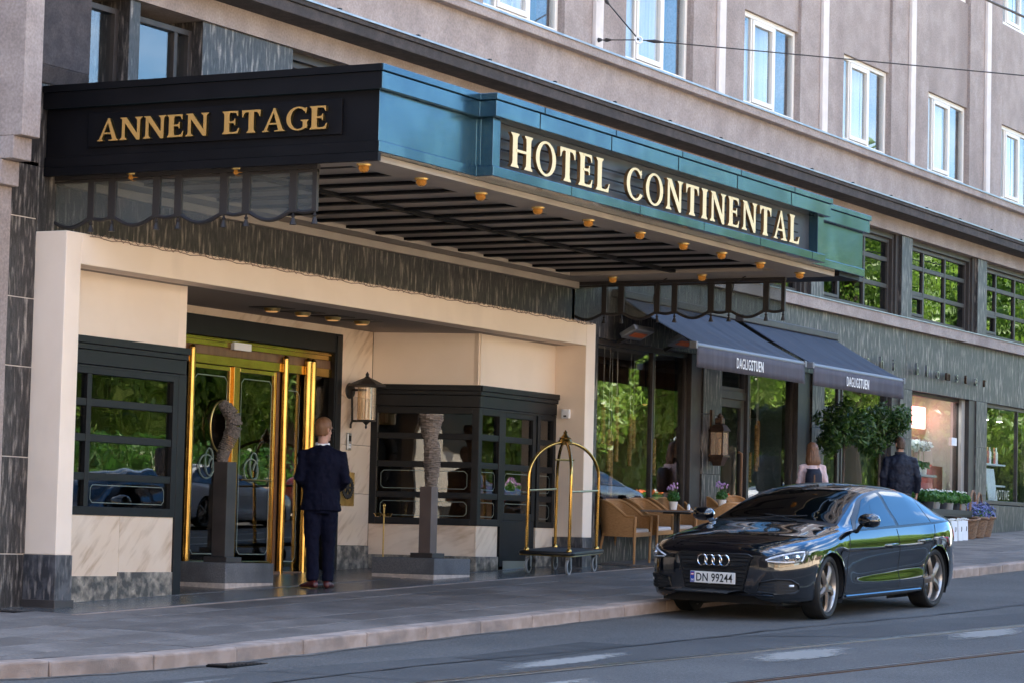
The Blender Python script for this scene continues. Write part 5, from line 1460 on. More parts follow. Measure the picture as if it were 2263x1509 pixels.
# ================================================================== the black car
def crom(xs, ys, x):
    """cubic interpolation with limited tangents through control values"""
    xs = np.asarray(xs, float); ys = np.asarray(ys, float)
    h = np.diff(xs); dl = np.diff(ys, axis=0)/h[:, None] if ys.ndim == 2 else np.diff(ys)/h
    if ys.ndim == 1: ys = ys[:, None]; dl = dl[:, None]; flat = True
    else: flat = False
    m = np.zeros_like(ys)
    m[0] = dl[0]; m[-1] = dl[-1]
    for i in range(1, len(xs)-1):
        a, b = dl[i-1], dl[i]
        hm = np.where(a*b > 0, (h[i-1]+h[i])/(np.where(a*b > 0, h[i]/np.where(a == 0, 1, a)+h[i-1]/np.where(b == 0, 1, b), 1)), (a*h[i]+b*h[i-1])/(h[i-1]+h[i])*0.25)
        m[i] = hm
    x = np.atleast_1d(x)
    k = np.clip(np.searchsorted(xs, x)-1, 0, len(xs)-2)
    t = ((x-xs[k])/h[k])[:, None]; H = h[k][:, None]
    r = (2*t**3-3*t**2+1)*ys[k]+(t**3-2*t**2+t)*H*m[k]+(-2*t**3+3*t**2)*ys[k+1]+(t**3-t**2)*H*m[k+1]
    return r[:, 0] if flat else r
# stations from nose (+x) to tail; each row: half section from the bottom edge to the centre line
ST = [
 (2.300, [(.34, .30), (.42, .33), (.46, .40), (.47, .50), (.46, .57), (.43, .62), (.36, .645), (.27, .66), (.14, .668), (0, .670)]),
 (2.275, [(.50, .235), (.59, .27), (.63, .39), (.64, .51), (.63, .60), (.59, .665), (.50, .695), (.37, .712), (.19, .722), (0, .725)]),
 (2.20, [(.62, .20), (.715, .235), (.745, .38), (.75, .52), (.74, .63), (.69, .705), (.58, .738), (.43, .757), (.22, .768), (0, .772)]),
 (2.07, [(.69, .18), (.80, .225), (.828, .38), (.835, .53), (.825, .66), (.765, .745), (.64, .785), (.47, .808), (.24, .822), (0, .826)]),
 (1.80, [(.72, .17), (.872, .215), (.895, .38), (.902, .54), (.893, .70), (.828, .802), (.70, .842), (.51, .868), (.26, .884), (0, .890)]),
 (1.405, [(.72, .17), (.888, .21), (.910, .37), (.922, .55), (.915, .735), (.852, .848), (.735, .886), (.54, .916), (.28, .934), (0, .940)]),
 (1.18, [(.74, .17), (.880, .205), (.905, .36), (.920, .55), (.916, .755), (.862, .880), (.765, .912), (.60, .942), (.31, .966), (0, .974)]),
 (.97, [(0.74, 0.17), (0.875, 0.2), (0.903, 0.36), (0.91, 0.5), (0.915, 0.715), (0.868, 0.896), (0.812, 0.93), (0.735, 0.956), (0.39, 0.992), (0, 1.003)]),
 (.67, [(0.74, 0.17), (0.872, 0.2), (0.909, 0.345), (0.901, 0.445), (0.916, 0.705), (0.87, 0.904), (0.805, 0.978), (0.7, 1.062), (0.37, 1.11), (0, 1.124)]),
 (.29, [(0.74, 0.17), (0.872, 0.2), (0.913, 0.338), (0.897, 0.455), (0.917, 0.705), (0.872, 0.91), (0.78, 1.045), (0.635, 1.202), (0.34, 1.252), (0, 1.266)]),
 (-.07, [(0.74, 0.17), (0.872, 0.2), (0.914, 0.335), (0.895, 0.468), (0.917, 0.708), (0.874, 0.916), (0.762, 1.09), (0.59, 1.29), (0.32, 1.338), (0, 1.35)]),
 (-.50, [(0.74, 0.17), (0.872, 0.2), (0.915, 0.335), (0.893, 0.488), (0.918, 0.712), (0.874, 0.922), (0.752, 1.108), (0.572, 1.328), (0.31, 1.378), (0, 1.39)]),
 (-.95, [(0.74, 0.17), (0.875, 0.2), (0.915, 0.338), (0.897, 0.505), (0.919, 0.725), (0.872, 0.932), (0.748, 1.11), (0.566, 1.315), (0.305, 1.368), (0, 1.381)]),
 (-1.405, [(.72, .17), (.888, .21), (.915, .37), (.926, .56), (.920, .805), (.868, .945), (.748, 1.085), (.566, 1.245), (.305, 1.295), (0, 1.308)]),
 (-1.75, [(.72, .17), (.885, .22), (.910, .38), (.918, .57), (.908, .812), (.852, .957), (.745, 1.045), (.575, 1.145), (.31, 1.190), (0, 1.203)]),
 (-2.05, [(.68, .19), (.81, .25), (.835, .40), (.842, .58), (.832, .815), (.785, .958), (.730, 1.003), (.590, 1.045), (.31, 1.075), (0, 1.085)]),
 (-2.27, [(.60, .22), (.715, .28), (.738, .41), (.745, .59), (.735, .80), (.695, .930), (.64, .965), (.55, .985), (.29, 1.0), (0, 1.006)]),
 (-2.37, [(.52, .25), (.63, .31), (.655, .43), (.662, .59), (.65, .76), (.61, .855), (.54, .885), (.42, .90), (.24, .91), (0, .915)]),
 (-2.415, [(.40, .33), (.49, .37), (.52, .45), (.525, .59), (.51, .69), (.47, .75), (.41, .775), (.36, .785), (.2, .79), (0, .793)]),
]
SX = np.array([s[0] for s in ST])[::-1]
SP_ = np.array([[c for p in s[1] for c in p] for s in ST])[::-1]
NV = 10
def section(x, vs):
    """points of the half section at x, v in 0..9"""
    q = crom(SX, SP_, x)[0].reshape(NV, 2)
    q2 = np.vstack([q, [[-q[8][0], q[8][1]]]])
    k = np.arange(NV+1)
    vs = np.asarray(vs, float)
    return crom(k, q2, vs)
car = thing('parked_car', 'shiny black five door coupe with four chrome rings and Norwegian plate, at the kerb', 'car')
WX, WR, WZ = 1.405, 0.335, 0.335          # wheel positions and radius
AR = 0.372
xs_c = np.unique(np.concatenate([np.linspace(-2.415, 2.30, 150), np.linspace(2.05, 2.30, 22)]))
vs_c = np.linspace(0, 9, 55)    # every sixth row lies on a control line
G_ = np.array([section(x, vs_c) for x in xs_c])        # [ix, iv, (y,z)]
nx_, nv_ = len(xs_c), len(vs_c)
bm = bmesh.new()
VG = {}
def car_xyz(i, j): return np.array([xs_c[i], G_[i, j, 0], G_[i, j, 1]])
inside = np.zeros((nx_, nv_), bool)
for i in range(nx_):
    for j in range(nv_):
        x, y, z = car_xyz(i, j)
        for wx in (WX, -WX):
            if (x-wx)**2+(z-WZ)**2 < AR**2 and z < 0.75: inside[i, j] = True
P3 = np.array([[car_xyz(i, j) for j in range(nv_)] for i in range(nx_)])
# snap the first ring outside each arch onto the circle
keepf = []
for i in range(nx_-1):
    for j in range(nv_-1):
        c = [(i, j), (i+1, j), (i+1, j+1), (i, j+1)]
        ins = [inside[a] for a in c]
        if all(ins): continue
        keepf.append(c)
for c in keepf:
    for a in c:
        if inside[a]:
            x, y, z = P3[a]
            wx = WX if x > 0 else -WX
            d = np.array([x-wx, z-WZ]); n = np.linalg.norm(d)
            if n > 1e-6:
                d = d/n*AR
                if WZ+d[1] > 0.165: P3[a][0] = wx+d[0]; P3[a][2] = WZ+d[1]
bmv = {}
def gv(a, s):
    i, j = a
    if j == nv_-1: s = 1
    key = (i, j, s)
    if key not in bmv:
        p = P3[a]; bmv[key] = bm.verts.new((p[0], p[1]*s, p[2]))
    return bmv[key]
for s in (1, -1):
    for c in keepf:
        vv = [gv(a, s) for a in c]
        if len(set(vv)) < 3: continue
        try: bm.faces.new(vv if s > 0 else vv[::-1])
        except ValueError: pass
for i in (0, nx_-1):
    ring = [gv((i, j), 1) for j in range(nv_)]+[gv((i, j), -1) for j in range(nv_-2, -1, -1)]
    try: bm.faces.new(ring)
    except ValueError: pass
bmesh.ops.recalc_face_normals(bm, faces=bm.faces)
me = bpy.data.meshes.new('body'); bm.to_mesh(me)
bvh = BVHTree.FromBMesh(bm); bm.free()
body = link('body', me, 'carpaint', car, smooth='full')
MB().box(-2.2, 2.1, -0.70, 0.70, 0.16, 0.30).build('underbody', 'carmatte', car)
def hit(o, d):
    p, n, i, dist = bvh.ray_cast(Vector(o), Vector(d).normalized())
    if p is None: return None
    if n.dot(Vector(d)) > 0: n = -n
    return p, n
def decal(name, pts3, d, mat, off=0.004, thick=0.0, parent=car, sub=3, smooth=True):
    """outline pts3 (3-D, roughly facing) draped on the body along direction d"""
    b = bmesh.new()
    vs = [b.verts.new(p) for p in pts3]
    f = b.faces.new(vs)
    bmesh.ops.triangulate(b, faces=[f])
    for _ in range(sub):
        bmesh.ops.subdivide_edges(b, edges=[e for e in b.edges if e.calc_length() > 0.035], cuts=1)
        bmesh.ops.triangulate(b, faces=[f for f in b.faces if len(f.verts) > 3])
    dv = Vector(d).normalized()
    for v in b.verts:
        h = hit(v.co-dv*1.5, dv)
        if h: v.co = h[0]+h[1]*off
    if thick:
        g = bmesh.ops.extrude_face_region(b, geom=b.faces[:])
        for v in [e for e in g['geom'] if isinstance(e, bmesh.types.BMVert)]: v.co += -dv*thick
    bmesh.ops.recalc_face_normals(b, faces=b.faces)
    m = bpy.data.meshes.new(name); b.to_mesh(m); b.free()
    return link(name, m, mat, parent, smooth=smooth)
def glass_patch(name, u0, u1, v0f, v1f, mat, off=0.004, s=1, nu=26, nv=12, parent=car):
    """patch of the greenhouse between stations u0..u1 and section parameters v0f(u)..v1f(u)"""
    V = []
    for a in range(nu+1):
        x = u0+(u1-u0)*a/nu
        va, vb = v0f(x), v1f(x)
        yz = section(x, [va+(vb-va)*k/nv for k in range(nv+1)])
        for k in range(nv+1): V.append((x, yz[k][0]*s, yz[k][1]))
    F = [(a*(nv+1)+k, a*(nv+1)+k+1, (a+1)*(nv+1)+k+1, (a+1)*(nv+1)+k) for a in range(nu) for k in range(nv)]
    m = bpy.data.meshes.new(name); m.from_pydata(V, [], F)
    b = bmesh.new(); b.from_mesh(m); bmesh.ops.recalc_face_normals(b, faces=b.faces)
    for v in b.verts:
        pass
    b.normal_update()
    cen = Vector((-0.4, 0, 0.75))
    for v in b.verts:
        n = v.normal.copy()
        if n.dot(v.co-cen) < 0: n = -n
        v.co += n*off
    for f in b.faces:
        if f.normal.dot(f.calc_center_median()-cen) < 0: f.normal_flip()
    b.to_mesh(m); b.free()
    return link(name, m, mat, parent, smooth='full')
def lin(pts):
    xx = [p[0] for p in pts][::-1]; yy = [p[1] for p in pts][::-1]
    return lambda x: float(np.interp(x, xx, yy))
# glass: dark trim band first, panes on top
for s in (1, -1):
    sd_ = 'side_trim'
    glass_patch('window_trim', 0.76, -1.93, lambda x: 5.02, lin([(0.76, 5.35), (0.62, 6.55), (0.2, 6.98), (-1.3, 6.98), (-1.6, 6.55), (-1.93, 5.25)]), 'carblack', 0.003, s, nu=50)
    glass_patch('side_window', 0.69, -0.33, lambda x: 5.14, lin([(0.69, 5.3), (0.57, 6.1), (0.15, 6.80), (-0.33, 6.83)]), 'pane_car', 0.006, s)
    glass_patch('side_window', -0.41, -1.30, lambda x: 5.14, lin([(-0.41, 6.83), (-1.1, 6.82), (-1.30, 6.68)]), 'pane_car', 0.006, s)
    glass_patch('side_window', -1.325, -1.80, lambda x: 5.14, lin([(-1.325, 6.66), (-1.55, 6.30), (-1.80, 5.35)]), 'pane_car', 0.006, s)
for s in (1, -1):
    pass
def centre_glass(name, u0, u1, vf, mat, off):
    V = []; nu, nv = 22, 14
    for a in range(nu+1):
        x = u0+(u1-u0)*a/nu; v0 = vf(x)
        yz = section(x, [v0+(9-v0)*k/nv for k in range(nv+1)])
        row = [(x, yz[k][0], yz[k][1]+off) for k in range(nv+1)]+[(x, -yz[k][0], yz[k][1]+off) for k in range(nv-1, -1, -1)]
        V += row
    n = 2*nv+1
    F = [(a*n+k, a*n+k+1, (a+1)*n+k+1, (a+1)*n+k) for a in range(nu) for k in range(n-1)]
    m = MB(); m.add(V, F)
    return m.build(name, mat, car, smooth='full')
centre_glass('windscreen_surround', 1.0, -0.03, lambda x: 7.05, 'carblack', 0.003)
centre_glass('windscreen', 0.90, 0.0, lambda x: 7.16, 'pane_windscreen', 0.007)
centre_glass('rear_window', -1.16, -1.95, lambda x: 7.25, 'pane_car', 0.006)
# shut lines draped on the flank and bonnet
def seam(pts, d, w=0.004, name='shut_line', mat='carmatte', n=14, off=0.0005):
    P_ = []
    for (a, b) in zip(pts[:-1], pts[1:]):
        for k in range(n): P_.append(Vector(a)+(Vector(b)-Vector(a))*k/n)
    P_.append(Vector(pts[-1]))
    out = []
    dv = Vector(d).normalized()
    for p in P_:
        h = hit(p-dv*1.5, dv)
        if h: out.append(h[0]+h[1]*off)
    if len(out) > 2: return MB().tube(out, w, 5).build(name, mat, car, smooth=True)
for s in (1, -1):
    Y_ = 0.9*s
    seam([(1.02, Y_, 0.26), (1.00, Y_, 0.60), (0.90, Y_, 0.88)], (0, -s, 0))
    seam([(-0.36, Y_, 0.26), (-0.36, Y_, 0.60), (-0.34, Y_, 0.91)], (0, -s, 0))
    seam([(-1.05, Y_, 0.45), (-1.28, Y_, 0.78), (-1.40, Y_, 0.94)], (0, -s, 0))
    seam([(1.00, Y_, 0.255), (-0.98, Y_, 0.265)], (0, -s, 0), n=30)
    seam([(1.02, 0.80*s, 1.3), (1.4, 0.79*s, 1.3), (1.9, 0.70*s, 1.3), (2.1, 0.60*s, 1.3)], (0, 0, -1))
    seam([(2.1, 0.60*s, 1.3), (2.17, 0.3*s, 1.3), (2.18, 0, 1.3)], (0, 0, -1))
    # sharp shoulder crease
    # bright sill strip
    seam([(0.98, Y_, 0.225), (-0.98, Y_, 0.232)], (0, -s, 0), 0.012, 'sill_strip', 'carpaint', n=24, off=0.004)
    # door handles
    for hx, hz_ in ((-0.13, 0.74), (-1.03, 0.77)):
        h = hit((hx, 1.5*s, hz_), (0, -s, 0))
        p = h[0]
        MB().tube([(hx+0.11, p.y-0.005*s, hz_-0.004), (hx+0.08, p.y+0.035*s, hz_), (hx-0.08, p.y+0.037*s, hz_+0.004), (hx-0.11, p.y-0.005*s, hz_+0.004)], [(0.010, 0.016), (0.012, 0.019), (0.012, 0.019), (0.010, 0.016)], 8).build('door_handle', 'carpaint', car, smooth=True)
        MB().ball((hx, p.y-0.004*s, hz_-0.02), 0.055, 0.008, 0.028).build('handle_cup', 'carmatte', car, smooth=True)
    # mirror
    mx, my, mz = 0.66, 1.0, 1.015
    mr = MB()
    mr.loft([[(mx+dx*1.0, s*(0.885+t*0.23), mz+0.01+dz_) for dx, dz_ in [(w*math.cos(a), h_*math.sin(a)) for a in np.linspace(0, 2*math.pi, 14, endpoint=False)]]
             for t, w, h_ in ((0.0, 0.05, 0.035), (0.12, 0.078, 0.062), (0.35, 0.088, 0.076), (0.7, 0.085, 0.075), (0.92, 0.068, 0.058), (1.0, 0.03, 0.028))], True)
    mo = mr.build('door_mirror', 'carpaint', car, smooth='full')
    MB().loft([[(mx-0.072+0.012*math.cos(0), s*(0.93+t*0.15), mz+0.01+q) for q in (-0.05, 0.05)] for t in (0, 1)], False, wrap=False).build('mirror_glass', 'chrome', mo)
    MB().tube([(mx+0.02, 0.865*s, 0.90), (mx+0.01, 0.89*s, 0.95), (mx, 0.93*s, 0.99)], [(0.05, 0.02), (0.045, 0.02), (0.05, 0.022)], 8).build('mirror_foot', 'carblack', mo, smooth=True)
# ---- front end
F_ = (-1, 0, 0)
def fr(pts, x=2.6): return [(x, a, b) for a, b in pts]
gr_out = [(-0.43, 0.655), (-0.40, 0.60), (-0.33, 0.31), (-0.30, 0.285), (0.30, 0.285), (0.33, 0.31), (0.40, 0.60), (0.43, 0.655), (0.39, 0.672), (-0.39, 0.672)]
decal('grille', fr(gr_out), F_, 'carmatte', 0.006)
frame_pts = [hit((3, a, b), F_) for a, b in gr_out]
MB().tube([h[0]+h[1]*0.010 for h in frame_pts if h], 0.012, 6, closed=True).build('grille_frame', 'carblack', car, smooth=True)
for z in np.linspace(0.32, 0.645, 9):
    hw_ = 0.32+0.09*(z-0.32)/0.33
    seam([(2.6, -hw_, z), (2.6, hw_, z)], F_, 0.006, 'grille_slat', 'carblack', n=16, off=0.011)
seam([(2.6, -0.33, 0.555), (2.6, 0.33, 0.555)], F_, 0.012, 'grille_bar', 'carblack', n=16, off=0.012)
# emblem: four interlocking rings
for k in range(4):
    cy = -0.1275+0.085*k
    ring = []
    for a in np.linspace(0, 2*math.pi, 28, endpoint=False):
        y, z = cy+0.055*math.cos(a), 0.606+0.055*math.sin(a)
        ring.append((2.330-0.06*y*y, y, z))
    MB().tube(ring, 0.0085, 8, closed=True).build('emblem_ring', 'chrome', car, smooth=True)
# number plate
pb = MB().box(2.332, 2.342, -0.262, 0.262, 0.367, 0.485).build('number_plate', 'plate_white', car, bevel=0.004)
MB().box(2.328, 2.331, -0.27, 0.27, 0.359, 0.493).build('plate_holder', 'carblack', pb, bevel=0.003)
# text reads left to right for someone facing the car: local +Y is the viewer's right
def plate_text(txt, size, y0, z0, mat, sx=1.0, bold=0.0):
    m = text_mesh(txt, size, 0.0012, sx, bold, spacing=1.06)
    m.transform(Matrix.Translation((2.3435, y0, z0)) @ Matrix.Rotation(math.pi/2, 4, 'Z') @ Matrix.Rotation(math.pi/2, 4, 'X'))
    return link('plate_lettering', m, mat, pb)
plate_text('DN 99244', 0.118, -0.195, 0.386, 'print_black', 0.80, 0.0015)
MB().box(2.3425, 2.3432, -0.258, -0.21, 0.371, 0.481).build('plate_band', 'plate_blue', pb)
MB().box(2.3433, 2.3438, -0.25, -0.219, 0.442, 0.465).build('plate_flag', 'print_red', pb)
MB().box(2.3439, 2.3443, -0.25, -0.219, 0.449, 0.458).build('plate_flag', 'plate_white', pb)
plate_text('N', 0.034, -0.246, 0.382, 'plate_white', 1.0, 0.001)
plate_text('.......', 0.03, -0.05, 0.3605, 'plate_white', 0.6)
for s in (1, -1):
    D45 = Vector((-1, -0.62*s, 0)).normalized()
    def hl(pts):      # outline given as (distance round the corner y, z); raise towards the side
        return [Vector((2.15, a*s, b))-D45*0.3 for a, b in pts]
    o1 = [(0.44, 0.625), (0.50, 0.665), (0.66, 0.700), (0.84, 0.728), (1.00, 0.742), (1.04, 0.715), (1.02, 0.655), (0.96, 0.612), (0.78, 0.592), (0.60, 0.590)]
    decal('headlight', hl(o1), D45, 'carblack', 0.004)
    ho = decal('headlight_lens', hl([(0.47, 0.627), (0.52, 0.658), (0.67, 0.692), (0.84, 0.719), (0.99, 0.732), (1.02, 0.710), (1.0, 0.66), (0.95, 0.622), (0.78, 0.603), (0.61, 0.602)]), D45, 'pane_headlight', 0.016)
    led = [hit(p-D45, D45) for p in hl([(0.50, 0.63), (0.56, 0.652), (0.70, 0.682), (0.86, 0.706), (0.975, 0.715), (0.975, 0.69), (0.95, 0.64), (0.93, 0.622)])]
    MB().tube([h[0]+h[1]*0.010 for h in led if h], 0.010, 6).build('running_light', 'lamp_white', ho, smooth=True)
    led = [hit(p-D45, D45) for p in hl([(0.52, 0.62), (0.62, 0.615), (0.74, 0.612), (0.84, 0.618)])]
    MB().tube([h[0]+h[1]*0.010 for h in led if h], 0.008, 6).build('running_light', 'lamp_white', ho, smooth=True)
    for a, b, r in ((0.74, 0.652, 0.036), (0.88, 0.662, 0.036)):
        h = hit(hl([(a, b)])[0]-D45, D45)
        MB().ball(h[0]+h[1]*0.002, r, r, r*0.9).build('lamp_bowl', 'chrome', ho, smooth=True)
    # lower intakes with fog lamps
    o2 = [(0.42, 0.31), (0.44, 0.40), (0.62, 0.435), (0.80, 0.430), (0.90, 0.385), (0.91, 0.33), (0.86, 0.300), (0.60, 0.285)]
    decal('side_intake', hl(o2), D45, 'carmatte', 0.004)
    rim = [hit(p-D45, D45) for p in hl(o2)]
    MB().tube([h[0]+h[1]*0.008 for h in rim if h], 0.012, 6, closed=True).build('intake_frame', 'carblack', car, smooth=True)
    for z in (0.325, 0.355, 0.385):
        sm = [hit(p-D45, D45) for p in hl([(0.46, z), (0.6, z), (0.75, z), (0.85, z)])]
        MB().tube([h[0]+h[1]*0.007 for h in sm if h], 0.004, 5).build('intake_slat', 'carblack', car)
    h = hit(hl([(0.80, 0.372)])[0]-D45, D45)
    MB().tube([h[0]+Vector((0.015, -0.05*s, 0))+h[1]*-0.004, h[0]+h[1]*0.003, h[0]+Vector((-0.03, 0.028*s, 0))+h[1]*-0.004], 0.013, 8).build('fog_lamp', 'lamp_white', car, smooth=True)
# lower bumper: dark central intake, splitter
sp = []
for y in np.linspace(-0.66, 0.66, 33):
    h = hit((3.0, y, 0.268), F_)
    if h: sp.append(h[0]+h[1]*0.012)
MB().tube(sp, (0.013), 6).build('front_splitter', 'carblack', car, smooth=True)
# rear lamps
for s in (1, -1):
    D3 = Vector((1, -0.9*s, 0)).normalized()
    decal('tail_light', [Vector((-2.2, a*s, b))-D3*0.3 for a, b in ((0.55, 0.74), (0.55, 0.83), (0.80, 0.885), (0.98, 0.87), (0.98, 0.80), (0.8, 0.74))], D3, 'print_red', 0.004)
MB().box(-2.44, -2.43, -0.26, 0.26, 0.60, 0.71).build('number_plate', 'plate_white', car, bevel=0.003)
# ---- wheels
def wheel_proto():
    w = MB()
    n = 5
    for k in range(n):
        a0 = 2*math.pi*k/n
        rings = []
        for r, wd, tw, yy in ((0.045, 0.042, 0.0, 0.085), (0.10, 0.036, 0.02, 0.092), (0.17, 0.032, 0.06, 0.090), (0.225, 0.036, 0.11, 0.080), (0.252, 0.050, 0.14, 0.070)):
            a = a0+tw
            c, s_ = math.cos(a), math.sin(a)
            tx, tz = -s_, c
            cx, cz = r*c, r*s_
            rings.append([(cx+tx*wd, yy-0.010, cz+tz*wd), (cx+tx*wd*0.55, yy+0.012, cz+tz*wd*0.55), (cx-tx*wd*0.55, yy+0.004, cz-tz*wd*0.55), (cx-tx*wd, yy-0.012, cz-tz*wd), (cx, yy-0.05, cz)])
        w.loft(rings, True)
    w.lathe([(0.062, 0.06), (0.062, 0.088), (0.035, 0.098), (0.0, 0.10)], n=18, ax='y')
    wo = w.build('wheel', 'rim_metal', car, smooth=True)
    MB().lathe([(0.235, -0.10), (0.246, 0.02), (0.250, 0.075), (0.262, 0.098), (0.266, 0.090), (0.266, -0.10)], n=48, ax='y', cap=False).build('rim', 'rim_bright', wo, smooth=True)
    MB().lathe([(0.262, 0.088), (0.272, 0.110), (0.300, 0.118), (0.322, 0.108), (0.333, 0.085), (0.335, 0.03), (0.335, -0.06), (0.325, -0.10), (0.262, -0.11)], n=56, ax='y', cap=False).build('tyre', 'rubber', wo, smooth=True)
    MB().lathe([(0.0, -0.02), (0.165, -0.02), (0.165, -0.005), (0.0, -0.005)], n=32, ax='y').build('brake_disc', 'steel', wo, smooth=True)
    MB().box(0.07, 0.16, -0.05, 0.03, -0.07, 0.07).build('brake_caliper', 'carmatte', wo, bevel=0.01)
    MB().lathe([(0.0, -0.07), (0.24, -0.07), (0.24, -0.06), (0.0, -0.06)], n=24, ax='y').build('wheel_back', 'carmatte', wo)
    for k in range(5):
        a = 2*math.pi*(k+0.5)/5
        MB().lathe([(0.009, 0.085), (0.007, 0.094), (0.0, 0.094)], (0.04*math.cos(a), 0, 0.04*math.sin(a)), n=6, ax='y').build('wheel_bolt', 'steel', wo)
    return wo
wp = wheel_proto()
firstw = True
for wx in (WX, -WX):
    for s in (1, -1):
        c = wp if firstw else copy_tree(wp, car); firstw = False
        c.location = (wx, 0.772*s, WZ)
        st = math.radians(6) if wx > 0 else 0.0
        c.rotation_euler = (0, 0.35*(1 if s > 0 else 2)+wx, (0 if s > 0 else math.pi)+st)
        # dark wheel housing
        hh = MB()
        rings = []
        for yy in (0.885*s, 0.50*s):
            rings.append([(wx+(AR+0.004)*math.cos(a), yy, WZ+(AR+0.004)*math.sin(a)) for a in np.linspace(-0.5, math.pi+0.5, 30)])
        hh.loft(rings, False, wrap=False)
        hh.add([(wx-0.45, 0.50*s, 0.1), (wx+0.45, 0.50*s, 0.1), (wx+0.45, 0.50*s, 0.75), (wx-0.45, 0.50*s, 0.75)], [(0, 1, 2, 3)])
        hh.build('wheel_housing', 'carmatte', car, smooth=True)
        arc = []
        for a in np.linspace(-0.42, math.pi+0.42, 40):
            px, pz = wx+AR*math.cos(a), WZ+AR*math.sin(a)
            h = hit((wx+(AR+0.012)*math.cos(a), 1.5*s, WZ+(AR+0.012)*math.sin(a)), (0, -s, 0))
            if h: arc.append((px, h[0].y-0.004*s, pz))
        MB().tube(arc, 0.010, 6).build('arch_lip', 'carpaint', car, smooth=True)
# ---- cabin
MB().box(-1.9, 0.6, -0.72, 0.72, 0.32, 0.55).build('cabin_floor', 'carmatte', car)
MB().hexa([(0.45, -0.72, 0.6), (1.05, -0.72, 0.6), (1.05, 0.72, 0.6), (0.45, 0.72, 0.6)], [(0.50, -0.72, 0.90), (0.98, -0.72, 0.93), (0.98, 0.72, 0.93), (0.50, 0.72, 0.90)]).build('dashboard', 'carmatte', car, bevel=0.03)
for y in (-0.36, 0.36):
    for x in (-0.45, -1.25):
        MB().hexa([(x-0.02, y-0.22, 0.55), (x+0.14, y-0.22, 0.55), (x+0.14, y+0.22, 0.55), (x-0.02, y+0.22, 0.55)], [(x-0.20, y-0.19, 1.05), (x-0.10, y-0.19, 1.05), (x-0.10, y+0.19, 1.05), (x-0.20, y+0.19, 1.05)]).build('seat_back', 'carblack', car, bevel=0.05)
        MB().box(x-0.22, x-0.13, y-0.12, y+0.12, 1.07, 1.22).build('headrest', 'carblack', car, bevel=0.04)
stw = [(0.25+0.05*math.sin(a), 0.36+0.18*math.cos(a), 0.88+0.17*math.sin(a)) for a in np.linspace(0, 2*math.pi, 24, endpoint=False)]
MB().tube(stw, 0.014, 6, closed=True).build('steering_wheel', 'carmatte', car)
MB().box(0.10, 0.14, -0.12, 0.12, 1.21, 1.27).build('rear_view_mirror', 'carmatte', car, bevel=0.01)
for s in (1, -1):
    b_ = Vector((1.0, 0.30*s, 0.998)); e_ = Vector((0.84, -0.25*s+0.1, 1.055))
    MB().tube([b_, (b_+e_)/2+Vector((0, 0, 0.012)), e_], 0.007, 5).build('wiper', 'carmatte', car)
CARX, CARY = 7.63, -4.935
ang = math.pi-0.061
fwd = Vector((math.cos(ang), math.sin(ang), 0)); lef = Vector((-math.sin(ang), math.cos(ang), 0))
fz = Vector((fwd.x, fwd.y, 0.0365*fwd.x+0.02*fwd.y)).normalized(); lz = Vector((lef.x, lef.y, 0.0365*lef.x+0.02*lef.y)).normalized()
uz = fz.cross(lz).normalized(); lz = uz.cross(fz)
M_ = Matrix((fz, lz, uz)).transposed().to_4x4(); M_.translation = (CARX, CARY, gz(CARX, CARY)+ROAD+0.001)
car.matrix_world = M_
# ================================================================== people
def fuse(mb, name, mat, parent, voxel=0.011, it=5, folds=0.0, fs=0.11):
    me0 = mb.mesh('tmp')
    o = bpy.data.objects.new('tmp', me0); COL.objects.link(o)
    r = o.modifiers.new('r', 'REMESH'); r.mode = 'VOXEL'; r.voxel_size = voxel
    s = o.modifiers.new('s', 'SMOOTH'); s.factor = 0.5; s.iterations = it
    if folds:
        for q, sc__ in ((folds, fs), (folds*0.55, fs*0.45)):
            tx = bpy.data.textures.new('folds', 'CLOUDS'); tx.noise_scale = sc__; tx.noise_depth = 2
            dm = o.modifiers.new('d', 'DISPLACE'); dm.texture = tx; dm.strength = q; dm.mid_level = 0.5
        s2 = o.modifiers.new('s2', 'SMOOTH'); s2.factor = 0.5; s2.iterations = 2
    dg = bpy.context.evaluated_depsgraph_get()
    me = bpy.data.meshes.new_from_object(o.evaluated_get(dg)); me.name = name
    bpy.data.objects.remove(o); bpy.data.meshes.remove(me0)
    me.materials.clear()
    return link(name, me, mat, parent, smooth='full')
def ell(c, rx, ry, n=20, tilt=0.0):
    return [(c[0]+rx*math.cos(2*math.pi*k/n), c[1]+ry*math.sin(2*math.pi*k/n), c[2]+tilt*ry*math.sin(2*math.pi*k/n)) for k in range(n)]
def limb(mb, pts, rs, n=14): mb.tube(pts, rs, n)
def hand(mb, w, d, palm, side):
    """w: wrist point, d: pointing direction, palm: palm normal; five fingers, curled"""
    d = Vector(d).normalized(); p = Vector(palm).normalized(); a = d.cross(p).normalized()*side
    w = Vector(w)
    mb.tube([w-d*0.02, w+d*0.03, w+d*0.085], [(0.024, 0.022), (0.040, 0.017), (0.042, 0.014)], 10)
    for k, (o, L_) in enumerate(((-0.032, 0.062), (-0.011, 0.072), (0.011, 0.068), (0.031, 0.052))):
        b = w+d*0.08+a*o
        mb.tube([b, b+d*L_*0.5+p*0.008, b+d*L_*0.85+p*0.028, b+d*L_*0.85+p*0.050], [0.0098, 0.0095, 0.0088, 0.0078], 8)
    b = w+d*0.03-a*0.034
    mb.tube([b, b+d*0.03-a*0.022+p*0.01, b+d*0.058-a*0.022+p*0.028], [0.013, 0.011, 0.009], 8)
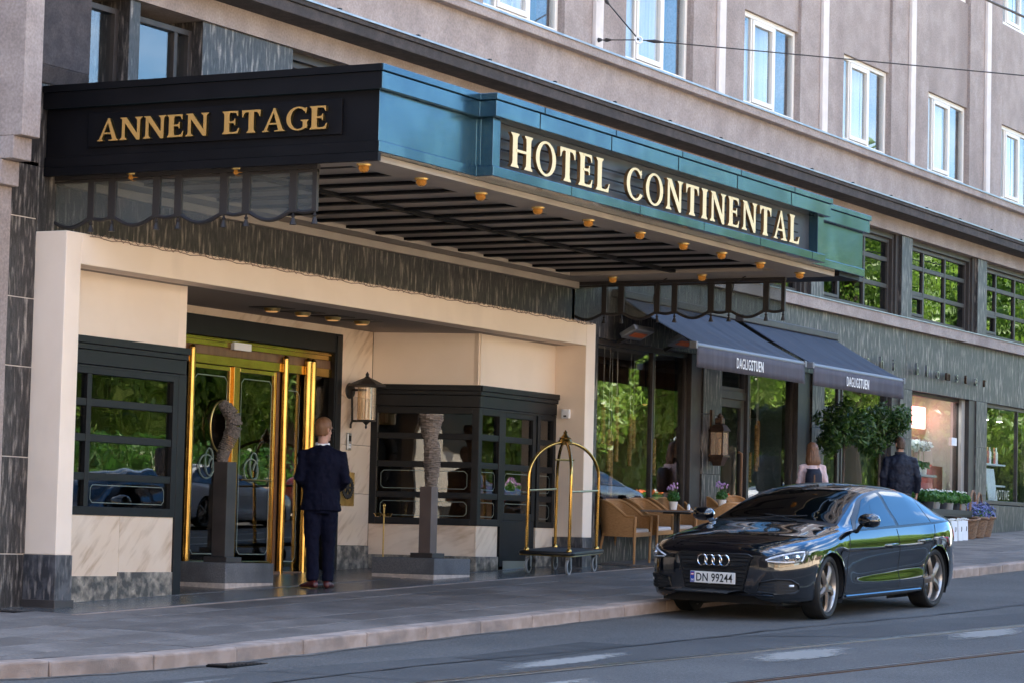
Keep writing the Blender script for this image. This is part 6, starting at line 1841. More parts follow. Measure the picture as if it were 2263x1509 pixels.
def head_mesh(mb, c, yaw_, s=1.0):
    """skull, jaw, nose, brow, ears and neck; c = centre of the head, facing +y turned by yaw_"""
    R_ = Matrix.Rotation(yaw_, 3, 'Z'); c = Vector(c)
    def T(p): return c+R_ @ (Vector(p)*s)
    rings = []
    for z, rx, yf, yb in ((-0.118, 0.028, 0.070, -0.01), (-0.105, 0.045, 0.082, -0.035), (-0.07, 0.060, 0.088, -0.068), (-0.03, 0.070, 0.088, -0.088), (0.01, 0.075, 0.090, -0.098), (0.045, 0.077, 0.090, -0.101), (0.08, 0.070, 0.078, -0.090), (0.105, 0.052, 0.055, -0.066), (0.12, 0.02, 0.02, -0.03)):
        ring = []
        for k in range(20):
            a = 2*math.pi*k/20
            sy = math.sin(a)
            ring.append(T((rx*math.cos(a), (yf if sy > 0 else -yb)*sy, z)))
        rings.append(ring)
    mb.loft(rings, True)
    mb.tube([T((0, 0.088, 0.020)), T((0, 0.104, -0.012)), T((0, 0.110, -0.030)), T((0, 0.092, -0.038))], [0.010*s, 0.012*s, 0.015*s, 0.011*s], 8)
    mb.tube([T((-0.05, 0.074, 0.028)), T((0, 0.092, 0.032)), T((0.05, 0.074, 0.028))], 0.012*s, 8)
    mb.tube([T((-0.025, 0.082, -0.066)), T((0, 0.092, -0.064)), T((0.025, 0.082, -0.066))], 0.009*s, 8)
    mb.ball(T((0, 0.078, -0.098)), 0.022*s)
    for q in (-1, 1):
        mb.tube([T((0.074*q, 0.0, -0.035)), T((0.083*q, -0.012, -0.012)), T((0.085*q, -0.018, 0.014)), T((0.078*q, -0.004, 0.024)), T((0.073*q, 0.006, 0.0))], [0.010*s, 0.012*s, 0.013*s, 0.012*s, 0.009*s], 8)
    return T
def hair_cap(T, parent, mat, s=1.0, front=0.05, back=-0.07, vol=0.012, seed=0, lumps=0.5):
    r = np.random.RandomState(seed)
    mb = MB(); n, m = 40, 16
    rings = []
    ph = r.rand(4)*6
    for i in range(m+1):
        v = i/m
        ring = []
        for k in range(n):
            a = 2*math.pi*k/n
            sy = math.sin(a); cxx = math.cos(a)
            zlow = back+(front-back)*max(0.0, min(1.0, (sy+0.35)/1.1))+0.006*math.sin(k*2.3+ph[2])+0.004*math.sin(k*5.1)
            z = zlow+(0.1315-zlow)*(1-(1-v)**1.9)
            # skull radius at height z
            q = max(0.02, 1-((z-0.02)/0.1125)**2)**0.5 if z > 0.02 else 1.0-0.10*((0.02-z)/0.1)
            vv = vol*(0.25+0.75*min(1, v*3))*min(1, q*1.6); g = (0.079*q+vv, (0.090 if sy > 0 else 0.101)*q+vv)
            nz = 1+lumps*0.05*math.sin(a*9+ph[0]+v*5)+lumps*0.04*math.sin(a*17+ph[1]-v*9)+0.018*r.randn()*(0.3+v)
            ring.append(T((g[0]*cxx*nz, g[1]*sy*nz, z+vol*v*0.9)))
        rings.append(ring)
    mb.loft(rings, True)
    return mb.build('hair', mat, parent, smooth='full')
def person(name, lab, loc, rz, sc_, P_):
    t = thing(name, lab, 'person', loc, rz)
    t.scale = (sc_, sc_, sc_)
    fl, fr_ = P_['feet']             # (x, y, lift)
    kb_ = P_.get('knee', 0.03)
    body = MB()
    T = head_mesh(body, (P_.get('hx', 0), P_.get('hy', 0.03), 1.70), P_['head'])
    body.tube([(0, 0.0, 1.46), (0.0, 0.01, 1.55), (P_.get('hx', 0), P_.get('hy', 0.03)-0.015, 1.64)], [0.066, 0.056, 0.058], 14)
    body.loft([ell((0, 0, z), rx, ry) for z, rx, ry in ((0.84, 0.15, 0.11), (0.95, 0.165, 0.12), (1.08, 0.14, 0.105), (1.30, 0.165, 0.11), (1.44, 0.165, 0.095), (1.50, 0.07, 0.06))], True)
    for s, (sh, el, wr, hd, pn) in zip((-1, 1), P_['arms']):
        limb(body, [sh, ((sh[0]+el[0])/2, (sh[1]+el[1])/2, (sh[2]+el[2])/2), el, ((el[0]+wr[0])/2, (el[1]+wr[1])/2, (el[2]+wr[2])/2), wr], [0.052, 0.046, 0.040, 0.037, 0.027], 12)
        hand(body, wr, hd, pn, s)
    for s, f in zip((-1, 1), (fl, fr_)):
        limb(body, [(0.085*s, 0, 0.88), (0.09*s+0.3*(f[0]-0.09*s), f[1]*0.45+kb_, 0.50+f[2]*0.5), (f[0], f[1]-0.02, 0.09+f[2])], [0.078, 0.055, 0.042], 12)
    b = fuse(body, 'body', 'skin', t, 0.0085, 3)
    hair_cap(T, t, P_['hair'], front=P_.get('hf', 0.05), back=P_.get('hb', -0.07), vol=P_.get('hv', 0.012), seed=P_.get('seed', 1))
    # jacket
    j = MB()
    j.loft([ell((0, y, z), rx, ry) for z, rx, ry, y in P_['torso']], True)
    for s, (sh, el, wr, hd, pn) in zip((-1, 1), P_['arms']):
        a0, a1, a2 = P_['sleeve']
        q = Vector(wr)-Vector(hd).normalized()*0.015
        limb(j, [Vector(sh)+Vector((-0.05*s, 0, 0.0)), sh, ((sh[0]+el[0])/2, (sh[1]+el[1])/2, (sh[2]+el[2])/2), el, ((el[0]+q[0])/2, (el[1]+q[1])/2, (el[2]+q[2])/2), tuple(q)], [a0*0.95, a0, a1, a1*0.93, (a1+a2)/2*0.95, a2], 14)
    jo = fuse(j, P_['jname'], P_['jmat'], t, 0.011, 5, P_.get('folds', 0.034))
    # trousers
    q = MB()
    q.loft([ell((0, 0, z), rx, ry) for z, rx, ry in ((0.80, 0.15, 0.125), (0.90, 0.178, 0.138), (1.02, 0.165, 0.125))], True)
    for s, f in zip((-1, 1), (fl, fr_)):
        limb(q, [(0.088*s, 0, 0.90), (0.09*s, f[1]*0.2+0.01, 0.74), (0.09*s+0.3*(f[0]-0.09*s), f[1]*0.45+kb_, 0.50+f[2]*0.5), (f[0], f[1]*0.9+0.0, 0.28+f[2]), (f[0], f[1]-0.015, 0.075+f[2])], [0.095, 0.098, 0.077, 0.068, 0.066], 14)
    fuse(q, 'trousers', P_['tmat'], t, 0.011, 5, 0.028, 0.10)
    for s, f, ta in zip((-1, 1), (fl, fr_), P_.get('toe', (-0.1, 0.1))):
        sh_ = MB((f[0], f[1], f[2]))
        c, sn = math.cos(ta), math.sin(ta)
        rg = []
        for y, w, z0, z1 in ((-0.085, 0.024, 0.012, 0.05), (-0.07, 0.036, 0.004, 0.085), (0.0, 0.040, 0.004, 0.095), (0.07, 0.046, 0.004, 0.070), (0.13, 0.050, 0.004, 0.054), (0.175, 0.044, 0.004, 0.046), (0.198, 0.030, 0.006, 0.040), (0.206, 0.015, 0.010, 0.030)):
            ring = []
            for k in range(12):
                a = 2*math.pi*k/12
                x_, z_ = w*math.cos(a), (z0+z1)/2+(z1-z0)/2*math.sin(a)
                ring.append((x_*c+y*sn, -x_*sn+y*c, max(z_, 0.004)))
            rg.append(ring)
        sh_.loft(rg, True)
        so_ = sh_.build('shoe', P_['smat'], t, smooth='full')
    return t, T
SH_ = 1.428
# the doorman: dark suit, seen from behind, head turned to the right
arms = [((-0.195, 0, SH_), (-0.252, -0.075, 1.17), (-0.15, 0.17, 1.10), (0.55, 0.8, 0.0), (0, 0, -1)),
        ((0.195, 0, SH_), (0.252, -0.05, 1.16), (0.18, 0.20, 1.06), (-0.2, 0.9, -0.1), (-0.6, 0, -0.7))]
suit = [(0.83, 0.218, 0.150, 0.0), (0.90, 0.217, 0.153, 0.0), (1.00, 0.203, 0.145, 0.0), (1.10, 0.192, 0.138, 0.0), (1.22, 0.202, 0.142, 0.0), (1.34, 0.220, 0.144, -0.004), (1.42, 0.222, 0.130, -0.008), (1.465, 0.195, 0.112, -0.006), (1.50, 0.135, 0.09, 0.0), (1.525, 0.090, 0.080, 0.0), (1.545, 0.074, 0.070, 0.0)]
man, T = person('person', 'blond man in dark navy suit and oxblood shoes facing the hotel door', (4.56, -0.45, gz(4.56, -0.45)+0.002), math.radians(-55), 1.012,
             dict(feet=((-0.075, -0.03, 0.0), (0.10, 0.10, 0.0)), head=math.radians(-48), hx=0.008, arms=arms, hair='hair_blond', hf=0.058, hb=-0.064, hv=0.015, seed=3, torso=suit, sleeve=(0.074, 0.062, 0.047), jname='suit_jacket', jmat='suit', tmat='suit', smat='shoe_red', toe=(-0.55, 0.25)))
MB().tube([p for p in [(0.071*math.cos(a), 0.004+0.070*math.sin(a), 1.546+0.012*math.sin(a)) for a in np.linspace(0, 2*math.pi, 22, endpoint=False)]], (0.008, 0.017), 8, closed=True).build('shirt_collar', 'cloth_white', man, smooth=True)
MB().tube([(0.0, -0.150, 0.84), (0.0, -0.156, 0.93), (0.0, -0.148, 1.02)], 0.004, 5).build('jacket_vent', 'suit', man)
g = MB()
for q in (-1, 1):
    g.tube([T((0.082*q, 0.0, 0.012)), T((0.080*q, 0.05, 0.016)), T((0.066*q, 0.100, 0.016))], 0.0035, 5)
    g.tube([T((0.034*q+0.026*math.cos(a), 0.106-0.012*abs(math.cos(a)), 0.010+0.019*math.sin(a))) for a in np.linspace(0, 6.283, 14, endpoint=False)], 0.003, 5, closed=True)
g.build('spectacles', 'iron', man)
# man in a navy bomber jacket near the flower shop
arms2 = [((-0.20, 0, SH_), (-0.285, -0.03, 1.16), (-0.27, 0.05, 0.90), (0.1, 0.15, -1), (0.9, 0.2, 0)),
         ((0.20, 0, SH_), (0.290, -0.03, 1.16), (0.285, 0.04, 0.89), (0.0, 0.15, -1), (-0.9, 0.2, 0))]
bomb = [(0.86, 0.185, 0.140, 0.0), (0.91, 0.215, 0.160, 0.0), (1.00, 0.232, 0.172, 0.0), (1.12, 0.238, 0.172, 0.0), (1.25, 0.242, 0.170, 0.0), (1.38, 0.238, 0.156, -0.004), (1.46, 0.215, 0.130, -0.004), (1.51, 0.130, 0.098, 0.0), (1.555, 0.082, 0.078, 0.0)]
mb2, T2 = person('person', 'balding man in a navy bomber jacket walking past the flower shop', (21.15, -1.0, gz(21.15, -1.0)+0.002), math.radians(-62), 0.965,
             dict(feet=((-0.09, 0.16, 0.0), (0.09, -0.16, 0.0)), head=math.radians(22), arms=arms2, hair='hair_grey', hf=0.075, hb=-0.075, hv=0.004, seed=5, torso=bomb, sleeve=(0.092, 0.080, 0.052), jname='bomber_jacket', jmat='jacket_navy', tmat='cloth_dark', smat='carblack'))
MB().tube([(0.19*math.cos(a), 0.145*math.sin(a), 0.875) for a in np.linspace(0, 6.283, 26, endpoint=False)], (0.010, 0.032), 8, closed=True).build('ribbed_hem', 'cloth_dark', mb2, smooth=True)
MB().tube([(0.084*math.cos(a), 0.0+0.080*math.sin(a), 1.555) for a in np.linspace(0, 6.283, 22, endpoint=False)], (0.010, 0.024), 8, closed=True).build('ribbed_collar', 'cloth_dark', mb2, smooth=True)
# woman with a rucksack
arms3 = [((-0.165, 0, 1.43), (-0.225, -0.03, 1.16), (-0.20, 0.08, 0.93), (0.1, 0.3, -1), (0.9, 0.2, 0)),
         ((0.165, 0, 1.43), (0.225, -0.03, 1.16), (0.20, 0.08, 0.93), (-0.1, 0.3, -1), (-0.9, 0.2, 0))]
top3 = [(0.86, 0.185, 0.14, 0.0), (0.95, 0.185, 0.14, 0.0), (1.08, 0.155, 0.118, 0.0), (1.25, 0.170, 0.125, 0.0), (1.36, 0.182, 0.125, 0.0), (1.44, 0.165, 0.105, 0.0), (1.48, 0.11, 0.08, 0.0), (1.51, 0.07, 0.066, 0.0)]
wo, T3 = person('person', 'woman with long brown hair, pink top and dark rucksack beyond the car', (17.4, -1.0, gz(17.4, -1.0)+0.002), math.radians(-60), 0.90,
             dict(feet=((-0.08, 0.1, 0.0), (0.08, -0.12, 0.0)), head=math.radians(10), arms=arms3, hair='hair_brown', hf=0.06, hb=-0.09, hv=0.022, seed=8, torso=top3, sleeve=(0.066, 0.055, 0.042), jname='top', jmat='cloth_pink', tmat='cloth_blue', smat='carblack'))
hm = MB()
n = 34
for ly in range(2):
    rings = []
    for z, rx, ry, yo in ((0.105, 0.060, 0.07, -0.005), (0.07, 0.092, 0.10, -0.005), (0.0, 0.104, 0.112, -0.012), (-0.08, 0.106, 0.10, -0.035), (-0.13, 0.122, 0.080, -0.058), (-0.19, 0.128, 0.066, -0.072), (-0.235, 0.100, 0.046, -0.078)):
        ring = []
        for k in range(n):
            a = math.pi+math.pi*1.16*(k/(n-1)-0.5)*1.0+math.pi/2
            nz = 1+0.055*math.sin(k*2.1+z*9)+0.035*math.sin(k*5.3+z*20)
            q = 1-0.16*ly
            ring.append(T3((rx*q*math.cos(a)*nz, yo+ry*q*math.sin(a)*nz, z+0.012*math.sin(k*1.3)*(z < -0.25))))
        rings.append(ring)
    hm.loft(rings, False, wrap=False)
hm.build('long_hair', 'hair_brown', wo, smooth='full')
rk = tag(MB().loft([ell((0, -0.20, z), rx, ry) for z, rx, ry in ((0.98, 0.10, 0.05), (1.02, 0.135, 0.085), (1.18, 0.145, 0.095), (1.32, 0.135, 0.08), (1.40, 0.10, 0.05))], True).build('rucksack', 'jacket_navy', None, smooth='full'), 'dark blue rucksack with orange strap on the back of the woman', 'rucksack')
for s in (-1, 1): MB().tube([(0.08*s, -0.16, 1.34), (0.095*s, -0.03, 1.462), (0.10*s, 0.10, 1.38), (0.12*s, 0.10, 1.15), (0.12*s, -0.12, 1.05)], (0.022, 0.006), 8).build('strap', 'cloth_dark', rk)
MB().box(-0.012, 0.012, -0.30, -0.27, 1.06, 1.30).build('zip_strap', 'copper_lamp', rk)
rk.location = wo.location; rk.rotation_euler = wo.rotation_euler; rk.scale = wo.scale
# passers-by across the street (seen only mirrored in the glass)
def passer(x, y, rz, jm, tm, hair, lab):
    c = copy_tree(mb2)
    c.location = (x, y, fz_(x, y)); c.rotation_euler = (0, 0, rz)
    c['label'] = lab
    for ch in c.children:
        k = ch.name.split('.')[0]
        m_ = {'bomber_jacket': jm, 'trousers': tm, 'hair': hair, 'ribbed_hem': jm, 'ribbed_collar': jm}.get(k)
        if m_:
            ch.data = ch.data.copy(); ch.data.materials.clear(); ch.data.materials.append(MATS[m_])
passer(43.5, -20.6, 1.2, 'cloth_white', 'cloth_pink', 'hair_grey', 'person in a white jacket on the far pavement, mirrored in the cafe window')
passer(45.0, -21.4, -1.8, 'cloth_red', 'cloth_blue', 'hair_brown', 'person in a red jacket on the far pavement, mirrored in the cafe window')
passer(20.5, -20.2, 1.6, 'cloth_white', 'cloth_dark', 'hair_blond', 'person in a white jacket and dark trousers on the far pavement, mirrored in the door')
passer(16.5, -19.6, -1.4, 'cloth_white', 'cloth_white', 'hair_grey', 'person all in white on the far pavement, mirrored in the left bay')
passer(31.5, -20.4, 1.3, 'cloth_dark', 'cloth_blue', 'hair_blond', 'person in dark jacket and blue trousers on the far pavement, mirrored in the right bay')
# ================================================================== sculptures on stone plinths
def plinth(x0, x1, y0, y1, z1, lab):
    zg = gz((x0+x1)/2, (y0+y1)/2)
    b = thing('stone_plinth', lab, 'plinth', ((x0+x1)/2, (y0+y1)/2, zg), group='plinth blocks by the entrance')
    w, d = (x1-x0)/2, (y1-y0)/2
    MB().box(-w, w, -d, d, 0.03, z1-zg).build('block', 'granite_grey', b, bevel=0.008)
    MB().box(-w+0.004, w-0.004, -d+0.004, d-0.004, -0.08, 0.032).build('mortar_bed', 'mortar', b)
    return b
plinth(3.71, 4.66, 0.20, 1.12, 0.42, 'grey granite plinth block under the crescent sculpture, left of the doorman')
plinth(7.05, 7.92, -0.47, 0.38, 0.50, 'grey granite plinth block under the torso sculpture, by the luggage cart')
def column(x, y, z0, z1, hw, mat, lab, foot):
    p = thing('pedestal', lab, 'pedestal', (x, y, z0), group='sculpture pedestals')
    MB().box(-foot, foot, -foot, foot, 0.002, 0.06).build('foot_slab', 'pedestal', p, bevel=0.004)
    MB().box(-hw, hw, -hw, hw, 0.06, z1-z0).build('shaft', mat, p, bevel=0.004)
    return p
column(4.27, 0.62, 0.42, 1.52, 0.090, 'pedestal', 'dark square pedestal carrying the crescent stone sculpture', 0.15)
column(7.53, -0.10, 0.50, 1.345, 0.080, 'pedestal_brown', 'brown square pedestal carrying the torso stone sculpture', 0.15)
def layered(name, lab, path, rs, mat, x, y, z, layers=46, n=22, seed=1, yscale=0.8):
    """form stacked from thin split stone layers; every layer a ragged slice"""
    r = np.random.RandomState(seed)
    t = thing(name, lab, 'sculpture', (x, y, z))
    pz = [p[2] for p in path]
    us = np.linspace(0, 1, len(path))
    for k in range(layers):
        u = (k+0.5)/layers
        c = np.array([np.interp(u, us, [p[i] for p in path]) for i in range(3)])
        u2 = min(1, u+0.01); u1 = max(0, u-0.01)
        tg = np.array([np.interp(u2, us, [p[i] for p in path])-np.interp(u1, us, [p[i] for p in path]) for i in range(3)]); tg /= np.linalg.norm(tg)
        a = np.array([tg[2], 0, -tg[0]]); a /= np.linalg.norm(a); b = np.cross(tg, a)
        rad = np.interp(u, us, rs)
        L_ = sum(np.linalg.norm(np.array(path[i+1])-np.array(path[i])) for i in range(len(path)-1))/layers
        h = L_*0.56
        jit = [1+0.06*r.randn() for _ in range(n)]
        rings = []
        for sgn, q in ((-1, 0.96), (-0.55, 1.0), (0.55, 1.0), (1, 0.96)):
            rings.append([tuple(c+tg*h*sgn+(a*math.cos(2*math.pi*i/n)+b*math.sin(2*math.pi*i/n)*yscale)*rad*q*jit[i]) for i in range(n)])
        MB().loft(rings, True).build('stone_layer', mat, t)
    return t
# crescent opening to the left (towards -X/+Y in the view)
dv_ = Vector((0.47, -0.88))     # image-right direction on the ground
def cres(s, z): return (dv_.x*s, dv_.y*s, z)
layered('sculpture', 'grey crescent shaped stone sculpture on the dark pedestal in front of the doors', [cres(-0.01, 0.0), cres(0.005, 0.12), cres(0.075, 0.28), cres(0.115, 0.40), cres(0.09, 0.51), cres(0.01, 0.60), cres(-0.03, 0.65)], [0.070, 0.082, 0.094, 0.098, 0.092, 0.078, 0.055], 'sculpt_stone_dark', 4.25, 0.64, 1.52, 46, seed=2)
layered('sculpture', 'buff torso shaped stone sculpture on the brown pedestal beside the right bay', [cres(0.02, 0.0), cres(0.025, 0.14), cres(0.03, 0.30), cres(0.025, 0.45), cres(0.0, 0.58), cres(-0.005, 0.68), cres(0.0, 0.80), cres(0.0, 0.855)], [0.085, 0.105, 0.125, 0.118, 0.10, 0.14, 0.175, 0.17], 'sculpt_stone', 7.53, -0.10, 1.345, 54, seed=4, yscale=0.75)
# ================================================================== brass luggage cart
lc = thing('luggage_cart', 'brass birdcage luggage cart with dark platform in front of the portal', 'luggage cart', (9.74, -0.76, gz(9.74, -0.76)), math.radians(9))
lc.rotation_euler = (SLY, -SLX, math.radians(9))
hl_, hw_ = 0.61, 0.32
MB().box(-hl_, hl_, -hw_, hw_, 0.245, 0.285).build('platform', 'cloth_dark', lc, bevel=0.015)
rim = []
for a0, cx, cy in ((0, hl_-0.03, hw_-0.03), (1, -hl_+0.03, hw_-0.03), (2, -hl_+0.03, -hw_+0.03), (3, hl_-0.03, -hw_+0.03)):
    for k in range(5):
        a = (a0+k/4)*math.pi/2
        rim.append((cx+0.055*math.cos(a), cy+0.055*math.sin(a), 0.262))
MB().tube(rim, (0.022, 0.026), 8, closed=True).build('bumper_rim', 'carblack', lc, smooth=True)
MB().tube([(x, y, 0.234) for x, y, z in rim], 0.010, 6, closed=True).build('brass_trim', 'brass_old', lc, smooth=True)
TOP = 1.70
for sx_ in (-1, 1):
    for sy_ in (-1, 1):
        x, y = sx_*(hl_-0.05), sy_*(hw_-0.045)
        path = [(x, y, 0.285), (x, y, 0.7), (x, y, 1.18)]
        for k in range(1, 13):
            a = math.pi/2*k/12
            path.append((x*math.cos(a), y*math.cos(a), 1.18+0.44*math.sin(a)))
        MB().tube(path, 0.020, 10).build('pole', 'brass', lc, smooth=True)
        MB().lathe([(0.034, 0.285), (0.034, 0.30), (0.022, 0.32)], (x, y, 0), n=12).build('pole_collar', 'brass', lc, smooth=True)
MB().lathe([(0.085, 1.59), (0.09, 1.63), (0.07, 1.66), (0.075, 1.675), (0.05, 1.69), (0.03, 1.715), (0.022, 1.73), (0.026, 1.745), (0.0, 1.78)], n=18).build('crown', 'brass', lc, smooth=True)
MB().tube([(-0.10, 0.09, 1.40), (0.10, -0.09, 1.40)], 0.012, 8).build('hanger_bar', 'brass', lc, smooth=True)
for sy_ in (-1, 1): MB().tube([(-hl_+0.05, sy_*(hw_-0.045), 1.02), (hl_-0.05, sy_*(hw_-0.045), 1.02)], 0.013, 8).build('side_rail', 'brass_old', lc, smooth=True)
for sx_ in (-1, 1):
    for sy_ in (-1, 1):
        x, y = sx_*(hl_-0.09), sy_*(hw_-0.06)
        c = MB(); c.box(x-0.03, x+0.03, y-0.03, y+0.03, 0.20, 0.244)
        c.hexa([(x-0.012, y-0.035, 0.085), (x+0.012, y-0.035, 0.085), (x+0.012, y-0.025, 0.085), (x-0.012, y-0.025, 0.085)], [(x-0.03, y-0.035, 0.2), (x+0.03, y-0.035, 0.2), (x+0.03, y-0.025, 0.2), (x-0.03, y-0.025, 0.2)])
        c.hexa([(x-0.012, y+0.025, 0.085), (x+0.012, y+0.025, 0.085), (x+0.012, y+0.035, 0.085), (x-0.012, y+0.035, 0.085)], [(x-0.03, y+0.025, 0.2), (x+0.03, y+0.025, 0.2), (x+0.03, y+0.035, 0.2), (x-0.03, y+0.035, 0.2)])
        co_ = c.build('castor', 'steel', lc)
        MB().lathe([(0.075, -0.016), (0.098, -0.014), (0.10, 0.0), (0.098, 0.014), (0.075, 0.016), (0.075, -0.016)], (x, y, 0.10), n=24, ax='y', cap=False).build('tyre', 'wheel_grey', co_, smooth=True)
        MB().lathe([(0.0, -0.012), (0.078, -0.010), (0.078, 0.010), (0.0, 0.012)], (x, y, 0.10), n=20, ax='y').build('wheel_disc', 'rubber', co_, smooth=True)
# ================================================================== brass ashtray stand
at = thing('ashtray_stand', 'slim brass ashtray stand with three small bowls by the marble wall', 'ashtray', (8.08, 0.84, gz(8.08, 0.84)))
MB().lathe([(0.12, 0.0), (0.12, 0.015), (0.03, 0.03), (0.010, 0.06)], n=18).build('foot', 'brass_old', at, smooth=True)
MB().tube([(0, 0, 0.04), (0, 0, 0.36), (0, 0, 0.72), (0, 0, 0.78)], [0.009, 0.010, 0.009, 0.013], 8).build('post', 'brass_old', at, smooth=True)
for a in (0.2, 2.3, 4.4):
    MB().lathe([(0.0, 0.66), (0.035, 0.665), (0.05, 0.70), (0.06, 0.705), (0.045, 0.69), (0.0, 0.68)], (0.075*math.cos(a), 0.075*math.sin(a), 0), n=14).build('bowl', 'brass', at, smooth=True)
MB().tube([(0.022*math.cos(a), -0.0+0.022*math.sin(a)*0.3, 0.80+0.022*math.sin(a)) for a in np.linspace(0, 6.283, 14, endpoint=False)], 0.007, 6, closed=True).build('ring', 'brass', at, smooth=True)
# ================================================================== cafe chairs and tables
def make_chair():
    t = thing('cafe_chair', 'chair', 'chair')
    # plan curve of the shell: front left arm -> back -> front right arm (front is -y)
    pl_ = []
    for k in range(33):
        u = k/32
        if u < 0.3:
            q = u/0.3; x, y = -0.29-0.01*math.sin(q*3.14), -0.27+q*0.36
        elif u > 0.7:
            q = (1-u)/0.3; x, y = 0.29+0.01*math.sin(q*3.14), -0.27+q*0.36
        else:
            a = math.pi-(u-0.3)/0.4*math.pi; x, y = 0.29*math.cos(a), 0.09+0.20*math.sin(a)
        e = abs(u-0.5)*2
        top = 0.83-0.20*max(0, min(1, (e-0.32)/0.5))**1.3*1.0
        lean = 0.055*(1-e)
        pl_.append((x, y, top, lean))
    outer, inner = [], []
    m = 8
    def row(off):
        R_ = []
        for i, (x, y, top, lean) in enumerate(pl_):
            d = Vector((x, y-0.0, 0)); d.normalize()
            R_.append([(x+d.x*off, y+d.y*off+lean*((0.36+(top-0.36)*j/m)-0.36)/0.45, 0.36+(top-0.36)*j/m) for j in range(m+1)])
        return R_
    A, B_ = row(0.0), row(-0.024)
    sh = MB()
    sh.loft(A, False, wrap=False); sh.loft(B_, False, wrap=False)
    sh.loft([[A[i][m], B_[i][m]] for i in range(33)], False, wrap=False); sh.loft([[A[i][0], B_[i][0]] for i in range(33)], False, wrap=False)
    sh.build('woven_shell', 'wicker', t, smooth=True)
    MB().tube([((A[i][m][0]+B_[i][m][0])/2, (A[i][m][1]+B_[i][m][1])/2, A[i][m][2]) for i in range(33)], 0.020, 8).build('top_rim', 'cane', t, smooth=True)
    for s in (-1, 1):
        MB().tube([(0.285*s, -0.28, 0.635), (0.285*s, -0.275, 0.42), (0.275*s, -0.27, 0.0)], [(0.019, 0.022), (0.021, 0.024), (0.016, 0.018)], 8).build('leg', 'cane', t, smooth=True)
        MB().tube([(0.22*s, 0.20, 0.40), (0.25*s, 0.27, 0.0)], [0.021, 0.015], 8).build('leg', 'cane', t, smooth=True)
    MB().box(-0.275, 0.275, -0.285, -0.255, 0.36, 0.42).build('front_rail', 'cane', t, bevel=0.006)
    MB().box(-0.265, 0.265, -0.25, 0.20, 0.37, 0.40).build('seat_base', 'cane', t)
    cu = MB().box(-0.25, 0.25, -0.27, 0.19, 0.405, 0.465).build('cushion', 'cushion', t, bevel=0.025)
    return t
ch0 = make_chair(); uc = False
def chair(x, y, rz, lab):
    global uc
    c = ch0 if not uc else copy_tree(ch0); uc = True
    c.location = (x, y, gz(x, y)); c.rotation_euler = (SLY, -SLX, rz)
    c['label'] = lab; c['group'] = 'wicker cafe chairs'
    return c
chair(12.62, -0.22, 0.06, 'wicker armchair nearest the portal, its whole front and four legs in view')
chair(13.55, -0.12, 0.04, 'wicker armchair second from the portal, dark blanket over its back')
chair(14.42, -0.05, 0.02, 'wicker armchair third from the portal, behind the table with the flower pot')
chair(15.55, -0.05, -0.45, 'wicker armchair turned sideways in front of the stone pier')
chair(16.60, -0.18, -0.1, 'wicker armchair farthest from the portal, by the cafe door')
chair(12.78, -1.62, math.pi+0.05, 'wicker armchair with its back to the street, beside the car bonnet')
chair(14.75, -1.60, math.pi-0.2, 'wicker armchair with its back to the street, behind the windscreen of the car')
def blanket(x, y, rz, lab):
    """cloth folded over a chair back"""
    t = thing('blanket', lab, 'blanket', (x, y, gz(x, y)), rz, group='blankets on the chairs')
    V = []; n, m = 14, 16
    for i in range(n+1):
        xx = -0.25+0.50*i/n
        for j in range(m+1):
            s = j/m
            yb = 0.135+0.20*math.sqrt(max(0, 1-(xx/0.29)**2))
            if s < 0.55: z, y_ = 0.47+0.41*(s/0.55), yb-0.105+0.045*(s/0.55)
            elif s < 0.65: z, y_ = 0.885, yb-0.05+0.10*(s-0.55)/0.1
            else: z, y_ = 0.875-0.30*(s-0.65)/0.35, yb+0.06
            V.append((xx*(1+0.03*math.sin(j*0.8)), y_+0.010*math.sin(i*1.9+j*0.4), z))
    mb = MB(); mb.add(V, [(i*(m+1)+j, i*(m+1)+j+1, (i+1)*(m+1)+j+1, (i+1)*(m+1)+j) for i in range(n) for j in range(m)])
    o = mb.build('folded_cloth', 'blanket', t, smooth='full')
    s = o.modifiers.new('s', 'SOLIDIFY'); s.thickness = 0.012
    for k in range(14):
        fx = -0.24+0.037*k; fy = 0.195+0.20*math.sqrt(max(0, 1-(fx/0.29)**2))
        MB().tube([(fx, fy, 0.58), (fx+0.003, fy+0.004, 0.53)], 0.004, 4).build('fringe', 'blanket', t)
blanket(12.62, -0.20, 0.06, 'dark wool blanket folded over the armchair nearest the portal')
blanket(13.55, -0.10, 0.04, 'dark wool blanket folded over the second armchair from the portal')
blanket(14.42, -0.03, 0.02, 'dark wool blanket folded over the third armchair from the portal')
def table(x, y, lab):
    t = thing('cafe_table', lab, 'table', (x, y, gz(x, y)), group='cafe tables')
    MB().box(-0.36, 0.36, -0.36, 0.36, 0.70, 0.73).build('table_top', 'table_wood', t, bevel=0.006)
    MB().box(-0.365, 0.365, -0.365, 0.365, 0.703, 0.715).build('top_edge', 'alu', t)
    MB().box(-0.14, 0.14, -0.14, 0.14, 0.68, 0.70).build('plate', 'iron', t)
    MB().tube([(-0.05, 0, 0.02), (-0.05, 0, 0.69)], 0.022, 8).build('leg', 'iron', t)
    MB().tube([(0.05, 0, 0.02), (0.05, 0, 0.69)], 0.022, 8).build('leg', 'iron', t)
    MB().box(-0.26, 0.26, -0.03, 0.03, 0.0, 0.03).build('foot', 'iron', t, bevel=0.01); MB().box(-0.03, 0.03, -0.26, 0.26, 0.001, 0.031).build('foot', 'iron', t, bevel=0.01)
table(12.80, -0.92, 'square wooden cafe table with potted lavender, nearest the portal')
table(14.55, -0.90, 'square wooden cafe table with a green pot plant, near the lantern pier')
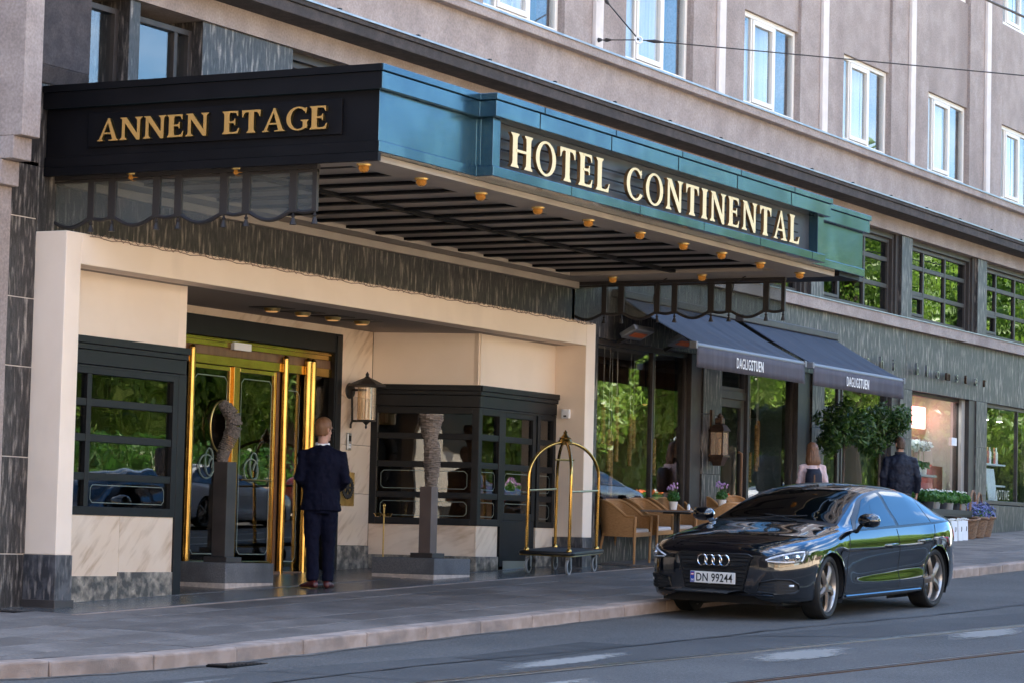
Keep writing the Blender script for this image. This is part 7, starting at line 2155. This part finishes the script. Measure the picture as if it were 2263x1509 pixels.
def pot_plant(x, y, z, lab, fl):
    t = thing('potted_plant', lab, 'plant', (x, y, z), group='potted plants on the tables')
    MB().lathe([(0.045, 0.0), (0.06, 0.10), (0.064, 0.11), (0.056, 0.11), (0.05, 0.09), (0.0, 0.09)], n=16).build('pot', 'pot_white', t, smooth=True)
    V, F = leaf_cloud(260, [(0, 0, 0.17, 0.085, 0.8)], 0.020, int(x*10))
    m = MB(); m.add(V, F); m.build('foliage', 'leaf_mid', t, fix=False)
    r = np.random.RandomState(int(x*7)); m = MB(); st = MB()
    for k in range(22):
        a, q = r.rand()*6.28, 0.07*r.rand()
        p = (q*math.cos(a)*1.3, q*math.sin(a)*1.3, 0.27+0.09*r.rand())
        st.tube([(p[0]*0.5, p[1]*0.5, 0.14), p], 0.002, 4); m.ball(p, 0.011, 0.011, 0.018, n=6, m=4)
    m.build('blossom', 'flower_purple', t); st.build('stem', 'leaf_mid', t)
pot_plant(12.72, -0.90, gz(12.8, -0.92)+0.731, 'white pot of lavender on the table nearest the portal', True)
pot_plant(14.45, -0.85, gz(14.55, -0.9)+0.731, 'white pot plant on the table near the lantern pier', True)
for x, y in ((12.95, -1.02), (14.80, -0.98)):
    lab = 'white salt shaker on the table nearest the portal' if x < 13 else 'white salt shaker on the table near the lantern pier'
    s = thing('salt_shaker', lab, 'shaker', (x, y, gz(x, y)+0.731), group='salt shakers')
    MB().lathe([(0.022, 0), (0.024, 0.05), (0.018, 0.065)], n=12).build('jar', 'paper', s, smooth=True); MB().lathe([(0.019, 0.065), (0.017, 0.08), (0.0, 0.085)], n=12).build('cap', 'steel', s, smooth=True)
# ================================================================== potted laurel standards
def laurel(x, y, cz, lab, seed):
    t = thing('laurel_tree', lab, 'tree', (x, y, gz(x, y)), group='potted laurels')
    g0 = gz(x, y)
    MB().hexa([(-0.20, -0.20, 0), (0.20, -0.20, 0), (0.20, 0.20, 0), (-0.20, 0.20, 0)], [(-0.25, -0.25, 0.48), (0.25, -0.25, 0.48), (0.25, 0.25, 0.48), (-0.25, 0.25, 0.48)]).build('pot', 'pedestal', t, bevel=0.012)
    MB().box(-0.23, 0.23, -0.23, 0.23, 0.44, 0.47).build('soil', 'soil', t)
    h = cz-g0
    tr = MB(); tr.tube([(0, 0, 0.45), (0.012, 0.01, 0.9), (0.0, -0.01, h-0.15), (0.01, 0, h+0.2)], [0.026, 0.022, 0.02, 0.008], 8)
    r = np.random.RandomState(seed); cs = []
    for k in range(10):
        a = k*0.63*3.9; q = 0.30+0.12*r.rand(); z = h+(-0.22+0.5*r.rand())
        tr.tube([(0, 0, h-0.15+0.2*r.rand()), (q*math.cos(a)*0.6, q*math.sin(a)*0.6, z-0.03), (q*math.cos(a), q*math.sin(a), z+0.05)], [0.012, 0.008, 0.003], 5)
        cs.append((q*math.cos(a)*0.85, q*math.sin(a)*0.85, z, 0.14+0.10*r.rand(), 1.0))
    cs.append((0, 0, h+0.05, 0.24, 0.9)); cs.append((0.1, 0, h+0.38, 0.13, 1.3)); cs.append((-0.22, 0.1, h+0.30, 0.12, 1.2)); cs.append((0.3, -0.1, h+0.22, 0.12, 1.1)); cs.append((-0.35, -0.15, h+0.12, 0.12, 1.0))
    tr.build('trunk', 'bark', t, smooth=True)
    V, F = leaf_cloud(2500, cs, 0.050, seed, flat=0.38)
    m = MB(); m.add(V, F); m.build('crown', 'leaf_dark', t, fix=False)
laurel(19.38, -0.72, 2.55, 'dark leaved potted laurel standard, the one nearer the awnings', 21)
laurel(20.95, -0.72, 2.55, 'dark leaved potted laurel standard, next to the man in the bomber jacket', 22)
# ================================================================== flower shop goods on the pavement
fsx = thing('flower_stand', 'low black stand of potted green plants outside the flower shop', 'flower stand', (24.75, -0.34, gz(24.75, -0.34)))
MB().box(-1.05, 1.05, -0.30, 0.30, 0.40, 0.46).build('shelf', 'iron', fsx, bevel=0.006)
MB().box(-1.05, 1.05, -0.31, -0.30, 0.44, 0.52).build('shelf_lip', 'iron', fsx)
for x in (-0.95, 0.95):
    for y in (-0.24, 0.24): MB().box(x-0.02, x+0.02, y-0.02, y+0.02, 0.0, 0.40).build('leg', 'iron', fsx)
def nursery(x, y, z, k):
    names = ['leftmost', 'second', 'third', 'fourth', 'fifth', 'rightmost']
    t = thing('nursery_plant', '%s %s potted green plant on the black flower stand' % (names[k % 6], 'front' if k < 6 else 'rear'), 'plant', (x, y, z), group='plants on the flower stand')
    MB().lathe([(0.085, 0.0), (0.11, 0.17), (0.115, 0.18), (0.10, 0.18), (0.095, 0.15), (0.0, 0.15)], n=14).build('pot', 'wheel_grey' if k % 2 else 'cloth_dark', t, smooth=True)
    V, F = leaf_cloud(300, [(0, 0, 0.27, 0.17, 0.65)], 0.040, k+50)
    m = MB(); m.add(V, F); m.build('foliage', 'leaf_mid', t, fix=False)
    r = np.random.RandomState(k); m = MB()
    for _ in range(14):
        a, q = r.rand()*6.28, 0.15*r.rand()**0.5; m.ball((q*math.cos(a), q*math.sin(a), 0.36+0.03*r.rand()), 0.014, n=6, m=4)
    m.build('blossom', 'flower_white', t)
for k in range(6): nursery(24.75-0.86+0.34*k, -0.49, gz(24.75, -0.34)+0.46, k)
for k in range(6): nursery(24.75-0.80+0.34*k, -0.19, gz(24.75, -0.34)+0.46, k+6)
for k, (x, y) in enumerate(((24.15, -0.74), (24.43, -0.74), (24.71, -0.75), (24.99, -0.74))):
    t = thing('gift_bag', '%s of the white paper gift bags with ribbon below the flower stand' % ['first', 'second', 'third', 'fourth'][k], 'bag', (x, y, gz(x, y)), 0.05*(-1)**k, group='white gift bags')
    MB().hexa([(-0.12, -0.06, 0), (0.12, -0.06, 0), (0.12, 0.06, 0), (-0.12, 0.06, 0)], [(-0.125, -0.05, 0.34), (0.125, -0.05, 0.34), (0.125, 0.05, 0.34), (-0.125, 0.05, 0.34)]).build('bag', 'paper', t)
    r = np.random.RandomState(k+9)
    for i in range(7): MB().tube([(-0.1+0.033*i, 0, 0.33), (-0.1+0.033*i+0.03*r.randn(), -0.02, 0.385), (-0.1+0.033*i+0.04*r.randn(), -0.06, 0.36)], 0.006, 4).build('ribbon', 'flower_white', t)
    MB().tube([(0.03, -0.062, 0.16), (0.045, -0.064, 0.20), (0.04, -0.063, 0.24)], 0.006, 4).build('motif', 'iron', t)
def basket(x, y, lab, hgt, flowers, tilt=0.0, seed=0):
    t = thing('wicker_basket', lab, 'basket', (x, y, gz(x, y)), group='wicker baskets')
    t.rotation_euler = (0, tilt, 0); t.scale = (1.3, 1.3, 1.3)
    b = MB(); n = 28
    rings = []
    for i in range(11):
        z = 0.26*i/10; rr = 0.15+0.06*(z/0.26)
        rings.append([((rr+0.006*((k+i) % 2))*math.cos(2*math.pi*k/n), (rr+0.006*((k+i) % 2))*math.sin(2*math.pi*k/n), z) for k in range(n)])
    b.loft(rings, False); b.lathe([(0.0, 0.01), (0.15, 0.0)], n=n)
    b.build('woven_body', 'basket', t, smooth=False)
    MB().tube([(0.218*math.cos(a), 0.218*math.sin(a), 0.262) for a in np.linspace(0, 6.283, 30, endpoint=False)], 0.018, 8, closed=True).build('rim', 'basket', t, smooth=True)
    arc = [(0.21*math.cos(a), 0.03*math.cos(a), 0.26+hgt*math.sin(a)) for a in np.linspace(0, math.pi, 20)]
    MB().tube(arc, 0.015, 8).build('handle', 'basket', t, smooth=True)
    MB().tube([(p[0]+0.012*math.sin(i*1.3), p[1]+0.012*math.cos(i*1.3), p[2]) for i, p in enumerate(arc)], 0.008, 6).build('handle_twist', 'basket', t, smooth=True)
    if flowers:
        V, F = leaf_cloud(500, [(0, 0, 0.30, 0.19, 0.75)], 0.022, seed+90); m = MB(); m.add(V, F); m.build('foliage', 'leaf_mid', t, fix=False)
        V, F = leaf_cloud(900, [(0, 0, 0.32, 0.215, 0.75)], 0.017, seed+91, flat=0.9); m = MB(); m.add(V, F); m.build('blossom', 'flower_blue', t, fix=False)
basket(25.72, -0.52, 'dark wicker basket with tall looped handle next to the gift bags', 0.36, False, -0.12, 1)
basket(26.22, -0.50, 'wicker basket of blue flowers between two other baskets', 0.38, True, 0.05, 2)
basket(26.85, -0.42, 'wicker basket overflowing with blue flowers, farthest right', 0.34, True, 0.0, 3)
# ================================================================== behind the shop glass
r = np.random.RandomState(5)
for k in range(18):
    x = 12.55+2.45*((k*0.618) % 1.0) if k < 12 else 17.7+1.5*((k*0.618) % 1.0)
    y = 0.30+0.35*r.rand(); ln_ = 0.45+0.5*r.rand(); z1 = 2.1+0.75*r.rand()
    ss_ = ['long', 'short', 'thick', 'thin'][k % 4]
    t = thing('hanging_ornament', 'brown bamboo ornament hung on a cord behind the %s cafe window' % ('first' if k < 12 else 'second'), 'ornament', (x, y, z1-ln_), group='hanging ornaments in the first cafe window' if k < 12 else 'hanging ornaments in the second cafe window')
    q = MB()
    pr = []
    for i in range(9):
        pr += [(0.032, ln_*i/9), (0.038, ln_*(i+0.15)/9), (0.032, ln_*(i+0.3)/9)]
    q.lathe(pr+[(0.03, ln_)], n=10); q.build('bamboo', 'bead', t, smooth=True)
    MB().tube([(0, 0, ln_), (0, 0, 3.42-(z1-ln_))], 0.004, 4).build('cord', 'paper', t)
for k, x in enumerate((13.2, 14.6, 18.3, 22.4)):
    t = thing('pendant_lamp', 'small lit pendant lamp inside the cafe, %s from the portal' % ['first', 'second', 'third', 'fourth'][k], 'lamp', (x, 2.2, 2.9), group='cafe pendant lamps')
    MB().lathe([(0.16, 0.0), (0.10, 0.14), (0.03, 0.18)], n=16, cap=False).build('shade', 'iron', t, smooth=True); MB().ball((0, 0, 0.03), 0.05).build('bulb', 'warm_spot', t, smooth=True); MB().tube([(0, 0, 0.18), (0, 0, 1.05)], 0.006, 4).build('cord', 'iron', t)
# table lamp in the cafe window
t = thing('table_lamp', 'small table lamp with white shade behind the cafe glass', 'lamp', (20.75, 0.75, 0.9))
MB().lathe([(0.06, 0), (0.02, 0.03), (0.012, 0.5)], n=10).build('stand', 'brass_old', t); MB().lathe([(0.13, 0.45), (0.08, 0.68)], n=16, cap=False).build('shade', 'paper', t, smooth=True)
# flower shop: red banners, white orchids, shelves
fs_ = thing('shop_display', 'red display boards and shelf inside the flower shop window', 'display', (0, 0, 0))
MB().box(25.2, 26.7, 0.42, 0.45, 1.34, 1.92).build('red_board', 'interior_red', fs_); MB().box(27.0, 27.8, 0.62, 0.65, 1.34, 2.25).build('red_board', 'interior_red', fs_)
MB().box(27.3, 27.9, 1.0, 1.05, 2.95, 3.35).build('pink_panel', 'pink_light', fs_)
MB().box(24.9, 26.6, 0.30, 0.60, 2.02, 2.06).build('shelf', 'interior_pale', fs_); MB().box(25.0, 25.35, 0.75, 0.85, 2.06, 3.47).build('pale_column', 'interior_pale', fs_)
me = text_mesh('10.00', 0.13, 0.002, 0.9); set_front(me, stand(24.6, 0.175, 1.95)); link('price_lettering', me, 'print_white', fs_)
me = text_mesh('110.00', 0.13, 0.002, 0.9); set_front(me, stand(24.6, 0.175, 1.80)); link('price_lettering', me, 'print_white', fs_)
MB().box(27.0, 27.28, 0.170, 0.174, 2.62, 2.76).build('window_sticker', 'paper', fs_)
for k in range(5):
    x = 25.2+0.27*k
    t = thing('orchid', 'white orchid in the flower shop window, %s from the stone pier' % ['first', 'second', 'third', 'fourth', 'fifth'][k], 'orchid', (x, 0.45, 2.06), group='white orchids in the shop window')
    MB().lathe([(0.06, 0), (0.075, 0.13), (0.0, 0.13)], n=12).build('pot', 'pot_white', t, smooth=True)
    V, F = leaf_cloud(40, [(0, 0, 0.17, 0.10, 0.5)], 0.06, k); m = MB(); m.add(V, F); m.build('leaf', 'leaf_mid', t, fix=False)
    MB().tube([(0, 0, 0.13), (0.02, 0, 0.4), (0.10, -0.02, 0.58)], 0.004, 4).build('stem', 'leaf_mid', t)
    V, F = leaf_cloud(60, [(0.08, -0.02, 0.52, 0.11, 0.8)], 0.045, k+30, flat=0.9); m = MB(); m.add(V, F); m.build('blossom', 'flower_white', t, fix=False)
for x in (25.1, 26.8):
    t = thing('ceiling_lamp', 'lit ceiling spot inside the flower shop, %s' % ('above the orchids' if x < 26 else 'near the pink panel'), 'lamp', (x, 0.75, 3.70), group='flower shop ceiling lamps')
    MB().lathe([(0.16, -0.06), (0.18, 0.04)], n=14).build('housing', 'paper', t); MB().lathe([(0.0, -0.07), (0.15, -0.066)], n=14).build('bulb', 'shop_light', t)
# far shop window display
cd = thing('window_display', 'white shelves, posters and small goods in the far shop window', 'display', (0, 0, 0))
for z in (2.35, 1.95): MB().box(28.7, 30.5, 0.30, 0.55, z, z+0.03).build('shelf', 'paper', cd)
for k in range(11): MB().lathe([(0.03, 0), (0.032, 0.22), (0.012, 0.26), (0.012, 0.32)], (29.0+0.13*k, 0.42, 2.38), n=10).build('bottle', ['interior_red', 'paper', 'interior_dark'][k % 3], cd, smooth=True)
MB().hexa([(29.3, 0.22, 1.68), (29.8, 0.22, 1.68), (29.8, 0.24, 1.68), (29.3, 0.24, 1.68)], [(29.3, 0.30, 2.28), (29.8, 0.30, 2.28), (29.8, 0.32, 2.28), (29.3, 0.32, 2.28)]).build('poster', 'paper', cd)
MB().hexa([(28.55, 0.22, 1.68), (28.85, 0.22, 1.68), (28.85, 0.24, 1.68), (28.55, 0.24, 1.68)], [(28.55, 0.30, 2.28), (28.85, 0.30, 2.28), (28.85, 0.32, 2.28), (28.55, 0.32, 2.28)]).build('poster', 'paper', cd)
for x in (29.4, 29.9, 30.7):
    t = thing('track_spot', 'lit spotlight over the far shop window display, %s' % {29.4: 'first', 29.9: 'second', 30.7: 'third'}[x], 'lamp', (x, 0.5, 3.22), group='spotlights in the far shop window')
    MB().lathe([(0.05, 0.12), (0.06, 0.0)], n=12).build('housing', 'paper', t); MB().lathe([(0.0, -0.005), (0.05, -0.004)], n=12).build('bulb', 'shop_light', t); MB().tube([(0, 0, 0.12), (0, 0, 0.4)], 0.008, 4).build('rod', 'paper', t)

# ================================================================== cars parked on the far side (mirrored in the cafe glass)
pm('paint_white', (0.72, 0.73, 0.74), rough=0.2, coat=1.0); pm('paint_silver', (0.40, 0.42, 0.45), rough=0.25, metal=0.6, coat=1.0); pm('paint_red', (0.35, 0.02, 0.02), rough=0.2, coat=1.0)
def far_car(x, col, lab, rz=0.0):
    t = thing('parked_car', lab, 'car', (x, -15.9, gz(x, -15.9)+ROAD), rz, group='cars parked across the street')
    for ch in list(car.children):
        k = ch.name.split('.')[0]
        if k in ('body', 'window_trim', 'side_window', 'windscreen', 'windscreen_surround', 'rear_window', 'wheel', 'underbody', 'headlight', 'tail_light', 'wheel_housing', 'grille'):
            c = copy_tree(ch, t)
            if k == 'body':
                c.data = c.data.copy(); c.data.materials.clear(); c.data.materials.append(MATS[col])
    return t
far_car(24.0, 'paint_silver', 'silver car parked across the street, nearest the viewer')
far_car(30.5, 'paint_white', 'white car parked across the street, between the silver and red cars')
far_car(37.0, 'paint_red', 'red car parked across the street, between two white cars')
far_car(44.0, 'paint_white', 'white car parked across the street, beyond the red car')
far_car(58.0, 'paint_white', 'white car parked far up the street, standing alone')
